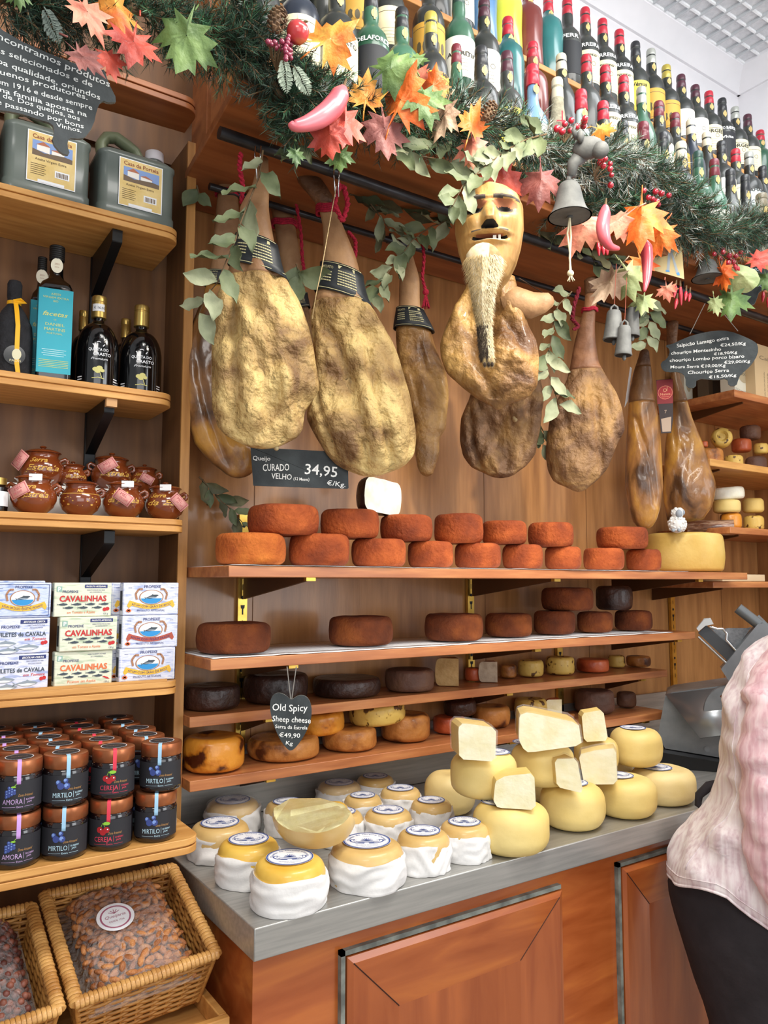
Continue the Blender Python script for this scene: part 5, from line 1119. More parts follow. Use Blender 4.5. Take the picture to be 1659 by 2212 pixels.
slate_sign('small slate sign half hidden in the garland at the far right edge',Z3(pts,1140,380,.3129),1.40,[('NHO',*Z3([(1520,650),(1600,655)],1140,380,.3129),9),('ROSSO',*Z3([(1510,700),(1600,705)],1140,380,.3129),9),('16,50/kg',*Z3([(1490,760),(1630,765)],1140,380,.3129),10)],smooth=1,cm=pm('chalk_blue','#b9cfe0',rough=.9))
hp=[(629,1513),(618,1502),(604,1496),(590,1500),(583,1515),(584,1540),(592,1570),(606,1600),(620,1618),(629,1623),(642,1612),(660,1585),(672,1555),(674,1530),(668,1510),(655,1501),(642,1503)]
slate_sign('heart-shaped slate for old spicy sheep cheese hanging from the second shelf',hp,1.60,[('Old Spicy',(588,1535),(664,1537),17),('Sheep cheese',(588,1558),(671,1562),14),('Serra da Estrela',(594,1573),(664,1576),9),('€49,90',(603,1592),(648,1594),11),('Kg',(617,1608),(632,1610),9)],smooth=2,depth=.007,hk=.9,hang=(((628,1512),(620,1440)),((630,1512),(640,1440))))
# card with blue figure
F=Fr(1443,555,Y=1.40); t=thing('picture_card','beige card with a blue-clad walking figure hanging from the garland','card',F.o,F.rz); g=G(); P=F.P([(1416,506),(1472,520),(1478,603),(1409,583)]); g.prism(P,0,.0015); build('card',g,pm('card_beige','#c9b37e','#d8c592',ns=10,rough=.6),t)
g=G(); poly(g,F.P([(1418,512),(1430,514),(1442,530),(1440,545),(1428,548),(1418,535)]),-.0006,0); poly(g,F.P([(1440,532),(1450,530),(1454,545),(1446,550)]),-.0008,1); poly(g,F.P([(1443,548),(1449,548),(1446,585),(1440,583)]),-.0006,1); poly(g,F.P([(1449,548),(1453,547),(1466,588),(1461,592)]),-.0006,1); poly(g,F.P([(1438,583),(1446,584),(1447,588),(1438,587)]),-.0008,0); poly(g,F.P([(1461,590),(1467,588),(1469,595),(1463,595)]),-.0008,0)
build('figure_print',g,[flat('#5b9bd6'),flat('#a9b4bc')],t)
# red hanging label beside the last ham
F=Fr(1436,880,Y=1.60); t=thing('product_tag','red and black hanging product label beside the last ham','label',F.o,F.rz)
g=G(); g.prism(F.P([(1417,821),(1453,818),(1454,905),(1450,935),(1428,936)]),0,.002); build('tag_board',g,pm('tag_dark','#2b1b1e',rough=.5),t)
g=G(); poly(g,F.P([(1418,822),(1453,819),(1454,871),(1420,873)]),-.0006,0); cx,cz=F.h(1437,848); n=32
poly(g,[(cx+(.0245+.0012*math.cos(16*2*PI*k/n))*math.cos(2*PI*k/n),cz+(.0245+.0012*math.cos(16*2*PI*k/n))*math.sin(2*PI*k/n)) for k in range(n)],-.0009,1); ring(g,cx,cz,.023,.023,.001,-.0012,2,24); ring(g,cx-.001,cz+.008,.006,.006,.0018,-.0012,2,16); line(g,[(cx+.005,cz+.004),(cx+.007,cz+.019)],.0018,-.0012,2)
tg(g,'Nunca',cx,cz-.009,h=.008,w=.032,y=-.0012,mi=2,bold=.01); tg(g,'Porco Preto',cx,cz-.016,h=.004,w=.024,y=-.0012,mi=2); poly(g,F.P([(1428,905),(1450,900),(1449,932),(1431,933)]),-.0006,3); tg(g,'7',F.h(1438,893)[0],F.h(1438,893)[1],h=.012,y=-.0008,mi=3)
build('print',g,[flat('#8a2a30'),flat('#b8343c'),flat('#f0b58c'),flat('#b7a08c')],t)
F=Fr(1357,860,Y=1.70); g=G(); g.prism(F.P([(1361,792),(1365,795),(1357,865),(1349,880)]),0,.002); tag(build('white_card',g,paper,None,F.o,F.rz),'thin white card edge sticking out left of the narrow ham','card')
# ------------------------------------------------------------------ carved mask
F=Fr(1057,520,Y=1.235); W=(F.h(1128,520)[0]-F.h(986,520)[0])/2; zt=F.h(1057,413)[1]; zb=F.h(1062,632)[1]; H=zt-zb
woodm=pm('carved_wood','#9c7038','#c9a162','#b88d50',sc=(3,3,.8),ns=14,det=5,rough=.45,coat=.2,bump=.15,bs=60,ramp=(.3,.7))
dk=pm('mask_dark_brown','#37322d','#554b42',ns=60,rough=.8); reds=pm('mask_ochre','#8f5436','#a96c46',ns=30,rough=.7)  # dark grey-brown of the brows, eye rims and upper lip line
t=thing('carved_mask','carved wooden face mask with a fur beard, hanging before the hams','mask',F.o,F.rz+math.radians(1)); 
def face(u,v):
    """u -1..1 across, v 0 chin .. 1 crown -> x, depth (towards viewer), z"""
    vv=v; v=float(np.interp(v,[0,.36,.42,.50,.69,.81,1],[0,.27,.325,.405,.645,.765,1]))
    wd=np.interp(vv,[0,.04,.12,.25,.4,.6,.8,.92,.98,1],[.12,.32,.55,.76,.90,1.0,.99,.86,.62,.30])
    x=u*wd*W*1.05; d=.072*math.sqrt(max(0,1-min(1,abs(u))**2.4))*(.55+.45*math.sin(PI*min(1,max(0,(v*.9+.08)))))
    e=lambda cu,cv,su,sv:math.exp(-((u-cu)/su)**2-((v-cv)/sv)**2)
    nose=np.interp(v,[.40,.415,.45,.60,.70,.74],[0,.9,1,.62,.3,0])*math.exp(-(u/.20)**4)*.036
    d+=nose
    for s_ in (-1,1):
        d-=.017*e(s_*.42,.675,.26,.065); d+=.010*e(s_*.42,.77,.42,.03); d+=.005*e(s_*.42,.655,.13,.03); d+=.006*e(s_*.5,.5,.25,.12)
        d-=.014*e(s_*.43,.65,.11,.028)
    d+=.013*e(0,.365,.5,.02)+.011*e(0,.285,.45,.018); d-=.036*math.exp(-(u/.46)**4-((v-.328)/.020)**2)
    d+=.012*e(0,.12,.35,.08)
    return (x,-d,zb+vv*H)
g=G(); NU,NV=72,110; R=[]
for j in range(NV+1): R.append([face(-1+2*i/NU,j/NV) for i in range(NU+1)])
o0=len(g.v); vs=[p for r in R for p in r]; fs=[];ms=[]
for j in range(NV):
    for i in range(NU):
        u=-1+2*(i+.5)/NU; v=float(np.interp((j+.5)/NV,[0,.36,.42,.50,.69,.81,1],[0,.27,.325,.405,.645,.765,1])); a=j*(NU+1)+i; mi=0
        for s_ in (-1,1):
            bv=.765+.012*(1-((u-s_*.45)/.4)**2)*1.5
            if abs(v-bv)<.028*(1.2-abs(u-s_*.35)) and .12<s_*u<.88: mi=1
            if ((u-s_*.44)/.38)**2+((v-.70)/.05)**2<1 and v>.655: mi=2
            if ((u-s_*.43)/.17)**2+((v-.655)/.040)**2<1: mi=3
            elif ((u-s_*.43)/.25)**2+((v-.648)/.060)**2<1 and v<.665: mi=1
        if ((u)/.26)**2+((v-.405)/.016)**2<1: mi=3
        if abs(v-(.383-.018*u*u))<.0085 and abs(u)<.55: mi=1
        if (u/.56)**2+((v-.328)/.027)**2<1: mi=2 if abs(v-.328)>.017 else 3
        if v<.300 and (u/.55)**2+((v-.31)/.032)**2<1 and v>.285: mi=4
        fs.append((a,a+1,a+NU+2,a+NU+1)); ms.append(mi)
g.add(vs,fs); g.m=ms
rim=[R[0][i] for i in range(NU+1)]+[R[j][NU] for j in range(1,NV+1)]+[R[NV][i] for i in range(NU-1,-1,-1)]+[R[j][0] for j in range(NV-1,0,-1)]
g.loft([rim,[(x*.98,.012,z) for x,y,z in rim]],0,cap=False); g.add([(x*.98,.012,z) for x,y,z in rim],[tuple(range(len(rim)))])
build('face',g,[woodm,dk,reds,pm('mask_black','#15100d',rough=.8),pm('mask_pale_lip','#c9b48c',rough=.6)],t,sharp=60)
g=G()
for k,(x,w) in enumerate(((.15,.10),(.30,.07))): a=face(x,.405); g.box(a[0]-w*W/2,a[0]+w*W/2,a[1]-.010,a[1]-.002,a[2]-.002,a[2]+.008)
build('teeth',g,flat('#e6e2d4'),t)
# beard: goat leg fur
g=G(); pts=[(-.012,-.038,zb+.30*H),(-.014,-.066,zb+.20*H),(-.014,-.080,zb+.04*H),(-.016,-.096,zb-.12*H),(-.016,-.092,zb-.28*H),(-.014,-.088,zb-.44*H),(-.012,-.088,zb-.58*H),(-.010,-.090,zb-.70*H),(-.008,-.092,zb-.765*H)]
rd=[.016,.038,.030,.024,.018,.0135,.0125,.0125,.011]
Q=[];RR=[]
for i in range(len(pts)-1):
    for k in range(6): Q.append(Vector(pts[i]).lerp(Vector(pts[i+1]),k/6)); RR.append(lerp(rd[i],rd[i+1],k/6))
Q.append(Vector(pts[-1])); RR.append(rd[-1]); g.tube(Q,RR,16); g.v=[(x,y*.62-.034,z) for x,y,z in g.v]
rs=random.Random(4); fc=[]
for k in range(5200):
    q=rs.random()**1.1; i=min(int(q*(len(Q)-1)),len(Q)-2); c=Q[i].lerp(Q[i+1],rs.random()); r=RR[i]; a=rs.uniform(-PI,0) if rs.random()<.85 else rs.uniform(0,PI)
    p=Vector((c.x+r*math.cos(a),(c.y+r*math.sin(a))*.62-.034,c.z)); d=Vector((math.cos(a)*.5+rs.uniform(-.4,.4),math.sin(a)*.4-.12,-1.0)).normalized()*rs.uniform(.008,.016)*(1.4 if q<.3 else .8)
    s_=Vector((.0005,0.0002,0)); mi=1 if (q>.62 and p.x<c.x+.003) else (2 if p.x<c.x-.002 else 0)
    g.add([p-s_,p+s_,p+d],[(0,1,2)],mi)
for f_i in range(len(Q)-1):
    for j in range(16):
        q=f_i/(len(Q)-1); 
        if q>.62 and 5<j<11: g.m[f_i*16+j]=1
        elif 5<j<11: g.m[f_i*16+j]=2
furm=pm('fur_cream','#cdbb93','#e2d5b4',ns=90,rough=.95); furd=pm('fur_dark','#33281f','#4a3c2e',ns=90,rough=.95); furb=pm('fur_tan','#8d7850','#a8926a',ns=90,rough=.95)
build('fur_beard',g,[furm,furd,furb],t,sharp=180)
g=G()
for dx in (-.006,.002,.009): g.ell((dx-.008,-.096,zb-.79*H),.0055,.006,.012,0,8,6); 
for dx in (-.006,.002,.009): g.ell((dx-.008,-.101,zb-.815*H),.003,.003,.005,1,8,6)
build('paw',g,[furb,furd],t,sharp=180)
# ------------------------------------------------------------------ bells
iron=pm('cast_iron','#5c5d5c','#6e6f6d',ns=30,rough=.7,metal=.3,bump=.1,bs=90)
def big_bell(label,pxl,pxr,pyr,pyt,Y,head=False):
    cxp=(pxl+pxr)/2; c=at(cxp,pyr,Y=Y); D=Vector((c.x,c.y)).length; A=ray(pxl,pyr);B=ray(pxr,pyr); R=D*math.sin(Vector((A.x,A.y)).angle(Vector((B.x,B.y)))/2); z1=hpx(cxp,pyt,c,0); H=z1-c.z
    t=thing('iron_bell',label,'bell',c,-math.atan2(c.x,c.y))
    g=G(); pr=[(R,0),(R*.97,H*.02),(R*.86,H*.10),(R*.74,H*.24),(R*.64,H*.45),(R*.56,H*.68),(R*.50,H*.84),(R*.40,H*.94),(R*.22,H*.99),(0,H)]
    g.lathe(pr,36); 
    g.loft([[(r*.93*math.cos(2*PI*j/36),r*.93*math.sin(2*PI*j/36),z*.96) for j in range(36)] for r,z in pr[:-1]],0,cap=False); g.loft([[(r*math.cos(2*PI*j/36),r*math.sin(2*PI*j/36),0) for j in range(36)] for r in (R,R*.93)],0,cap=False)
    build('bell_body',g,iron,t,sharp=50)
    g=G(); g.tube([(0,0,H*.95),(0,0,H*1.12),(.006,0,H*1.2)],.006,8); g.lathe([(.010,H*.98),(.012,H*1.02),(.006,H*1.05)],14); build('bell_crown',g,iron,t)
    g=G(); g.tube([(0,0,H*.8),(0,0,H*.1),(0,0,-.004)],[.003,.005,.008],8); cl=build('clapper',g,iron,t)
    if head:
        g=G(); g.tube([(0,0,-.003),(.002,0,-.05),(-.002,0,-.10),(0,0,-.135)],.0026,6); g.tube([(0,0,-.003),(-.006,0,-.04),(-.001,0,-.09),(-.002,0,-.13)],.0024,6); g.ell((-.001,0,-.137),.008,.007,.008); 
        for k in range(6): g.tube([(-.001,0,-.14),(.008*math.cos(k),.006*math.sin(k),-.155)],.0012,4)
        build('pull_rope',g,pm('cream_rope','#c9c0a0',rough=.9),cl,sharp=80)
        g=G(); g.tube([(.006,0,H*1.15),(.010,.0,H*1.5),(.03,0,H*1.75)],[.010,.014,.02],12); g.ell((.045,-.01,H*1.85),.036,.024,.026,0,16,10); g.ell((.072,-.02,H*1.68),.02,.018,.02,0,14,8)
        for s_ in (-1,1): g.ell((.028,-.01+s_*.028,H*2.02),.009,.012,.015,0,8,6)
        g.tube([(.02,-.035,H*2.0),(.012,-.05,H*2.15),(.02,-.055,H*2.3)],[.007,.005,.001],8); g.tube([(.02,.02,H*2.0),(.012,.035,H*2.15),(.02,.04,H*2.3)],[.007,.005,.001],8)
        build('bull_head_mount',g,iron,t,sharp=180)
    return t
big_bell('large grey bell with a bull head mount and cream pull rope, right of the mask',1182,1279,468,393,1.20,True)
big_bell('second grey bell at the right over the pig-shaped price slate',1492,1566,602,562,1.38)
def cowbell(label,x0,x1,yt,yb,Y,ys):
    F=Fr((x0+x1)/2,yb,Y=Y); R=(F.h(x1,yb)[0]-F.h(x0,yb)[0])/2; H=F.h(x0,yt)[1]-F.h(x0,yb)[1]
    t=thing('cow_bell',label,'bell',F.o,F.rz,'three small cow bells on strings'); t.rotation_euler[1]=math.radians(4)
    g=G(); pr=[(R*.95,0),(R,.002),(R*.93,H*.1),(R*.80,H*.55),(R*.70,H*.92),(R*.60,H*.99),(0,H)]; g.lathe(pr,28); build('bell_body',g,iron,t,sharp=50)
    g=G(); g.lathe([(R*.86,-.0002),(R*.86,.0),(0,.004)],24); build('hollow_shade',g,pm('bell_inside_shade','#1d1d1e',rough=.9),t)  # dark disc over the mouth stands in for the shade inside the bell
    g=G(); g.tube([(-R*.35,0,H*.97),(-R*.3,0,H*1.12),(0,0,H*1.2),(R*.3,0,H*1.12),(R*.35,0,H*.97)],.003,8); build('loop',g,iron,t,sharp=80)
    g=G(); g.ell((.003,-.002,-.006),.0055,.0055,.0085); build('clapper',g,iron,t)
    g=G(); g.tube([(0,0,H*1.18),(0,0,F.h((x0+x1)/2,ys)[1])],.0009,5); build('string',g,pm('rust_string','#8a4a3a',rough=.9),t)
cowbell('small grey cow bell, left one of three under the garland',1301,1346,672,735,1.33,570); cowbell('lowest of three small grey cow bells, hanging in front',1326,1366,705,768,1.30,600); cowbell('small grey cow bell, rear right one of the three',1345,1383,666,727,1.40,610)
# ------------------------------------------------------------------ leaves
def leafpoly(n=7):
    # simple bay leaf: rows along length -> width
    return [(0,0),(.12,.09),(.25,.17),(.42,.22),(.58,.21),(.74,.15),(.88,.07),(1,0)]
bayG=pm('bay_green','#4c573c','#6f7856','#5e6848',ns=14,rough=.6,bump=.2,bs=40); bayP=pm('bay_pale','#747b5e','#9da080','#898f70',ns=14,rough=.6,bump=.2,bs=40); bayD=pm('bay_dark','#4a4b35','#73704f','#5e5c42',ns=14,rough=.65,bump=.2,bs=40); stemm=pm('twig','#5a4630','#6e583c',ns=30,rough=.8)
def add_leaf(g,o,d,n,L,seed,mi=0,wide=1,curl=.25):
    d=d.normalized(); s=d.cross(n).normalized(); n=s.cross(d).normalized(); R=[]
    for q,w in leafpoly():
        w=w*wide*L; bend=n*(curl*L*q*q)*(1 if seed%2 else -.6)
        c=o+d*(L*q)+bend+s*(.05*L*math.sin(q*5+seed)); wv=.07*L*math.sin(q*13+seed)
        R.append([c-s*w+n*(w*.35+wv),c-s*w*.5+n*(w*.12),c,c+s*w*.5+n*(w*.12),c+s*w+n*(w*.35-wv)])
    g.loft(R,mi,cap=False,close=False)
def branch(label,path,Y,mats,L=.075,seed=1,per=2.2,wide=1.0,group=None,rad=.0022):
    rs=random.Random(seed); P=[at(x,y,Y=yy if yy else Y) for x,y,yy in [(p+(None,))[:3] for p in path]]
    o=P[0]; P=[p-o for p in P]; t=thing('bay_branch',label,'leafy branch',o,0,group)
    g=G(); Q=[]
    for i in range(len(P)-1):
        for k in range(5): Q.append(P[i].lerp(P[i+1],k/5))
    Q.append(P[-1]); g.tube(Q,[lerp(rad,rad*.4,i/len(Q)) for i in range(len(Q))],6); build('stem',g,stemm,t,sharp=80)
    g=G(); tot=sum((Q[i+1]-Q[i]).length for i in range(len(Q)-1)); n=int(tot/L*per)+2
    for k in range(n):
        q=(k+.5)/n*(len(Q)-1); i=min(int(q),len(Q)-2); c=Q[i].lerp(Q[i+1],q-i); d=(Q[min(i+3,len(Q)-1)]-Q[i]).normalized() if i<len(Q)-3 else (Q[-1]-Q[-3]).normalized()
        a=(1 if k%2 else -1)*rs.uniform(.35,1.0); view=Vector((.55,.83,0)); side=d.cross(view).normalized()
        dd=(d*math.cos(a)+side*math.sin(a)+view*rs.uniform(-.45,.15)).normalized(); nn=(-view+Vector((rs.uniform(-.7,.7),rs.uniform(-.3,.3),rs.uniform(-.5,.9)))).normalized()
        add_leaf(g,c,dd,nn,L*rs.uniform(.75,1.2),k+seed,rs.randrange(len(mats)),wide)
    build('leaves',g,mats,t,sharp=180)
    return t
branch('pale bay branch hanging down over the front left ham',[(568,325),(560,380),(540,430),(520,480,1.44),(508,520,1.43),(490,560,1.43),(470,610,1.44),(445,640,1.46),(425,690,1.5)],1.44,[bayP,bayP,bayG],.078,3,2.3,1.2)
branch('dark bay branch along the rail between the second ham and the mask',[(755,420),(800,425),(850,440),(900,450),(960,455),(1000,470)],1.62,[bayD,bayG],.085,5,5.5,.9)
branch('second dark bay branch drooping beneath the pipe',[(800,440),(830,480),(860,520)],1.60,[bayD,bayP],.085,15,5,.8)
branch('long pale bay branch lying along the bottle shelf edge',[(800,300),(850,315),(900,335),(950,345),(990,360),(1040,385)],1.33,[bayP,bayG],.085,7,3.2,.95)
branch('bay branch drooping from the rail toward the slim ham',[(985,470),(930,490),(890,520),(860,560),(830,600),(810,640)],1.58,[bayG,bayP],.07,9,3,1)
branch('bay branch hanging between the mask and the reddish ham',[(1235,630),(1205,660),(1195,700),(1188,750),(1180,790),(1195,840),(1210,880)],1.48,[bayP,bayG],.07,11,3,1.1)
branch('small bay sprig hanging above the narrow ham',[(1390,640),(1398,670),(1402,700),(1396,750)],1.50,[bayP,bayG],.07,13,3.2,1.2)
branch('dried bay sprig against the wall left of the orange cheeses',[(430,1030),(455,1055),(480,1085),(505,1105),(528,1135)],1.86,[bayG,bayD],.062,17,3.0,1.0)
branch('pale bay leaves over the shelf above the mask',[(1180,290),(1140,300),(1100,320),(1060,350),(1000,400),(975,450)],1.22,[bayP,bayG],.066,19,3.4,1.1)
branch('bay leaves hanging behind the bell and chilli peppers',[(1150,470),(1200,500),(1250,520),(1300,560),(1340,590)],1.50,[bayD,bayG],.085,21,5,1)
branch('single bay leaf pinned beside the post at the top',[(425,400),(432,425)],1.75,[bayG],.06,23,1,1.5)
branch('bay leaves between the two big ham shanks',[(640,570),(650,600)],1.60,[bayG,bayG],.09,25,5,1.3)
branch('bay leaf hanging behind the dark shoulder ham',[(1165,915),(1175,935),(1172,970)],1.66,[bayP,bayG],.06,27,2,1.2)
branch('dark bay leaves at the left end of the pipe',[(560,250),(600,265),(640,300),(640,330)],1.42,[bayD,bayG],.07,29,3,1)
# maple leaves (autumn decoration)
def maple_poly():
    A=[(0,-.5),(.03,-.18),(.30,-.34),(.22,-.18),(.46,-.16),(.36,-.02),(.56,.18),(.36,.16),(.38,.26),(.20,.20),(.24,.42),(.12,.38),(0,.62)]
    return A+[(-x,y) for x,y in A[-2:0:-1]]
def mp(name,a,b,c): return pm(name,a,b,c,ns=18,det=3,rough=.5,bump=.35,bs=60,ramp=(.3,.7))
LM={'o':mp('leaf_orange','#c8501c','#e88a3c','#da6a28'),'r':mp('leaf_red','#8f2f26','#c8523c','#a83c2c'),'p':mp('leaf_peach','#c9705a','#e8a688','#d98870'),'g':mp('leaf_green','#3f5a30','#6f8a4a','#56703c'),'y':mp('leaf_yellow_orange','#c0582a','#e0a848','#d48434'),'t':mp('leaf_tan','#8a6a58','#bba48c','#a4886e'),'m':mp('leaf_mauve','#6d3c38','#9a6058','#844c46'),'w':mp('leaf_pale_green','#7f8c5c','#b0b684','#98a26e'),'k':mp('leaf_pink_red','#b8403c','#ea7a60','#d85a4a')}
LN={'o':'orange','r':'dark red','p':'peach pink','g':'green','y':'yellow and orange','t':'tan','m':'mauve brown','w':'pale green','k':'bright pink-red'}
def maple(px,py,size,kind,where,rot=0,Y=1.30,fold=.4,sx=1.,tiltx=0,round_=False):
    F=Fr(px,py,Y=Y); S=(F.h(px+size/2,py)[0]-F.h(px-size/2,py)[0]); g=G(); P=maple_poly(); n=len(P)
    if round_: P=[(.5*math.sin(2*PI*k/n)*(1+.05*math.cos(k*2.5)),-.55*math.cos(2*PI*k/n)+ (0 if k else .15)) for k in range(n)]
    rs=random.Random(int(px*7+py)); ph=rs.uniform(0,6)
    def D(x,z): return fold*abs(x)*.9+.10*math.sin(5*x+ph)+.12*math.sin(4*z+ph*2)*.8+.03*math.sin(17*x+11*z)-.02
    rings=[]
    for f in (0.02,.25,.5,.75,1.0): rings.append([(S*x*f*sx,S*D(x*f,z*f),S*z*f) for x,z in P])
    g.loft(rings,0,cap=False); g.xf(Matrix.Rotation(rot,4,'Y')@Matrix.Rotation(tiltx,4,'X'))
    i0=len(g.v); st=Matrix.Rotation(rot,4,'Y')@Vector((0,.0,-S*.5)); g.tube([st*.9,st*1.25+Vector((0,.01,.0))],.0016,5)
    t=thing('maple_leaf','%s artificial leaf %s'%(LN[kind],where),'leaf',F.o,F.rz+rs.uniform(-.3,.3),'artificial autumn leaves in the garland'); build('blade',g,LM[kind],t,sharp=180); return t
ML=[(190,22,105,'p','at the top left, frontmost and crinkled',2.6,0),(248,20,100,'y','overlapping the crinkled top left one',2.9,0),(292,82,100,'r','at the upper left beside the orange ones',3.3,0),(182,118,80,'m','left above the slate pig',2.2,0),(235,128,62,'r','ribbed, touching the slate pig',2.7,0),(403,78,110,'g','hanging alone in the upper left needles',3.4,0),(40,-10,60,'g','at the very top left corner',3,0),
(712,88,95,'y','pointed, right of the apple',.9,0),(790,200,70,'y','standing upright beside the big pink chilli',.1,0),(745,262,95,'k','hanging behind the big chilli tip',3.2,0),(712,290,70,'r','in shadow under the big chilli',3.0,0),(848,158,90,'g','lying flat below the first green bottle',1.2,0),(895,168,80,'p','crinkled, below the second green bottle',1.8,0),(868,222,105,'o','broad, right of the bright pink-red one',.5,0),(918,212,85,'g','behind the broad orange one',2.9,0),(958,248,80,'t','five-pointed, in the middle of the garland',3.5,0),(830,278,85,'m','drooping below the broad orange one',3.0,0),(935,185,55,'o','narrow, beside the yellow-labelled bottle',.2,0),
(1022,262,75,'o','star-shaped, left of the pine cone',.3,0),(1020,320,62,'p','cupped, below the star-shaped one',3.1,0),(1088,385,95,'r','on the forehead of the mask',2.9,0),(1052,418,50,'p','with green tip, touching the mask brow',3.1,0),(1165,398,85,'m','hanging between the mask and the bell',3.2,0),(1255,495,88,'p','fan-shaped, behind the curved chilli',2.2,0),(1338,478,80,'p','behind the curved chilli on its right',4.2,0),(1385,475,105,'o','vivid and folded, above the long chilli',3.2,0),(1425,512,75,'o','behind the beige card',3.6,0),(1318,605,85,'t','brownish, above the small cow bells',3.8,0),(1352,600,75,'w','star-shaped above the cow bells',2.8,0),(1385,570,60,'o','behind the long chilli',3,0),(1560,590,60,'o','beside the second bell',3.0,0),(1580,648,75,'g','large lobed, left of the far slate',3.2,0),(1605,600,55,'w','round, at the far right berries',2.5,1),(1640,560,62,'k','ribbed, at the far right edge',1.9,0),(1655,600,50,'g','at the very right edge',3.0,0),(1390,650,50,'w','small, at the tip of the long chilli',3.3,0),(640,330,45,'g','dangling from the pipe',3.1,0),(735,335,50,'g','dark, over the pipe clip',3.1,0),(900,125,40,'g','small, tucked before the bottles',2,0),(1545,655,40,'w','tiny, below the second bell',3,0),(1300,280,45,'y','tiny, under the crest bottle',2,0),(1440,625,40,'p','small, under the beige card',3,0)]
for i,(x,y,s,k,w,r_,ro) in enumerate(ML):
    Y=1.26+.03*math.sin(i*1.7)
    if x>1500: Y=1.33
    if y>560 and x<1450: Y=1.36
    maple(x,y,s*1.32,k,w,r_,Y,round_=bool(ro),sx=.95 if i%3 else .7)
# chillies
chm=pm('chilli_pink_red','#b23440','#d9707a','#c64c58',ns=7,det=2,rough=.35,coat=.4,ramp=(.3,.7)); chr_=pm('chilli_red','#a31e2c','#c43444',ns=10,rough=.3,coat=.5)
def chilli(label,path,rad,Y,m=chm,group=None):
    P=[at(x,y,Y=Y) for x,y in path]; o=P[0]; Q=[];R=[]; n=len(P)
    for i in range(n-1):
        for k in range(6):
            t_=k/6; a,b,c,d=P[max(i-1,0)],P[i],P[i+1],P[min(i+2,n-1)]
            Q.append(.5*((2*b)+(c-a)*t_+(2*a-5*b+4*c-d)*t_*t_+(-a+3*b-3*c+d)*t_**3)-o); R.append(lerp(rad[i],rad[i+1],t_))
    Q.append(P[-1]-o); R.append(rad[-1]); g=G(); g.tube(Q,R,14); t=thing('chilli_pepper',label,'chilli pepper',o,0,group); build('fruit',g,m,t,sharp=180)
    g=G(); d=(Q[0]-Q[3]).normalized(); g.tube([Q[0]-d*.004,Q[0]+d*.008,Q[0]+d*.02],[R[0]*.6,.003,.002],6); build('stalk',g,stemm,t); return t
chilli('large dusty pink chilli decoration pointing left above the pipe',[(742,188),(735,205),(718,232),(690,255),(660,268),(635,272),(627,264)],[.006,.018,.021,.019,.014,.010,.005],1.22)
chilli('curved pink chilli decoration right of the large bell',[(1308,444),(1306,462),(1302,490),(1306,515),(1318,532),(1336,537)],[.006,.015,.017,.015,.010,.005],1.22)
chilli('long straight red chilli decoration hanging below the vivid orange leaf',[(1388,520),(1396,535),(1398,565),(1397,600),(1392,630)],[.007,.016,.015,.011,.003],1.26)
k=0
for cx,cy,lst,w,Y in ((1300,545,[(-8,-20,-6,8),(2,-14,4,6),(10,-10,12,6)],'under the curved chilli',1.30),(1470,640,[(-10,-22,-14,4),(0,-20,2,20),(12,-10,10,10),(20,-6,18,12),(-8,6,-12,28)],'on strings below the beige card',1.38),(1585,575,[(-8,0,-14,24),(2,-4,6,10),(8,0,12,14)],'hanging under the far right berries',1.34),(1655,645,[(-6,-14,-8,8),(4,-2,4,20)],'at the right edge below the garland',1.40)):
    for a,b,c,d in lst:
        k+=1; chilli('small red chilli %s, %s of its bunch'%(w,ORD[lst.index((a,b,c,d))]),[(cx+a,cy+b),(cx+a+(c-a)*.35,cy+b+(d-b)*.4),(cx+c,cy+d)],[.0035,.0062,.0015],Y,chr_,'small red chillies')
# berries
berm=pm('berry_red','#8f1424','#b02034',ns=20,rough=.15,coat=1); berd=pm('berry_plum','#6f1c36','#93304c',ns=20,rough=.3,coat=.6)
def berries(label,pts,Y,r,m,stem=True):
    P=[at(x,y,Y=Y+.02*math.sin(i*2.1)) for i,(x,y) in enumerate(pts)]; o=sum(P,Vector())/len(P); t=thing('berry_cluster',label,'berries',o,0)
    rs=random.Random(int(pts[0][0]))
    for p in P: g=G(); rr=r*rs.uniform(.85,1.1); g.ell((0,0,0),rr,rr,rr,0,14,10); b=build('berry',g,m,t,sharp=180); b.location=p-o
    g=G(); s=P[0]-o
    for p in P: q=p-o; g.tube([q,q*.5+Vector((0,.02,-.012)),Vector((0,.03,-.03))],.0011,5)
    build('stem',g,stemm,t)
berries('cluster of dark red berries below the white round bottle',[(1203,278),(1220,268),(1234,260),(1246,273),(1232,282),(1214,284),(1262,262),(1260,272),(1264,256)],1.24,.0085,berm)
berries('string of dark red berries hanging right of the bull head',[(1277,312),(1291,330),(1297,342),(1303,346),(1296,352),(1308,343),(1303,358),(1318,354),(1318,365),(1321,378),(1319,400)],1.24,.0075,berm)
berries('cluster of glossy red berries in the frosted needles at right',[(1391,412),(1416,414),(1429,418),(1445,422),(1410,430),(1419,436),(1401,427),(1422,442)],1.28,.0085,berm)
berries('cluster of red berries at the far right of the garland',[(1543,549),(1556,558),(1562,545),(1575,552),(1578,562),(1590,553),(1600,546),(1606,548),(1573,568),(1584,566),(1560,540)],1.34,.0085,berm)
rs=random.Random(5); pl=[]
for i in range(46):
    q=i/46; x=575+58*q if i%2 else 622-3*math.sin(i); y=88+22*q+rs.uniform(-6,6) if i%2 else 80+50*q; pl.append((x+rs.uniform(-5,5),y+rs.uniform(-4,4)))
berries('plum coloured berry spray left below the apple',pl,1.23,.0048,berd)
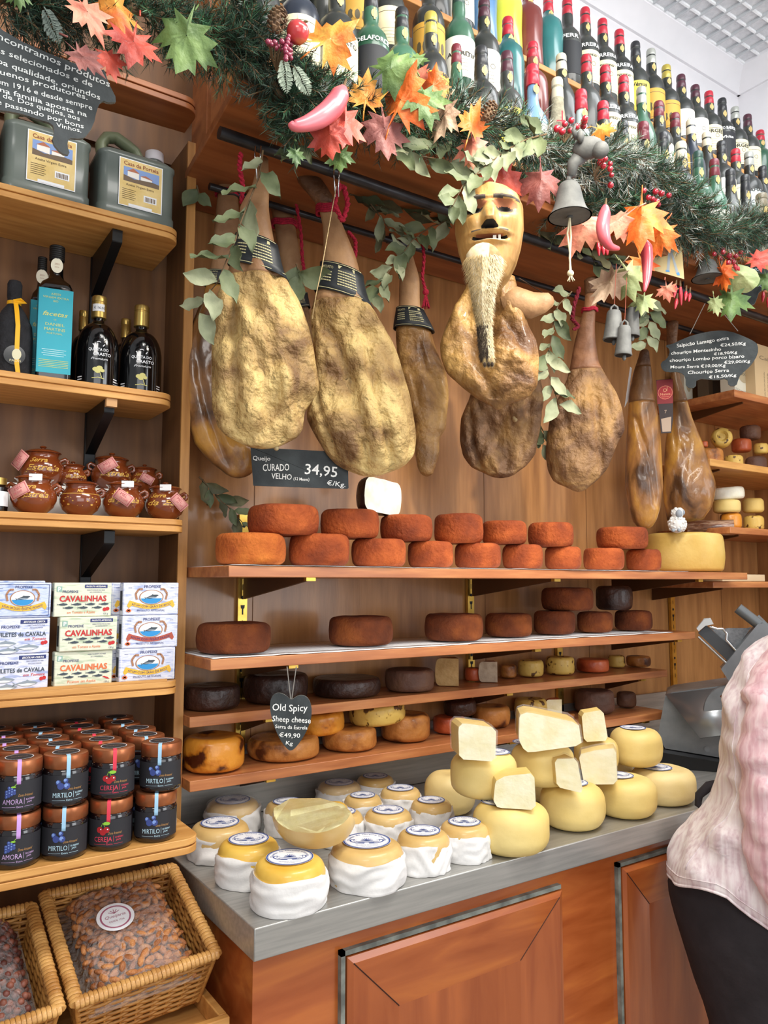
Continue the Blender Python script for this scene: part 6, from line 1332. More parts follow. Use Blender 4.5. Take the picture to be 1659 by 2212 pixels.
# apple
F=Fr(643,70,Y=1.22); t=thing('red_apple','red and yellow artificial apple at the top of the garland','apple',F.o,F.rz); r=(F.h(668,70)[0]-F.h(618,70)[0])/2
g=G(); g.lathe([(0,-.86*r),(.25*r,-.95*r),(.6*r,-.8*r),(.92*r,-.35*r),(r,.1*r),(.9*r,.5*r),(.6*r,.82*r),(.3*r,.86*r),(.1*r,.74*r),(0,.68*r)],28); b=build('fruit',g,pm('apple_skin','#b02a30','#e09a50','#c84444',sc=(1,1,1),ns=14,det=2,rough=.25,coat=.6,ramp=(.45,.75)),t,sharp=180); b.rotation_euler=(.3,.4,0)
g=G(); g.tube([(0,0,r*.7),(.003,0,r*.95),(.01,0,r*1.15)],.0018,6); b=build('stalk',g,stemm,t); b.rotation_euler=(.3,.4,0)
# pine cones
def cone(label,px,py,w,Y,ang):
    F=Fr(px,py,Y=Y); r=(F.h(px+w/2,py)[0]-F.h(px-w/2,py)[0])/2; t=thing('pine_cone',label,'pine cone',F.o,F.rz); g=G(); n=60
    for k in range(n):
        q=k/n; a=k*2.39996; rad=r*math.sin(PI*(.12+.80*q))**.8; z=lerp(-1.3*r,1.4*r,q); c=Vector((math.cos(a)*rad*.75,math.sin(a)*rad*.75,z)); o_=Vector((math.cos(a),math.sin(a),.35)); s=Vector((-math.sin(a),math.cos(a),0))*r*.22
        g.loft([[c-s*.5,c+s*.5,c+s*.5+Vector((0,0,r*.06)),c-s*.5+Vector((0,0,r*.06))],[c+o_*r*.32-s,c+o_*r*.32+s,c+o_*r*.34+s+Vector((0,0,r*.1)),c+o_*r*.34-s+Vector((0,0,r*.1))]])
    g.ell((0,0,0),r*.5,r*.5,r*1.3); g.xf(Matrix.Rotation(ang,4,'Y')); build('scales',g,pm('cone_brown','#4f3b2c','#84694e',ns=60,rough=.8),t,sharp=40)
cone('dusty pine cone left of the apple',598,45,40,1.22,.3); cone('brown pine cone below the port bottle, middle of the garland',1055,243,32,1.22,.5); cone('small pine cone by the string of berries',1290,318,20,1.24,-.4)
# fern sprigs
def fern(label,px,py,px2,py2,Y,m):
    a=at(px,py,Y=Y); b=at(px2,py2,Y=Y); t=thing('fern_sprig',label,'sprig',a,0); g=G(); d=b-a; v=Vector((.55,.83,0)); s=d.cross(v).normalized(); n=14
    g.tube([Vector(),d*.5+s*.004,d],.0011,5)
    for k in range(n):
        q=(k+1)/n; c=d*q; L=.018*math.sin(PI*(.15+.8*q))
        for sg in (-1,1): add_leaf(g,c,(s*sg+d.normalized()*.7),-v,L,k,0,.9,.1)
    build('fronds',g,m,t,sharp=180)
fn=pm('fern_grey','#7c8a78','#a8b4a2',ns=30,rough=.7)
fern('pale fern sprig hanging under the plum berries',612,125,620,200,1.22,fn); fern('second pale fern sprig beside the first',635,140,668,205,1.22,fn); fern('dusty fern sprig hanging at the top left',95,15,128,92,1.26,pm('fern_dark','#4b5650','#6c776f',ns=30,rough=.7))
# ------------------------------------------------------------------ garland
ndl=[pm('needle_green','#2c4a36','#456650',ns=40,rough=.6),pm('needle_dark','#1e2f27','#33473b',ns=40,rough=.6),pm('needle_frost','#b4bfb8','#d5dbd6',ns=40,rough=.8),pm('needle_bright','#3a6a48','#5a8a66',ns=40,rough=.6)]
def garland(label,path,Y0,seed,ntw,wts,spread=.075,nl=.034,sag=0):
    rs=random.Random(seed); P=[at(x,y,Y=Y0+(p[2] if len(p)>2 else 0)) for p in path for x,y in [p[:2]]]; o=P[0].copy(); P=[p-o for p in P]; Q=[]
    for i in range(len(P)-1):
        for k in range(8): Q.append(P[i].lerp(P[i+1],k/8))
    Q.append(P[-1]); t=thing('pine_garland',label,'garland',o,0)
    g=G(); g.tube(Q,.007,8); st=build('stem',g,stemm,t)
    g=G(); V=[];Fc=[];M=[]; tw=G()
    for k in range(ntw):
        q=rs.random()*(len(Q)-1); i=min(int(q),len(Q)-2); c=Q[i].lerp(Q[i+1],q-i); ax=(Q[i+1]-Q[i]).normalized()
        a=rs.uniform(0,2*PI); e1=ax.orthogonal().normalized(); e2=ax.cross(e1); rad=(e1*math.cos(a)+e2*math.sin(a)); rad.z=rad.z*.85
        if rad.y>0: rad.y*=.35
        d=(rad+ax*rs.uniform(-.5,.8)).normalized(); L=spread*rs.uniform(.55,1.15); frost=wts(q/(len(Q)-1)); u=rs.random()
        mi=2 if u<frost else rs.choice((0,0,1,3) if q/(len(Q)-1)>.35 else (0,1,1,1))
        end=c+d*L+Vector((0,0,-.12*L)); tw.tube([c,end],.0011,4)
        m=34
        e1=d.orthogonal().normalized(); e2=d.cross(e1)
        for j in range(m):
            w=j/m; p=c.lerp(end,.15+.85*w); b=rs.uniform(0,2*PI); dd=(d*(.75+.3*w)+(e1*math.cos(b)+e2*math.sin(b))*.8).normalized(); ln=nl*rs.uniform(.7,1.1)*(1-.3*w); tip=p+dd*ln; s=dd.cross(Vector((rs.random()-.5,rs.random()-.5,rs.random()-.5))).normalized()*.00095
            n0=len(V); V+=[p-s,p+s,tip]; Fc.append((n0,n0+1,n0+2)); M.append(mi if mi!=2 or rs.random()<.75 else 0)
    build('twigs',tw,stemm,t)
    g.add(V,Fc); g.m=M; nd=build('needles',g,ndl,t,sharp=180); nd['kind']='stuff'; return t
garland('dark green pine garland along the top of the left shelves',[(-40,-10),(60,10),(160,40),(270,20),(380,40),(470,80),(530,110)],1.36,1,400,lambda q:0,.085)
garland('dark pine garland drooping under the first bottles',[(500,10),(560,80),(620,150),(660,205),(700,200),(780,232),(860,262),(930,272),(1000,285)],1.35,2,480,lambda q:.02,.08)
garland('small dark pine spray hanging down to the pipe',[(560,120),(600,200),(640,240),(650,280)],1.36,6,110,lambda q:0,.07)
garland('pine garland in the middle with green and frosted needles',[(960,235),(1040,270),(1110,292),(1170,325),(1240,350),(1300,350)],1.34,3,420,lambda q:.12+.3*q,.085)
garland('frosted pine garland right of the large bell',[(1200,360),(1260,350),(1310,330),(1370,350),(1430,390),(1480,440),(1520,480)],1.34,4,520,lambda q:.40-.15*q,.09)
garland('pine garland at the far right hanging before the bottles',[(1380,440),(1440,480),(1500,510),(1560,500),(1610,490),(1670,500),(1720,520)],1.36,5,480,lambda q:.1+.2*q,.09)
garland('green pine spray behind the curved chilli and bell',[(1180,430),(1250,450),(1320,430),(1380,450)],1.40,8,240,lambda q:.05,.08)
# ------------------------------------------------------------------ bottle shelves
t=thing('bottle_shelf','wide brown wooden shelf over the hams carrying the tiers of old bottles','shelf',(1.9,YW-.003,2.51))
g=G(); x0=.575; P=[(x0-1.9,1.40-1.927,0),(XR-.004-1.9,1.40-1.927,0),(XR-.004-1.9,-.001,0),(x0+.05-1.9,-.001,0)]
def slab(g,P,z0,z1,mi=0):
    n=len(P); return g.add([(x,y,z0) for x,y,_ in P]+[(x,y,z1) for x,y,_ in P],[tuple(range(n))[::-1],tuple(range(n,2*n))]+[(i,(i+1)%n,(i+1)%n+n,i+n) for i in range(n)],mi)
slab(g,P,0,.022); build('board',g,wood_beam,t,bevel=.003)
g=G(); Pl=[(a,b-.012 if b<-.1 else b,c) for a,b,c in P]; Pl=[Pl[0],Pl[1],(P[1][0],P[1][1]+.015,0),(P[0][0],P[0][1]+.015,0)]; slab(g,Pl,.022,.045); build('edge_moulding',g,wood_shelf,t,bevel=.004)
TZ={1:2.645,2:2.885,3:3.20}; TY={1:1.50,2:1.61,3:1.735}
ox=(.62,)
for k,y0,y1 in ((1,1.44,1.555),(2,1.556,1.672),(3,1.68,1.80)):
    g=G(); z=TZ[k]; xe=XR-.02
    g.box(.62-1.9,xe-1.9,y0-1.927,y1-1.927,z-.02-2.51,z-2.51)
    build('tier_board',g,pm('tier_wood','#c98442','#dd9c58',sc=(1.5,10,10),ns=4,rough=.45),t,bevel=.002)
    for i in range(6): xx=.63+i*(xe-.66)/5; g=G(); g.box(xx-1.9,xx+.018-1.9,y0+.02-1.927,y1-1.927,.022,z-.02-2.51); build('tier_support',g,wood_beam,t)
# ------------------------------------------------------------------ bottles
dust_haze=pm('dust_haze_dark_glass','#1c1f1e','#3c403d','#262a28',ns=9,det=6,rough=.42,coat=.35,ramp=(.3,.75)); duskg=pm('dust_haze_green_glass','#1f4a34','#3f6a54',ns=8,det=5,rough=.35,coat=.5)  # greyish noise stands for dust and for lens haze put into the colour
BG={'k':dust_haze,'g':duskg,'b':pm('blue_pottery','#4a78a8','#7296b8',ns=8,rough=.35,coat=.5),'y':pm('yellow_glaze','#c9cc3a','#d8da58',ns=8,rough=.3,coat=.5),'r':pm('maroon_glaze','#6a2c28','#84423a',ns=8,rough=.3,coat=.5),'t':pm('teal_glaze','#1d5a5c','#2f7474',ns=8,rough=.3,coat=.5),'w':pm('pale_blue_glaze','#b4cbd0','#ccdcde',ns=8,rough=.3,coat=.5),'s':pm('straw_flask','#8f8a76','#a9a48e',ns=60,rough=.9,bump=.4,bs=150),'n':pm('dark_navy_glass','#1a2230','#333c4a',ns=8,rough=.3,coat=.4)}
CC={'r':('red','#b02436'),'p':('purple','#4a2432'),'k':('black','#26282c'),'s':('silver','#a5a8a2'),'w':('cream','#cfc9b4'),'y':('gold','#b0a04a'),'g':('dark green','#26443c'),'m':('maroon','#6c2430'),'c':('corked','#7a715c')}
LC={'c':('cream','#e2d9b4'),'w':('white','#e4e2d4'),'y':('yellow','#dccb58'),'o':('golden','#c89a40'),'k':('black','#222428'),'n':None,'b':('pale blue','#cfdcdc')}
cap_cache={}
NB={1:0,2:0,3:0}; BL=[]
def bottle(tier,px,pyc,cap,glass='k',lab='c',txts=(),kind='port',w=None,seal=True,ww=1.0,rot=0,desc=None):
    Y=TY[tier]; c=at(px,pyc,Y=Y); zb=TZ[tier]+.0005; 
    H=c.z-zb if c.z>zb+.2 else .31; H=max(.25,min(.35,H)); R=(.0455 if kind=='port' else .0475)*ww
    BL.append((tier,c.x,c.y,zb,H,R,cap,glass,lab,txts,kind,seal,rot,desc))
def mk_bottles():
    for tier in (1,2,3):
        row=sorted([b for b in BL if b[0]==tier],key=lambda b:b[1])
        # keep neighbours apart
        xs=[b[1] for b in row]
        for _ in range(60):
            for i in range(len(row)-1):
                need=row[i][5]+row[i+1][5]+.002; d=xs[i+1]-xs[i]
                if d<need: m=(need-d)/2; xs[i]-=m; xs[i+1]+=m
        for i,b in enumerate(row): one_bottle(b,xs[i],i,len(row))
CROWD={1:'front',2:'middle',3:'back'}
def one_bottle(b,x,idx,n):
    tier,_,Y,zb,H,R,cap,glass,lab,txts,kind,seal,rot,desc=b
    gn={'k':'dark','g':'green','b':'blue','y':'yellow','r':'maroon','t':'teal','w':'pale blue','s':'straw-covered','n':'navy'}[glass]
    label='%s%s bottle%s, %s from left in the %s bottle row'%((CC[cap][0]+'-topped ') ,gn,(' with %s label'%LC[lab][0] if LC[lab] else ''),ORD[idx] if idx<25 else 'last',CROWD[tier])
    if desc: label=desc+', %s bottle row'%CROWD[tier]
    th=-math.atan2(x,Y)*.72+rot
    t=thing('wine_bottle',label,'bottle',(x,Y,zb),th,'old bottles in the %s row'%CROWD[tier])
    if kind=='port': pf=[(0,0),(R*.94,0),(R,.005),(R,H*.50),(R*.97,H*.55),(R*.86,H*.605),(R*.62,H*.655),(R*.46,H*.68),(R*.40,H*.71),(R*.43,H*.76),(R*.40,H*.84),(R*.36,H*.93),(0,H*.93)]
    elif kind=='round': pf=[(0,0),(R*.7,0),(R*.95,H*.12),(R*1.0,H*.28),(R*.95,H*.42),(R*.70,H*.55),(R*.40,H*.63),(R*.30,H*.70),(R*.28,H*.93),(0,H*.93)]
    elif kind=='fat': pf=[(0,0),(R*.9,0),(R,.01),(R*.96,H*.3),(R*1.02,H*.55),(R*.9,H*.68),(R*.5,H*.75),(R*.36,H*.80),(R*.33,H*.93),(0,H*.93)]
    elif kind=='slim': pf=[(0,0),(R*.9,0),(R*.95,.01),(R*.95,H*.45),(R*.75,H*.58),(R*.45,H*.68),(R*.36,H*.80),(R*.34,H*.93),(0,H*.93)]
    elif kind=='cone': pf=[(0,0),(R*.9,0),(R,.02),(R*.8,H*.35),(R*.5,H*.6),(R*.38,H*.75),(R*.34,H*.93),(0,H*.93)]
    g=G(); g.lathe(pf,28)
    if glass=='t' or glass=='r':
        pass
    build('glass',g,BG[glass],t,sharp=55)
    cm=pm('capsule_'+cap,CC[cap][1],rough=.4,metal=.25 if cap in 'sy' else .0,coat=.2)
    g=G(); r=R*(.41 if kind=='port' else .38); z0=H*.82
    g.lathe([(r*.96,z0),(r*1.0,z0+.001),(r*.93,H*.90),(r*.86,H*.925),(r*.93,H*.93),(r*.95,H*.94),(r*.92,H*.985),(r*.8,H),(0,H)],22); build('capsule',g,cm,t,sharp=50)
    if LC[lab]:
        lm=pm('bottle_label_'+lab,LC[lab][1],rough=.6,); g=G(); rr=R*(1.0 if kind in('port','slim') else 1.03)+.0009
        z0,z1=(.12,.47) if kind=='port' else (.14,.42)
        patch(g,rr,-1.35,1.35,H*z0,H*z1,0,14)
        R2=rr+.0005; dark=1
        if lab in 'co': patch(g,R2-.0002,-1.3,1.3,H*(z1-.05),H*(z1-.045),1,12); patch(g,R2-.0002,-1.3,1.3,H*(z0+.02),H*(z0+.023),1,12)
        if lab=='o' :
            for k in range(5): disc(g,(-.8+.4*k)*R,H*.26,R*.16,H*.05,0,1,8,R2)
            disc(g,0,H*.27,R*.3,H*.06,0,0,16,R2+.0002)
        if lab in 'wc' :
            ring(g,R*.35,H*.32,R*.18,R*.18,R*.03,R=R2,mi=1,n=16)
            for k in range(4): line(g,[(-R*.7+j*R*.28,H*(.27-.03*k)) for j in range(5)],.0007,R=R2,mi=1)
        build('label',g,[lm,pm('label_ink','#5a523c',rough=.6)],t)
    if txts:
        g=G()
        for s,z,h,col in txts:
            w=R*2.0 if len(s)>5 else R*1.3
            tg(g,s,0,H*z,h=h*R,w=w,R=R*(1.0 if kind in('port','slim') else 1.04)+.0020,mi={'w':0,'k':1,'y':2}[col],bold=.02)
        build('lettering',g,[flat('#eef0ee'),flat('#2e2c28'),flat('#d8b840')],t)
    if seal and kind!='cone':
        g=G(); rs=R*.44+.0008; i0=len(g.v); disc(g,R*.12,H*.765,R*.19,R*.24,0,0,14,rs); quadp(g,0,0,0,0) if False else None
        patch(g,rs,.14,.40,H*.72,H*.81,0,2); build('seal',g,pm('gold_seal','#b59a5c','#cbb478',ns=80,rough=.5),t)
    return t
F1=(('FERREIRA',.505,.30,'w'),('Porto',.40,.18,'k'))
B=bottle
# back row
B(3,540,-120,'k',txts=(),lab='w'); B(3,590,-110,'p',lab='c'); B(3,680,-95,'p',lab='c'); B(3,790,-110,'k',lab='o'); B(3,905,-90,'k',lab='k',txts=(('DE',.36,.3,'y'),('TO',.26,.3,'y')),seal=False); B(3,950,-80,'p',lab='n'); B(3,1005,-75,'m',lab='w'); B(3,1058,-70,'k',glass='b',lab='n',kind='fat'); B(3,1103,-60,'r',glass='y',lab='n',kind='fat',ww=1.12,desc='bulbous bright yellow glazed bottle with red cap'); 
B(3,1141,-30,'r',glass='r',lab='n',kind='fat',desc='maroon bulbous bottle beside the yellow one'); B(3,1186,-2,'r',glass='t',lab='n',kind='fat',desc='teal bulbous bottle with moulded relief'); B(3,1229,3,'r',lab='k',txts=(('FERR',.50,.3,'w'),),seal=False)
for x,y,cp,lb,tx in ((1275,27,'r','c',F1),(1307,48,'r','c',F1),(1341,70,'r','c',F1),(1375,95,'k','y',(('Vénus',.40,.35,'k'),)),(1408,110,'s','o',()),(1433,140,'y','o',()),(1460,158,'p','w',()),(1485,177,'p','w',()),(1514,190,'r','c',(('BORGES',.36,.32,'k'),)),(1551,210,'k','k',(('PORTO BARROS',.50,.28,'w'),('White',.38,.25,'w'))),(1583,231,'s','c',(('BORGES',.36,.32,'k'),)),(1608,246,'p','c',()),(1640,283,'r','n',())):
    B(3,x,y,cp,lab=lb,txts=tx,glass='g' if x==1640 else 'k')
# middle row
B(2,575,-170,'k',lab='w'); B(2,628,-150,'k',lab='c'); B(2,690,-130,'k',lab='n'); B(2,760,-110,'k',lab='o'); B(2,840,-85,'m',lab='c'); B(2,925,-60,'k',lab='o'); B(2,990,-40,'g',glass='g',lab='w',txts=(('APERITIF',.30,.28,'k'),),seal=False,desc='green-necked dark bottle with white aperitif label'); B(2,1047,-8,'p',lab='w'); B(2,1095,40,'r',glass='t',lab='n',kind='fat',desc='small teal glazed bottle with red capsule'); B(2,1150,95,'r',glass='r',lab='n')
for x,y,cp,gl,lb,tx,kd in ((1212,120,'w','k','n',(),'slim'),(1300,140,'r','k','n',(),'port'),(1336,160,'r','k','c',F1,'port'),(1374,180,'r','k','c',F1,'port'),(1407,203,'s','g','n',(),'slim'),(1434,228,'m','k','w',(('dos',.45,.3,'k'),),'port'),(1459,248,'m','k','o',(),'port'),(1494,262,'w','n','n',(),'slim'),(1515,282,'w','k','n',(),'slim'),(1545,300,'k','k','w',(),'port'),(1569,314,'r','k','c',(),'port'),(1602,322,'s','k','b',(('GRAHAM',.44,.30,'k'),('SECCO',.30,.26,'k')),'port'),(1626,350,'k','k','n',(),'slim'),(1655,330,'k','k','w',(),'port')):
    B(2,x,y,cp,glass=gl,lab=lb,txts=tx,kind=kd)
# front row
B(1,600,-95,'k',lab='n'); B(1,662,-75,'k',glass='n',lab='c',ww=1.08,desc='large dark bottle with oval cream label behind the apple'); B(1,730,-50,'k',lab='c',ww=1.1,txts=(('DO PORTO',.36,.22,'k'),),desc='large bottle with tall cream label right of the apple'); B(1,802,-25,'k',glass='g',lab='k',txts=(('DELAFORCE',.50,.26,'w'),),desc='green-necked bottle with white lettering and a pale scenic label')
B(1,868,22,'k',glass='g',lab='k',txts=(('DELAFORCE',.42,.24,'w'),),desc='second green-necked bottle with white lettering'); B(1,924,25,'y',lab='o',txts=(('REAL COMP',.44,.22,'k'),),desc='dark bottle with golden map-like label, striped capsule'); B(1,967,90,'m',glass='g',lab='k',kind='slim',ww=.8,txts=(('DELAFORCE',.38,.24,'w'),),desc='small bottle with flared maroon cap and white lettering')
B(1,1040,105,'k',lab='n',txts=(('PORTO',.22,.3,'y'),('RP',.32,.5,'y')),ww=1.05,desc='dark bottle with gold crest and gold lettering'); B(1,1088,108,'p',lab='y'); B(1,1152,118,'r',glass='b',lab='w',kind='round',ww=1.1,txts=(('CROCENTE',.22,.2,'k'),('PORTUGAL',.17,.2,'k')),desc='round blue bottle with red and white coat of arms')
B(1,1212,145,'w',glass='s',lab='n',kind='cone',desc='pale pottery bottle tied with a red ribbon'); B(1,1265,142,'r',glass='w',lab='n',kind='round',ww=1.1,desc='round pale blue glazed bottle with a tiny painted figure')
for x,y,cp,gl,lb,tx,kd,w_ in ((1312,225,'r','k','n',(),'port',1),(1357,270,'k','k','n',(),'port',1),(1409,262,'m','k','n',(),'round',1.12),(1446,285,'k','k','n',(),'slim',1),(1480,312,'w','k','w',(('SOUZA GUEDES',.50,.26,'w'),),'port',1.05),(1512,332,'g','g','w',(('PORTO',.36,.3,'k'),),'port',1),(1536,342,'m','g','w',(),'slim',1),(1557,358,'k','k','c',(),'slim',1),(1592,370,'k','k','n',(),'port',.95),(1628,412,'c','s','n',(),'round',1.25),(1660,400,'k','n','c',(('PORTO',.4,.3,'w'),),'port',1)):
    B(1,x,y,cp,glass=gl,lab=lb,txts=tx,kind=kd,ww=w_)
mk_bottles()
# moulded details: ribbon on the pottery bottle, coat of arms, figure
def onb(substr):
    return [o for o in bpy.data.objects if o.get('label') and substr in o['label']][0]
o=onb('coat of arms'); g=G(); r=.0475; disc(g,0,.115,.017,.017,0,0,20,r+.003); poly(g,[(-.008,.124),(.008,.124),(.008,.114),(0,.104),(-.008,.114)],0,1,r+.004); poly(g,[(-.005,.121),(.005,.121),(.005,.114),(0,.108),(-.005,.114)],0,0,r+.005); build('crest',g,[lab_w,flat('#c8363c')],o)
o=onb('tied with a red ribbon'); g=G(); line(g,[(-.012,.20),(.012,.20)],.004,-.036,0); line(g,[(.004,.23),(.004,.15)],.004,-.0365,0); line(g,[(-.004,.13),(.016,.135)],.005,-.045,0); build('ribbon',g,flat('#c42c3c'),o)
o=onb('painted figure'); g=G(); disc(g,0,.105,.006,.006,0,0,12,.053); poly(g,[(-.008,.098),(.008,.098),(.012,.07),(-.012,.07)],0,1,.053); patch(g,.052,-1.2,1.2,.045,.066,2); build('painting',g,[flat('#3a3a40'),flat('#4c5a86'),flat('#d8c24a')],o)
# ------------------------------------------------------------------ right bay
def bay_shelf(px,py,Y,th,label,x1=XR-.005,m=wood_shelf):
    c=at(px,py,Y=Y); t=thing('bay_shelf',label,'shelf',((c.x+x1)/2,YW-.003,c.z)); ox,oy=t.location.x,t.location.y
    g=G(); g.box(c.x-ox,x1-ox,Y-oy,0,0,th); build('board',g,m,t,bevel=.002)
    for bx in (c.x+.10,):
        g=G(); g.prism([(Y+.03-oy,-.006),(-.001,-.05),(-.001,0),(Y+.03-oy,0)],bx-.004-ox,bx+.004-ox); g.v=[(p[1],p[0],p[2]) for p in g.v]; b=build('bracket',g,pm('bracket_bronze','#5b3a20',rough=.45,metal=.3),t)
    return c.x,c.z+th
ax,az=bay_shelf(1587,857,1.58,.028,'reddish shelf at the upper right carrying boxes')
bx_,bz=bay_shelf(1535,1006,1.60,.026,'pale wooden shelf of cheeses below the box shelf at right',m=wood_left)
cx_,cz=bay_shelf(1578,1152,1.62,.024,'reddish shelf carrying yellow cheeses at the right')
ex_,ez=bay_shelf(1541,1270,1.60,.022,'lower right shelf just under the end of the long cheese shelf',)
for i,(pl,pr_,yt,Y,m,w,z) in enumerate([(1506,1565,966,1.70,tanrind,'brownish cheese wheel, left in the bottom row of the pale right shelf',bz),(1565,1608,975,1.71,yellowr,'cream cheese with a dark hole, middle of the bottom row at right',bz),(1610,1659,978,1.71,brownrind,'red-brown wrinkled cheese, right in the bottom row at right',bz)]):
    shelf_wheel('sheep_cheese',w,pl,pr_,yt,z,Y,m,None,i+200,rnd=.3)
z2=hpx(1590,972,at(1590,970,Y=1.70),0)
for i,(pl,pr_,yt,yb,Y,m,w) in enumerate([(1512,1531,938,966,1.76,redrind,'small reddish cheese behind the last ham at the right'),(1580,1626,946,975,1.76,redrind,'orange cheese in the upper row of the pale right shelf'),(1628,1662,956,980,1.72,yellowr,'spotted cream cheese in the upper row at the right edge'),(1598,1646,917,948,1.76,brownrind,'grey-brown cheese topmost in the right bay')]):
    c,R=on_shelf(pl,pr_,yb,Y); zz=hpx((pl+pr_)/2,yb,c,R*.9); shelf_wheel('sheep_cheese',w,pl,pr_,yt,zz,Y,m,None,i+210,rnd=.3)
c,R=on_shelf(1532,1582,945,1.74); o=build('sheep_cheese',wheelmesh(R*.95,.05,77,rnd=.3,sag=.2),[yellowr,paste],None,(c.x,c.y,hpx(1556,947,c,R)),0); o.rotation_euler=(math.radians(80),0,-.9); tag(o,'round cheese standing on edge, its ringed dark face turned forward','cheese')
for i,(pl,pr_,yt,Y,m,w) in enumerate([(1555,1605,1108,1.71,orangerind,'yellow cheese in the bottom row, left, on the reddish right shelf'),(1606,1653,1108,1.71,yellowr,'spotted yellow cheese in the bottom row at the right'),(1540,1603,1078,1.715,orangerind,''),(1603,1653,1075,1.715,orangerind,'')]):
    if i<2: shelf_wheel('sheep_cheese',w,pl,pr_,yt,cz,Y,m,None,i+220,rnd=.3)
    else:
        c,R=on_shelf(pl,pr_,1105,Y); zz=hpx((pl+pr_)/2,1107,c,R*.9); shelf_wheel('sheep_cheese',['wide plain yellow cheese in the middle layer of the right stack','second plain yellow cheese in the middle layer at the right'][i-2],pl,pr_,yt,zz,Y,butter,None,i+220,rnd=.3)
c,R=on_shelf(1535,1612,1070,1.72); shelf_wheel('sheep_cheese','pale crusty flat cheese tilted on top of the yellow ones at the right',1535,1612,1050,hpx(1575,1077,c,R*.9),1.72,pastew,None,230,rnd=.3).rotation_euler=(0,math.radians(-5),0)
# big yellow wheel with sheep and log
zb=1.5575
o=shelf_wheel('large_sheep_cheese','very large pale yellow cheese wheel at the right end of the topmost shelf',1382,1574,1150,S1Z-.001,1.735,pm('rind_big_yellow','#cda650','#e2c478','#d8b662',ns=9,det=5,rough=.45,bump=.15,bs=60,ramp=(.3,.7)),None,240,rnd=.14,shrink=.93)
ztop=S1Z+max(v.co.z for v in o.data.vertices)
F=Fr(1463,1145,Y=1.66); t=thing('sheep_figurine','small white fluffy sheep figure with a grey face on the large cheese','figurine',(F.o.x,F.o.y,ztop-.004),F.rz-.2); S=(F.h(1487,1145)[0]-F.h(1440,1145)[0])
g=G(); rs=random.Random(2)
g.ell((0,0,S*.42),S*.42,S*.36,S*.44,0,18,14)
for k in range(90):
    a=rs.uniform(0,2*PI); b=rs.uniform(-.9,1.2); g.ell((S*.40*math.cos(a)*math.cos(b),S*.34*math.sin(a)*math.cos(b),S*.42+S*.42*math.sin(b)),S*.07,S*.07,S*.07,0,6,5)
g.ell((S*.04,-S*.02,S*.95),S*.30,S*.26,S*.26,0,14,10)
for k in range(40): a=rs.uniform(0,2*PI); b=rs.uniform(-.2,1.3); g.ell((S*.04+S*.28*math.cos(a)*math.cos(b),S*.24*math.sin(a)*math.cos(b),S*.97+S*.24*math.sin(b)),S*.06,S*.06,S*.06,0,6,5)
build('wool',g,pm('wool_white','#d5d6d2','#e6e6e2',ns=40,rough=.95),t,sharp=180)
g=G(); g.ell((S*.14,-S*.20,S*.92),S*.17,S*.14,S*.20,0,14,10); g.ell((-S*.18,-S*.12,S*.98),S*.06,S*.05,S*.12,0,8,6); g.ell((S*.34,-S*.06,S*.98),S*.06,S*.05,S*.12,0,8,6); build('face',g,pm('sheep_grey','#9aa2aa',rough=.8),t,sharp=180)
g=G(); g.ell((-S*.12,-S*.32,S*.1),S*.09,S*.09,S*.09); g.ell((S*.15,-S*.34,S*.1),S*.09,S*.09,S*.09); build('feet',g,MATS['sheep_grey'],t,sharp=180)
F=Fr(1535,1143,Y=1.72); W=(F.h(1580,1140)[0]-F.h(1480,1140)[0]); Hh=F.h(1535,1109)[1]-F.h(1535,1143)[1]; t=thing('cured_sausage_block','long dark cut cured block in film lying on the large cheese','cured meat',(F.o.x,F.o.y,ztop-.002),F.rz)
g=G(); R=[]
for k in range(9): x=lerp(-W/2,W/2,k/8); R.append([(x,Hh*.5*math.cos(a)*1.1,Hh*.5+Hh*.5*math.sin(a)) for a in [2*PI*j/16 for j in range(16)]])
g.loft(R); build('meat',g,pm('cured_crust','#5a3424','#c2a286','#84583e',sc=(1,4,4),ns=18,det=4,rough=.35,coat=.5,bump=.5,bs=50),t,sharp=60)
# boxes on the upper right shelf
def carton(label,x0,x1,yt,yb,Y,D,c,z,deco,parts=()):
    A=at(x0,yb,Y=Y);B_=at(x1,yb,Y=Y); zt=at(x0,yt,Y=Y).z; W=B_.x-A.x; H=zt-z; t=thing('carton_box',label,'box',((A.x+B_.x)/2,Y,z+.001),0); g=G(); g.box(-W/2,W/2,0,D,0,H); build('carton',g,pm('card_'+c.strip('#'),c,rough=.6),t,bevel=.0015)
    g=G(); deco(g,W,H); build('print',g,[flat('#8a7a60'),flat('#3a3630'),flat('#b8a888')],t); return t
def dA(g,W,H):
    for k in range(5): tg(g,'FARINHA',-W*.2+k*W*.11,H*.25,h=.008,w=H*.5,y=-.0006,mi=0,rot=PI/2) if k<2 else None
    tg(g,'Caixa',-W*.1,H*.72,h=.016,w=W*.5,y=-.0006,mi=0); 
    for k in range(6): disc(g,W*(-.02),H*(.6-.07*k),.006,.006,-.0006,0,6)
    for k in range(5): line(g,[(W*.05,H*(.3-.04*k)),(W*.4,H*(.3-.04*k))],.0012,-.0006,0)
def dB(g,W,H):
    disc(g,0,H*.62,W*.3,H*.22,-.0006,2,24); tg(g,'DOCE',0,H*.6,h=.01,w=W*.35,y=-.001,mi=1)
    for k in range(8): line(g,[(-W*.48,H*.02*k*1.5+.003),(W*.48,H*.02*((k+3)%8)*1.5+.003)],.0007,-.0006,1)
def dC(g,W,H):
    for k in range(14): quadp(g,-W*.3+k*W*.045,-W*.3+k*W*.045+W*(.015+.012*(k%3)),H*.12,H*.42,-.0006,1)
def dD(g,W,H): tg(g,'BISCOITO',0,H*.4,h=.012,w=W*.7,y=-.0006,mi=1)
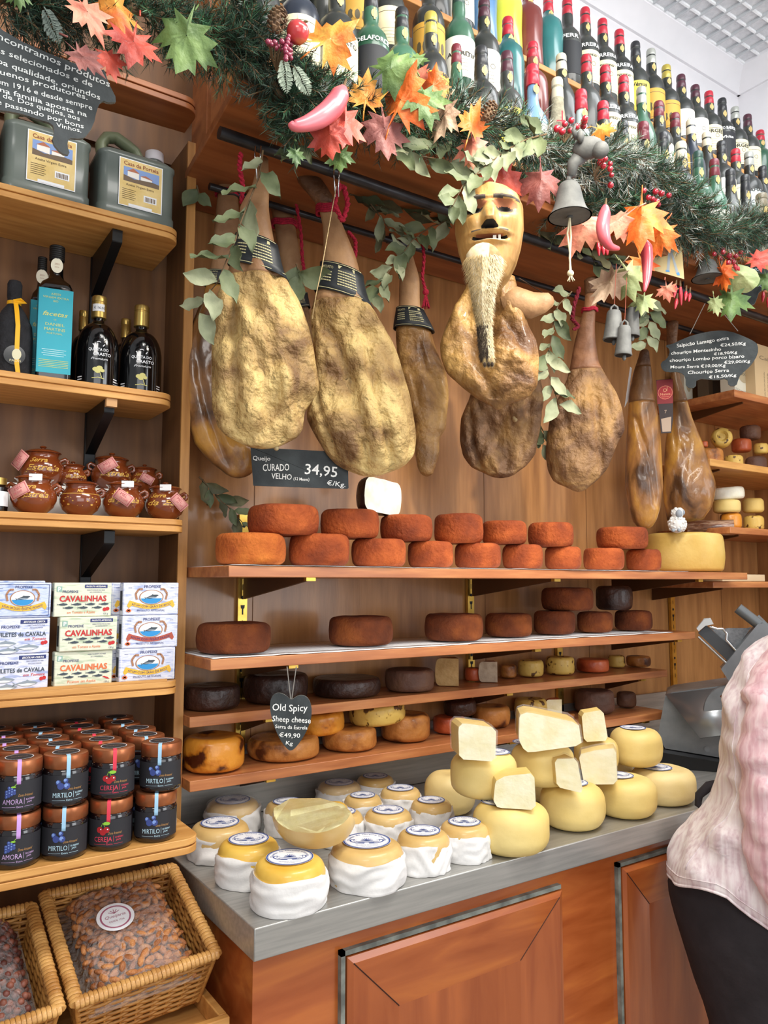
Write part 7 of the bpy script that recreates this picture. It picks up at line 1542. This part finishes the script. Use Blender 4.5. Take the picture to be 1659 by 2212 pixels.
carton('tall beige carton with printed text at the right edge of the upper shelf',1634,1700,742,866,1.60,.10,'#cbb086',az,dA)
carton('white carton with lattice print and oval badge behind the pig slate',1588,1628,775,850,1.64,.06,'#dcd9c6',az,dB)
carton('brown carton with a barcode just under the pig slate',1531,1585,800,858,1.82,.05,'#8c7a62',az,dC)
carton('slim white patterned box left of the pig slate legs',1480,1497,800,868,1.84,.04,'#dcd9c6',az,dB)
carton('dark carton high on the upper right shelf behind the others',1560,1640,650,850,1.78,.05,'#4e463c',az,dD)
g=G(); A=at(1560,1236,Y=1.70); B_=at(1652,1236,Y=1.70); ztp=ez+.001
for k,(w0,w1,h) in enumerate(((0,1,.016),(.05,.6,.010))): pass
g=G(); g.box(A.x,B_.x,1.70,1.80,ez+.001,ez+.028); o=build('wooden_tray',g,pm('pale_pine','#d8c49c','#e4d3b0',sc=(1,8,8),ns=8,rough=.6),None,(0,0,0),bevel=.002); tag(o,'pale pine board lying on the lower right shelf','board')
# ------------------------------------------------------------------ slicer
Fs=Fr(1510,1660,Y=1.56); t=thing('meat_slicer','grey metal deli slicer with sloping tray and angled carriage on the counter','slicer',(Fs.o.x,Fs.o.y,ZT+.001),Fs.rz)
dz=Fs.o.z-(ZT+.001)
def SP(pts): return [(a,b+dz) for a,b in Fs.P([(1380+x*.235,1280+y*.235) for x,y in pts])]
# base body
zmin=0
P=SP([(170,1330),(240,960),(300,930),(820,860),(1000,870),(1000,1600),(780,1540),(240,1450)]); g=G(); g.prism([(a,max(b,0)) for a,b in P],.03,.24); build('housing',g,steel2,t,bevel=.006,seg=3)
g=G(); P=SP([(240,940),(560,1300),(1000,1240),(1000,850),(800,870)]); g.add([(P[0][0],.02,P[0][1]),(P[1][0],-.07,P[1][1]),(P[2][0],-.07,P[2][1]),(P[3][0],.02,P[3][1])],[(0,1,2,3)]); b=build('receiving_tray',g,pm('tray_steel','#a4a9ad',rough=.3,metal=.8),t); m=b.modifiers.new('s','SOLIDIFY'); m.thickness=.004
g=G(); P=SP([(200,1450),(760,1545),(1050,1620),(1050,1760),(500,1700),(200,1560)]); g.prism([(a,max(b,0)) for a,b in P],-.03,.26); build('black_base',g,blackm,t,bevel=.006)
g=G(); P=SP([(750,690),(1080,285),(1130,275),(1300,380),(1000,760),(850,840)]); g.prism(P,-.05,.03); build('carriage_arm',g,steel2,t,bevel=.005,seg=3)
g=G(); P=SP([(545,370),(620,300),(900,540),(830,640)]); g.prism(P,-.02,.01); build('guide_plate',g,pm('dark_metal','#55585b',rough=.35,metal=.7),t,bevel=.003)
g=G(); P=SP([(650,320),(780,340),(820,330),(1000,330),(1040,320),(880,540)]); g.prism(P,.015,.03); build('gauge_plate',g,pm('ribbed_metal','#84898d','#989da1',sc=(1,1,1),ns=120,rough=.35,metal=.7),t,bevel=.002)
g=G(); P=SP([(530,325),(600,240),(660,235),(685,285),(610,300),(550,350)]); g.prism(P,-.04,.02); build('plastic_knob',g,pm('grey_plastic','#b9bcbd',rough=.5),t,bevel=.006)
def slicer_tube(nm,pts,r,m,y=-.03): g=G(); g.tube([(a,y,b) for a,b in SP(pts)],r,12); build(nm,g,m,t,sharp=60)
slicer_tube('chrome_rail',[(545,400),(800,640)],.004,chrome); slicer_tube('wire_guard',[(650,310),(720,330),(770,330),(805,370),(800,430),(890,530)],.004,chrome,-.025)
slicer_tube('handle',[(905,140),(1100,290)],.017,pm('handle_grey','#6a6e70',rough=.4,metal=.4)); slicer_tube('second_handle',[(1080,225),(1187,330)],.011,MATS['handle_grey'],.0)
slicer_tube('clamp',[(760,950),(830,890)],.010,chrome,-.06)
g=G(); a,b=SP([(800,1090)])[0]; g.lathe([(0,-.004),(.085,-.004),(.088,0),(.085,.004),(0,.004)],40); g.xf(Matrix.Translation((a+.02,-.02,b))@Matrix.Rotation(PI/2,4,'X')@Matrix.Rotation(.0,4,'Z')); build('blade',g,steel2,t,sharp=40)
g=G(); a,b=SP([(630,1455)])[0]; disc(g,a,b,.009,.009,.0285,0,20); ring(g,a,b,.009,.009,.0015,.0280,0,20); build('button',g,pm('button_grey','#8d9194',rough=.4),t)
# ------------------------------------------------------------------ person
Yp=1.02; Fp=Fr(1725,1720,Y=Yp-.02); o=Vector((Fp.o.x,Fp.o.y,0)); t=thing('person','person in a pale pink shirt and black trousers standing at the counter, back turned','person',o,Fp.rz)
def hz(x,y): a,b=Fp.h(x,y); return a,b+Fp.o.z
skin=pm('skin','#c9957a','#d3a288',ns=20,rough=.5); shirt=pm('pink_shirt','#d3bcc2','#f4eced','#e8dadd',sc=(1,1,.05),ns=75,rough=.9,bump=.3,bs=160,bd=.002,sheen=.2); trous=pm('black_trousers','#232024','#2c282c',ns=20,rough=.8,bump=.2,bs=40)
# body: one skinned figure
jv=[('pel',(0,0,.95),.13),('waist',(.01,0,1.08),.115),('chest',(.06,.01,1.24),.11),('neckb',(.05,-.02,1.40),.06),('neck',(.06,-.035,1.46),.052),('head0',(.065,-.05,1.54),.075),('head1',(.07,-.055,1.61),.085),('head2',(.07,-.05,1.67),.05),
('shL',(.0,.0,1.32),.045),('elL',(-.045,-.12,1.08),.040),('wrL',(.09,-.12,.98),.028),('haL',(.16,-.08,.985),.030),
('shR',(.20,.0,1.36),.058),('elR',(.24,.10,1.10),.043),('wrR',(.18,.26,1.02),.028),('haR',(.16,.32,1.01),.030),
('hipL',(-.09,0,.90),.10),('knL',(-.085,-.03,.50),.062),('anL',(-.08,.02,.09),.042),('toL',(-.08,.16,.035),.033),
('hipR',(.09,0,.90),.10),('knR',(.09,-.03,.50),.062),('anR',(.10,.02,.09),.042),('toR',(.10,.16,.035),.033)]
ix={n:i for i,(n,_,_) in enumerate(jv)}
ed=[('pel','waist'),('waist','chest'),('chest','neckb'),('neckb','neck'),('neck','head0'),('head0','head1'),('head1','head2'),('chest','shL'),('shL','elL'),('elL','wrL'),('wrL','haL'),('chest','shR'),('shR','elR'),('elR','wrR'),('wrR','haR'),('pel','hipL'),('hipL','knL'),('knL','anL'),('anL','toL'),('pel','hipR'),('hipR','knR'),('knR','anR'),('anR','toR')]
V=[p for _,p,_ in jv]; RD=[r for *_,r in jv]; E=[(ix[a],ix[b]) for a,b in ed]
for hn,wn in (('haL','wrL'),('haR','wrR')):
    h=Vector(V[ix[hn]]); d=(h-Vector(V[ix[wn]])).normalized(); s=d.cross(Vector((0,0,1))).normalized()
    for k in range(4):
        p1=h+s*(-.024+.016*k)+d*.03; p2=p1+d*(.026+.006*(k in(1,2)))-Vector((0,0,.010)); p3=p2+d*.014-Vector((0,0,.018)); i0=len(V); V+=[tuple(p1),tuple(p2),tuple(p3)]; RD+=[.0095,.0085,.0075]; E+=[(ix[hn],i0),(i0,i0+1),(i0+1,i0+2)]
    p1=h+s*.035+d*.0; p2=p1+d*.026+s*.004-Vector((0,0,.010)); i0=len(V); V+=[tuple(p1),tuple(p2)]; RD+=[.010,.0085]; E+=[(ix[hn],i0),(i0,i0+1)]
me=bpy.data.meshes.new('body'); me.from_pydata(V,E,[]); bo=bpy.data.objects.new('body',me); COL.objects.link(bo); bo.parent=t; me.materials.append(skin)
sm=bo.modifiers.new('skin','SKIN'); me.skin_vertices[0].data[0].use_root=True
for i,r in enumerate(RD): me.skin_vertices[0].data[i].radius=(r,r)
bo.modifiers.new('sub','SUBSURF').levels=2; bo.modifiers['sub'].render_levels=2; sm.use_smooth_shade=True
# face features
g=G(); hx,hy,hz_=.07,-.055,1.60
fd=Vector((.35,.93,0)).normalized(); fs_=fd.cross(Vector((0,0,1)))
def fp(a,b,c): v=Vector((hx,hy,hz_))+fs_*a+fd*b+Vector((0,0,c)); return v
g.tube([fp(0,.072,.02),fp(0,.098,-.012),fp(0,.078,-.022)],[.006,.011,.006],8)
for s_ in(-1,1): g.ell(fp(s_*.088,.0,-.005),.010,.018,.026,0,8,6); g.ell(fp(s_*.032,.072,.018),.014,.010,.008,1,10,6); g.ell(fp(s_*.032,.079,.018),.006,.006,.006,2,8,6)
g.tube([fp(-.022,.072,-.048),fp(0,.083,-.046),fp(.022,.072,-.048)],[.003,.006,.003],8,3); build('face',g,[skin,flat('#f0ece8'),flat('#3a2a20'),flat('#b06a60')],t,sharp=180)
g=G(); g.ell((hx,hy,hz_+.02),.102,.108,.105,0,20,14); g.v=[(x-fd.x*.018,y-fd.y*.018,z) for x,y,z in g.v]; g.v=[(x+.006*nz((x,y,z*.3),60,1),y+.006*nz((x,y,z*.3),60,3),z) for x,y,z in g.v]; build('hair',g,pm('hair_brown','#4a3428','#5f4536',sc=(6,6,.6),ns=20,rough=.6),t,sharp=180)
# shirt: left outline as seen from the aisle
rowsS=[(1352,1702,1830),(1368,1672,1850),(1385,1645,1880),(1415,1612,1905),(1455,1587,1925),(1510,1565,1940),(1570,1555,1945),(1640,1552,1945),(1700,1556,1940),(1745,1545,1945),(1790,1508,1955),(1840,1470,1965),(1890,1446,1975),(1922,1437,1980),(1930,1440,1980)]
R_=[( hz((a+b)/2,y)[1],hz(a,y)[0],hz(b,y)[0]) for y,a,b in rowsS]; R_=smooth_rows(R_,60); g=G(); rings=[]; m=72
for z,a,b in R_:
    c=(a+b)/2; w=(b-a)/2; rr=[]; q=(z-R_[0][0])/(R_[-1][0]-R_[0][0])
    for j in range(m):
        an=2*PI*j/m; x=c+w*math.cos(an); dp=(.172 if q<.5 else lerp(.172,.150,(q-.5)/.3) if q<.8 else .150*lerp(1,.45,(q-.8)/.2)); y=dp*math.sin(an)
        fo=.012*nz((x*1.0,y,z*1.6),9,3)+.010*max(0,1-abs(nz((x*1.2+z*.9,y,z*.8-x*.5),6,21))*3)-.004+.003*nz((x*3+z*4,y*2,z*3),7,8)+.008*math.sin(an*7+z*6)*(1-q)**1.5
        hem=(.030*math.exp(-((x-hz(1545,1900)[0])/.07)**2)-.45*max(0,x-hz(1580,1900)[0])*(1 if x<.2 else .5))*max(0,1-q*3.5)
        rr.append((x+math.cos(an)*fo*1.1,y+math.sin(an)*fo*2.4,z+hem))
    rings.append(rr)
g.loft(rings,cap=False)
g.tube([tuple(p) for p in rings[0]]+[tuple(rings[0][0])],.0035,6); g.tube([(x*1.0,y*1.01,z) for x,y,z in rings[2]]+[tuple(rings[2][0])],.0012,5)
for jj in (44,50): g.tube([tuple(Vector(rings[i][jj])) for i in range(4,52)],.0016,5)
def limb(g,pts,rad,n=20,fo=.006,mi=0,seed=0,sub=8):
    P=[Vector(p) for p in pts]; Q=[];RR=[]; N=len(P)
    for i in range(N-1):
        for k in range(sub):
            u=k/sub; a,b,c,d=P[max(i-1,0)],P[i],P[i+1],P[min(i+2,N-1)]; Q.append(.5*((2*b)+(c-a)*u+(2*a-5*b+4*c-d)*u*u+(-a+3*b-3*c+d)*u**3)); RR.append(lerp(rad[i],rad[i+1],u))
    Q.append(P[-1]);RR.append(rad[-1]); i0=len(g.v); g.tube(Q,RR,n,mi)
    g.v[i0:]=[(x+fo*nz((x,y,z*2.0),14,seed)+fo*.7*max(0,1-abs(nz((x,y+z*.6,z*1.5),8,seed+40))*3),y+fo*1.6*nz((x,y,z*2.4),16,seed+4),z+fo*nz((x,y,z*1.5),12,seed+8)) for x,y,z in g.v[i0:]]
shl=hz(1700,1430); 
P=[(shl[0]+.01,-.04,shl[1]+.01),(hz(1672,1500)[0],-.11,hz(1672,1500)[1]),(hz(1668,1620)[0],-.14,hz(1668,1620)[1]),(hz(1668,1740)[0],-.155,hz(1668,1740)[1]),(hz(1685,1830)[0],-.16,hz(1685,1830)[1]),(hz(1725,1890)[0],-.17,hz(1725,1890)[1]),(hz(1800,1930)[0],-.12,hz(1800,1930)[1])]
limb(g,P,[.055,.068,.066,.062,.062,.056,.046],28,.012,1,3,10)
limb(g,[(.16,.03,1.34),(.24,.08,1.2),(.25,.11,1.09),(.21,.20,1.04)],[.05,.065,.055,.042],24,.008,0,9)
b=build('shirt',g,[shirt,pm('pink_shirt_sleeve','#d8a9b2','#f3d9dc','#e8c3c9',sc=(1,1,.05),ns=75,rough=.9,bump=.3,bs=160,bd=.002,sheen=.2)],t,sharp=180); m_=b.modifiers.new('s','SOLIDIFY'); m_.thickness=.0015
# trousers
rowsT=[(1850,1480,1960),(1905,1456,1970),(1935,1446,1975),(1960,1447,1975),(2010,1458,1975),(2080,1477,1970),(2150,1500,1965),(2212,1524,1960),(2300,1545,1950)]
R_=[(hz((a+b)/2,y)[1],hz(a,y)[0],hz(b,y)[0]) for y,a,b in rowsT]; zl=R_[-1][0]
R_=smooth_rows(R_,20); g=G(); rings=[]
for z,a,b in R_:
    c=(a+b)/2; w=(b-a)/2; rings.append([(c+w*math.cos(2*PI*j/40)+.004*nz((c,z,j*.2),9,2),.140*math.sin(2*PI*j/40)*(1+.03*math.sin(z*30)),z) for j in range(40)])
g.loft(rings); xa,xb=R_[0][1],R_[0][2]
limb(g,[(xa+.10,0,zl+.05),(xa+.10,-.02,.5),(xa+.10,.01,.11)],[.115,.085,.07],24,.006,0,1); limb(g,[(xb-.11,0,zl+.05),(xb-.12,-.02,.5),(xb-.12,.01,.11)],[.115,.085,.07],24,.006,0,2)
build('trousers',g,trous,t,sharp=180)
# black apron tie at the back
g=G(); A=[hz(x,y) for x,y in ((1562,1690),(1530,1702),(1508,1722),(1506,1742),(1520,1752),(1548,1735),(1565,1722))]
g.tube([(a,.02,b) for a,b in A],[.006,.012,.010,.009,.010,.011,.006],8)
A=[hz(x,y) for x,y in ((1556,1728),(1545,1745),(1528,1765),(1516,1790))]; g.tube([(a,.02,b) for a,b in A],[.016,.018,.014,.004],8); build('apron_tie',g,trous,t,sharp=80)
g=G()
for s_ in (xa+.10,xb-.12): g.ell((s_,.06,.045),.048,.13,.045,0,16,10)
g.v=[(x,y,max(z,.001)) for x,y,z in g.v]; build('shoes',g,blackm,t,sharp=180)
# ------------------------------------------------------------------ light
sc=bpy.context.scene
w=bpy.data.worlds.new('shop_daylight'); sc.world=w; w.use_nodes=True; w.node_tree.nodes['Background'].inputs[0].default_value=(.93,.97,1,1); w.node_tree.nodes['Background'].inputs[1].default_value=.45
def area(name,loc,to,sx,sy,e,col=(1,1,1)):
    l=bpy.data.lights.new(name,'AREA'); l.shape='RECTANGLE'; l.size=sx; l.size_y=sy; l.energy=e; l.color=col
    o=bpy.data.objects.new(name,l); COL.objects.link(o); o.location=loc; o.rotation_euler=(Vector(to)-Vector(loc)).to_track_quat('-Z','Y').to_euler(); return o
area('ceiling_lamp',(1.3,.2,3.6),(1.4,1.9,1.2),1.8,.5,40,(1,.97,.92))
area('shop_window',(3.0,-1.9,2.0),(1.6,1.7,1.6),2.2,2.0,62,(.93,.97,1))
area('ceiling_lamp',(2.4,.9,3.75),(2.4,1.0,0),1.2,.5,20,(.95,.98,1))
area('ceiling_lamp',(-.6,-.6,3.0),(.5,1.8,1.3),1.0,.5,20,(1,.97,.93))
area('front_fill_light',(-.2,-1.9,1.7),(1.3,1.9,1.5),2.4,1.8,30,(.98,.98,1))  # added fill light behind the camera, flattens contrast on the hams
area('counter_lamp',(1.1,.75,2.75),(1.2,1.9,1.5),.5,.2,10,(1,.93,.8))
l=bpy.data.lights.new('wall_glare_spot','SPOT'); l.energy=62; l.spot_size=math.radians(52); l.spot_blend=.8; l.shadow_soft_size=.06; l.color=(1,.93,.82)  # added spot that brightens the wood wall where its glare sits
o=bpy.data.objects.new('wall_glare_spot',l); COL.objects.link(o); o.location=(1.75,.35,2.6); o.rotation_euler=(Vector((1.5,1.93,1.75))-o.location).to_track_quat('-Z','Y').to_euler()
vs=sc.view_settings; vs.view_transform='Standard'; vs.look='None'; vs.exposure=0.07; vs.gamma=1; vs.use_curve_mapping=False
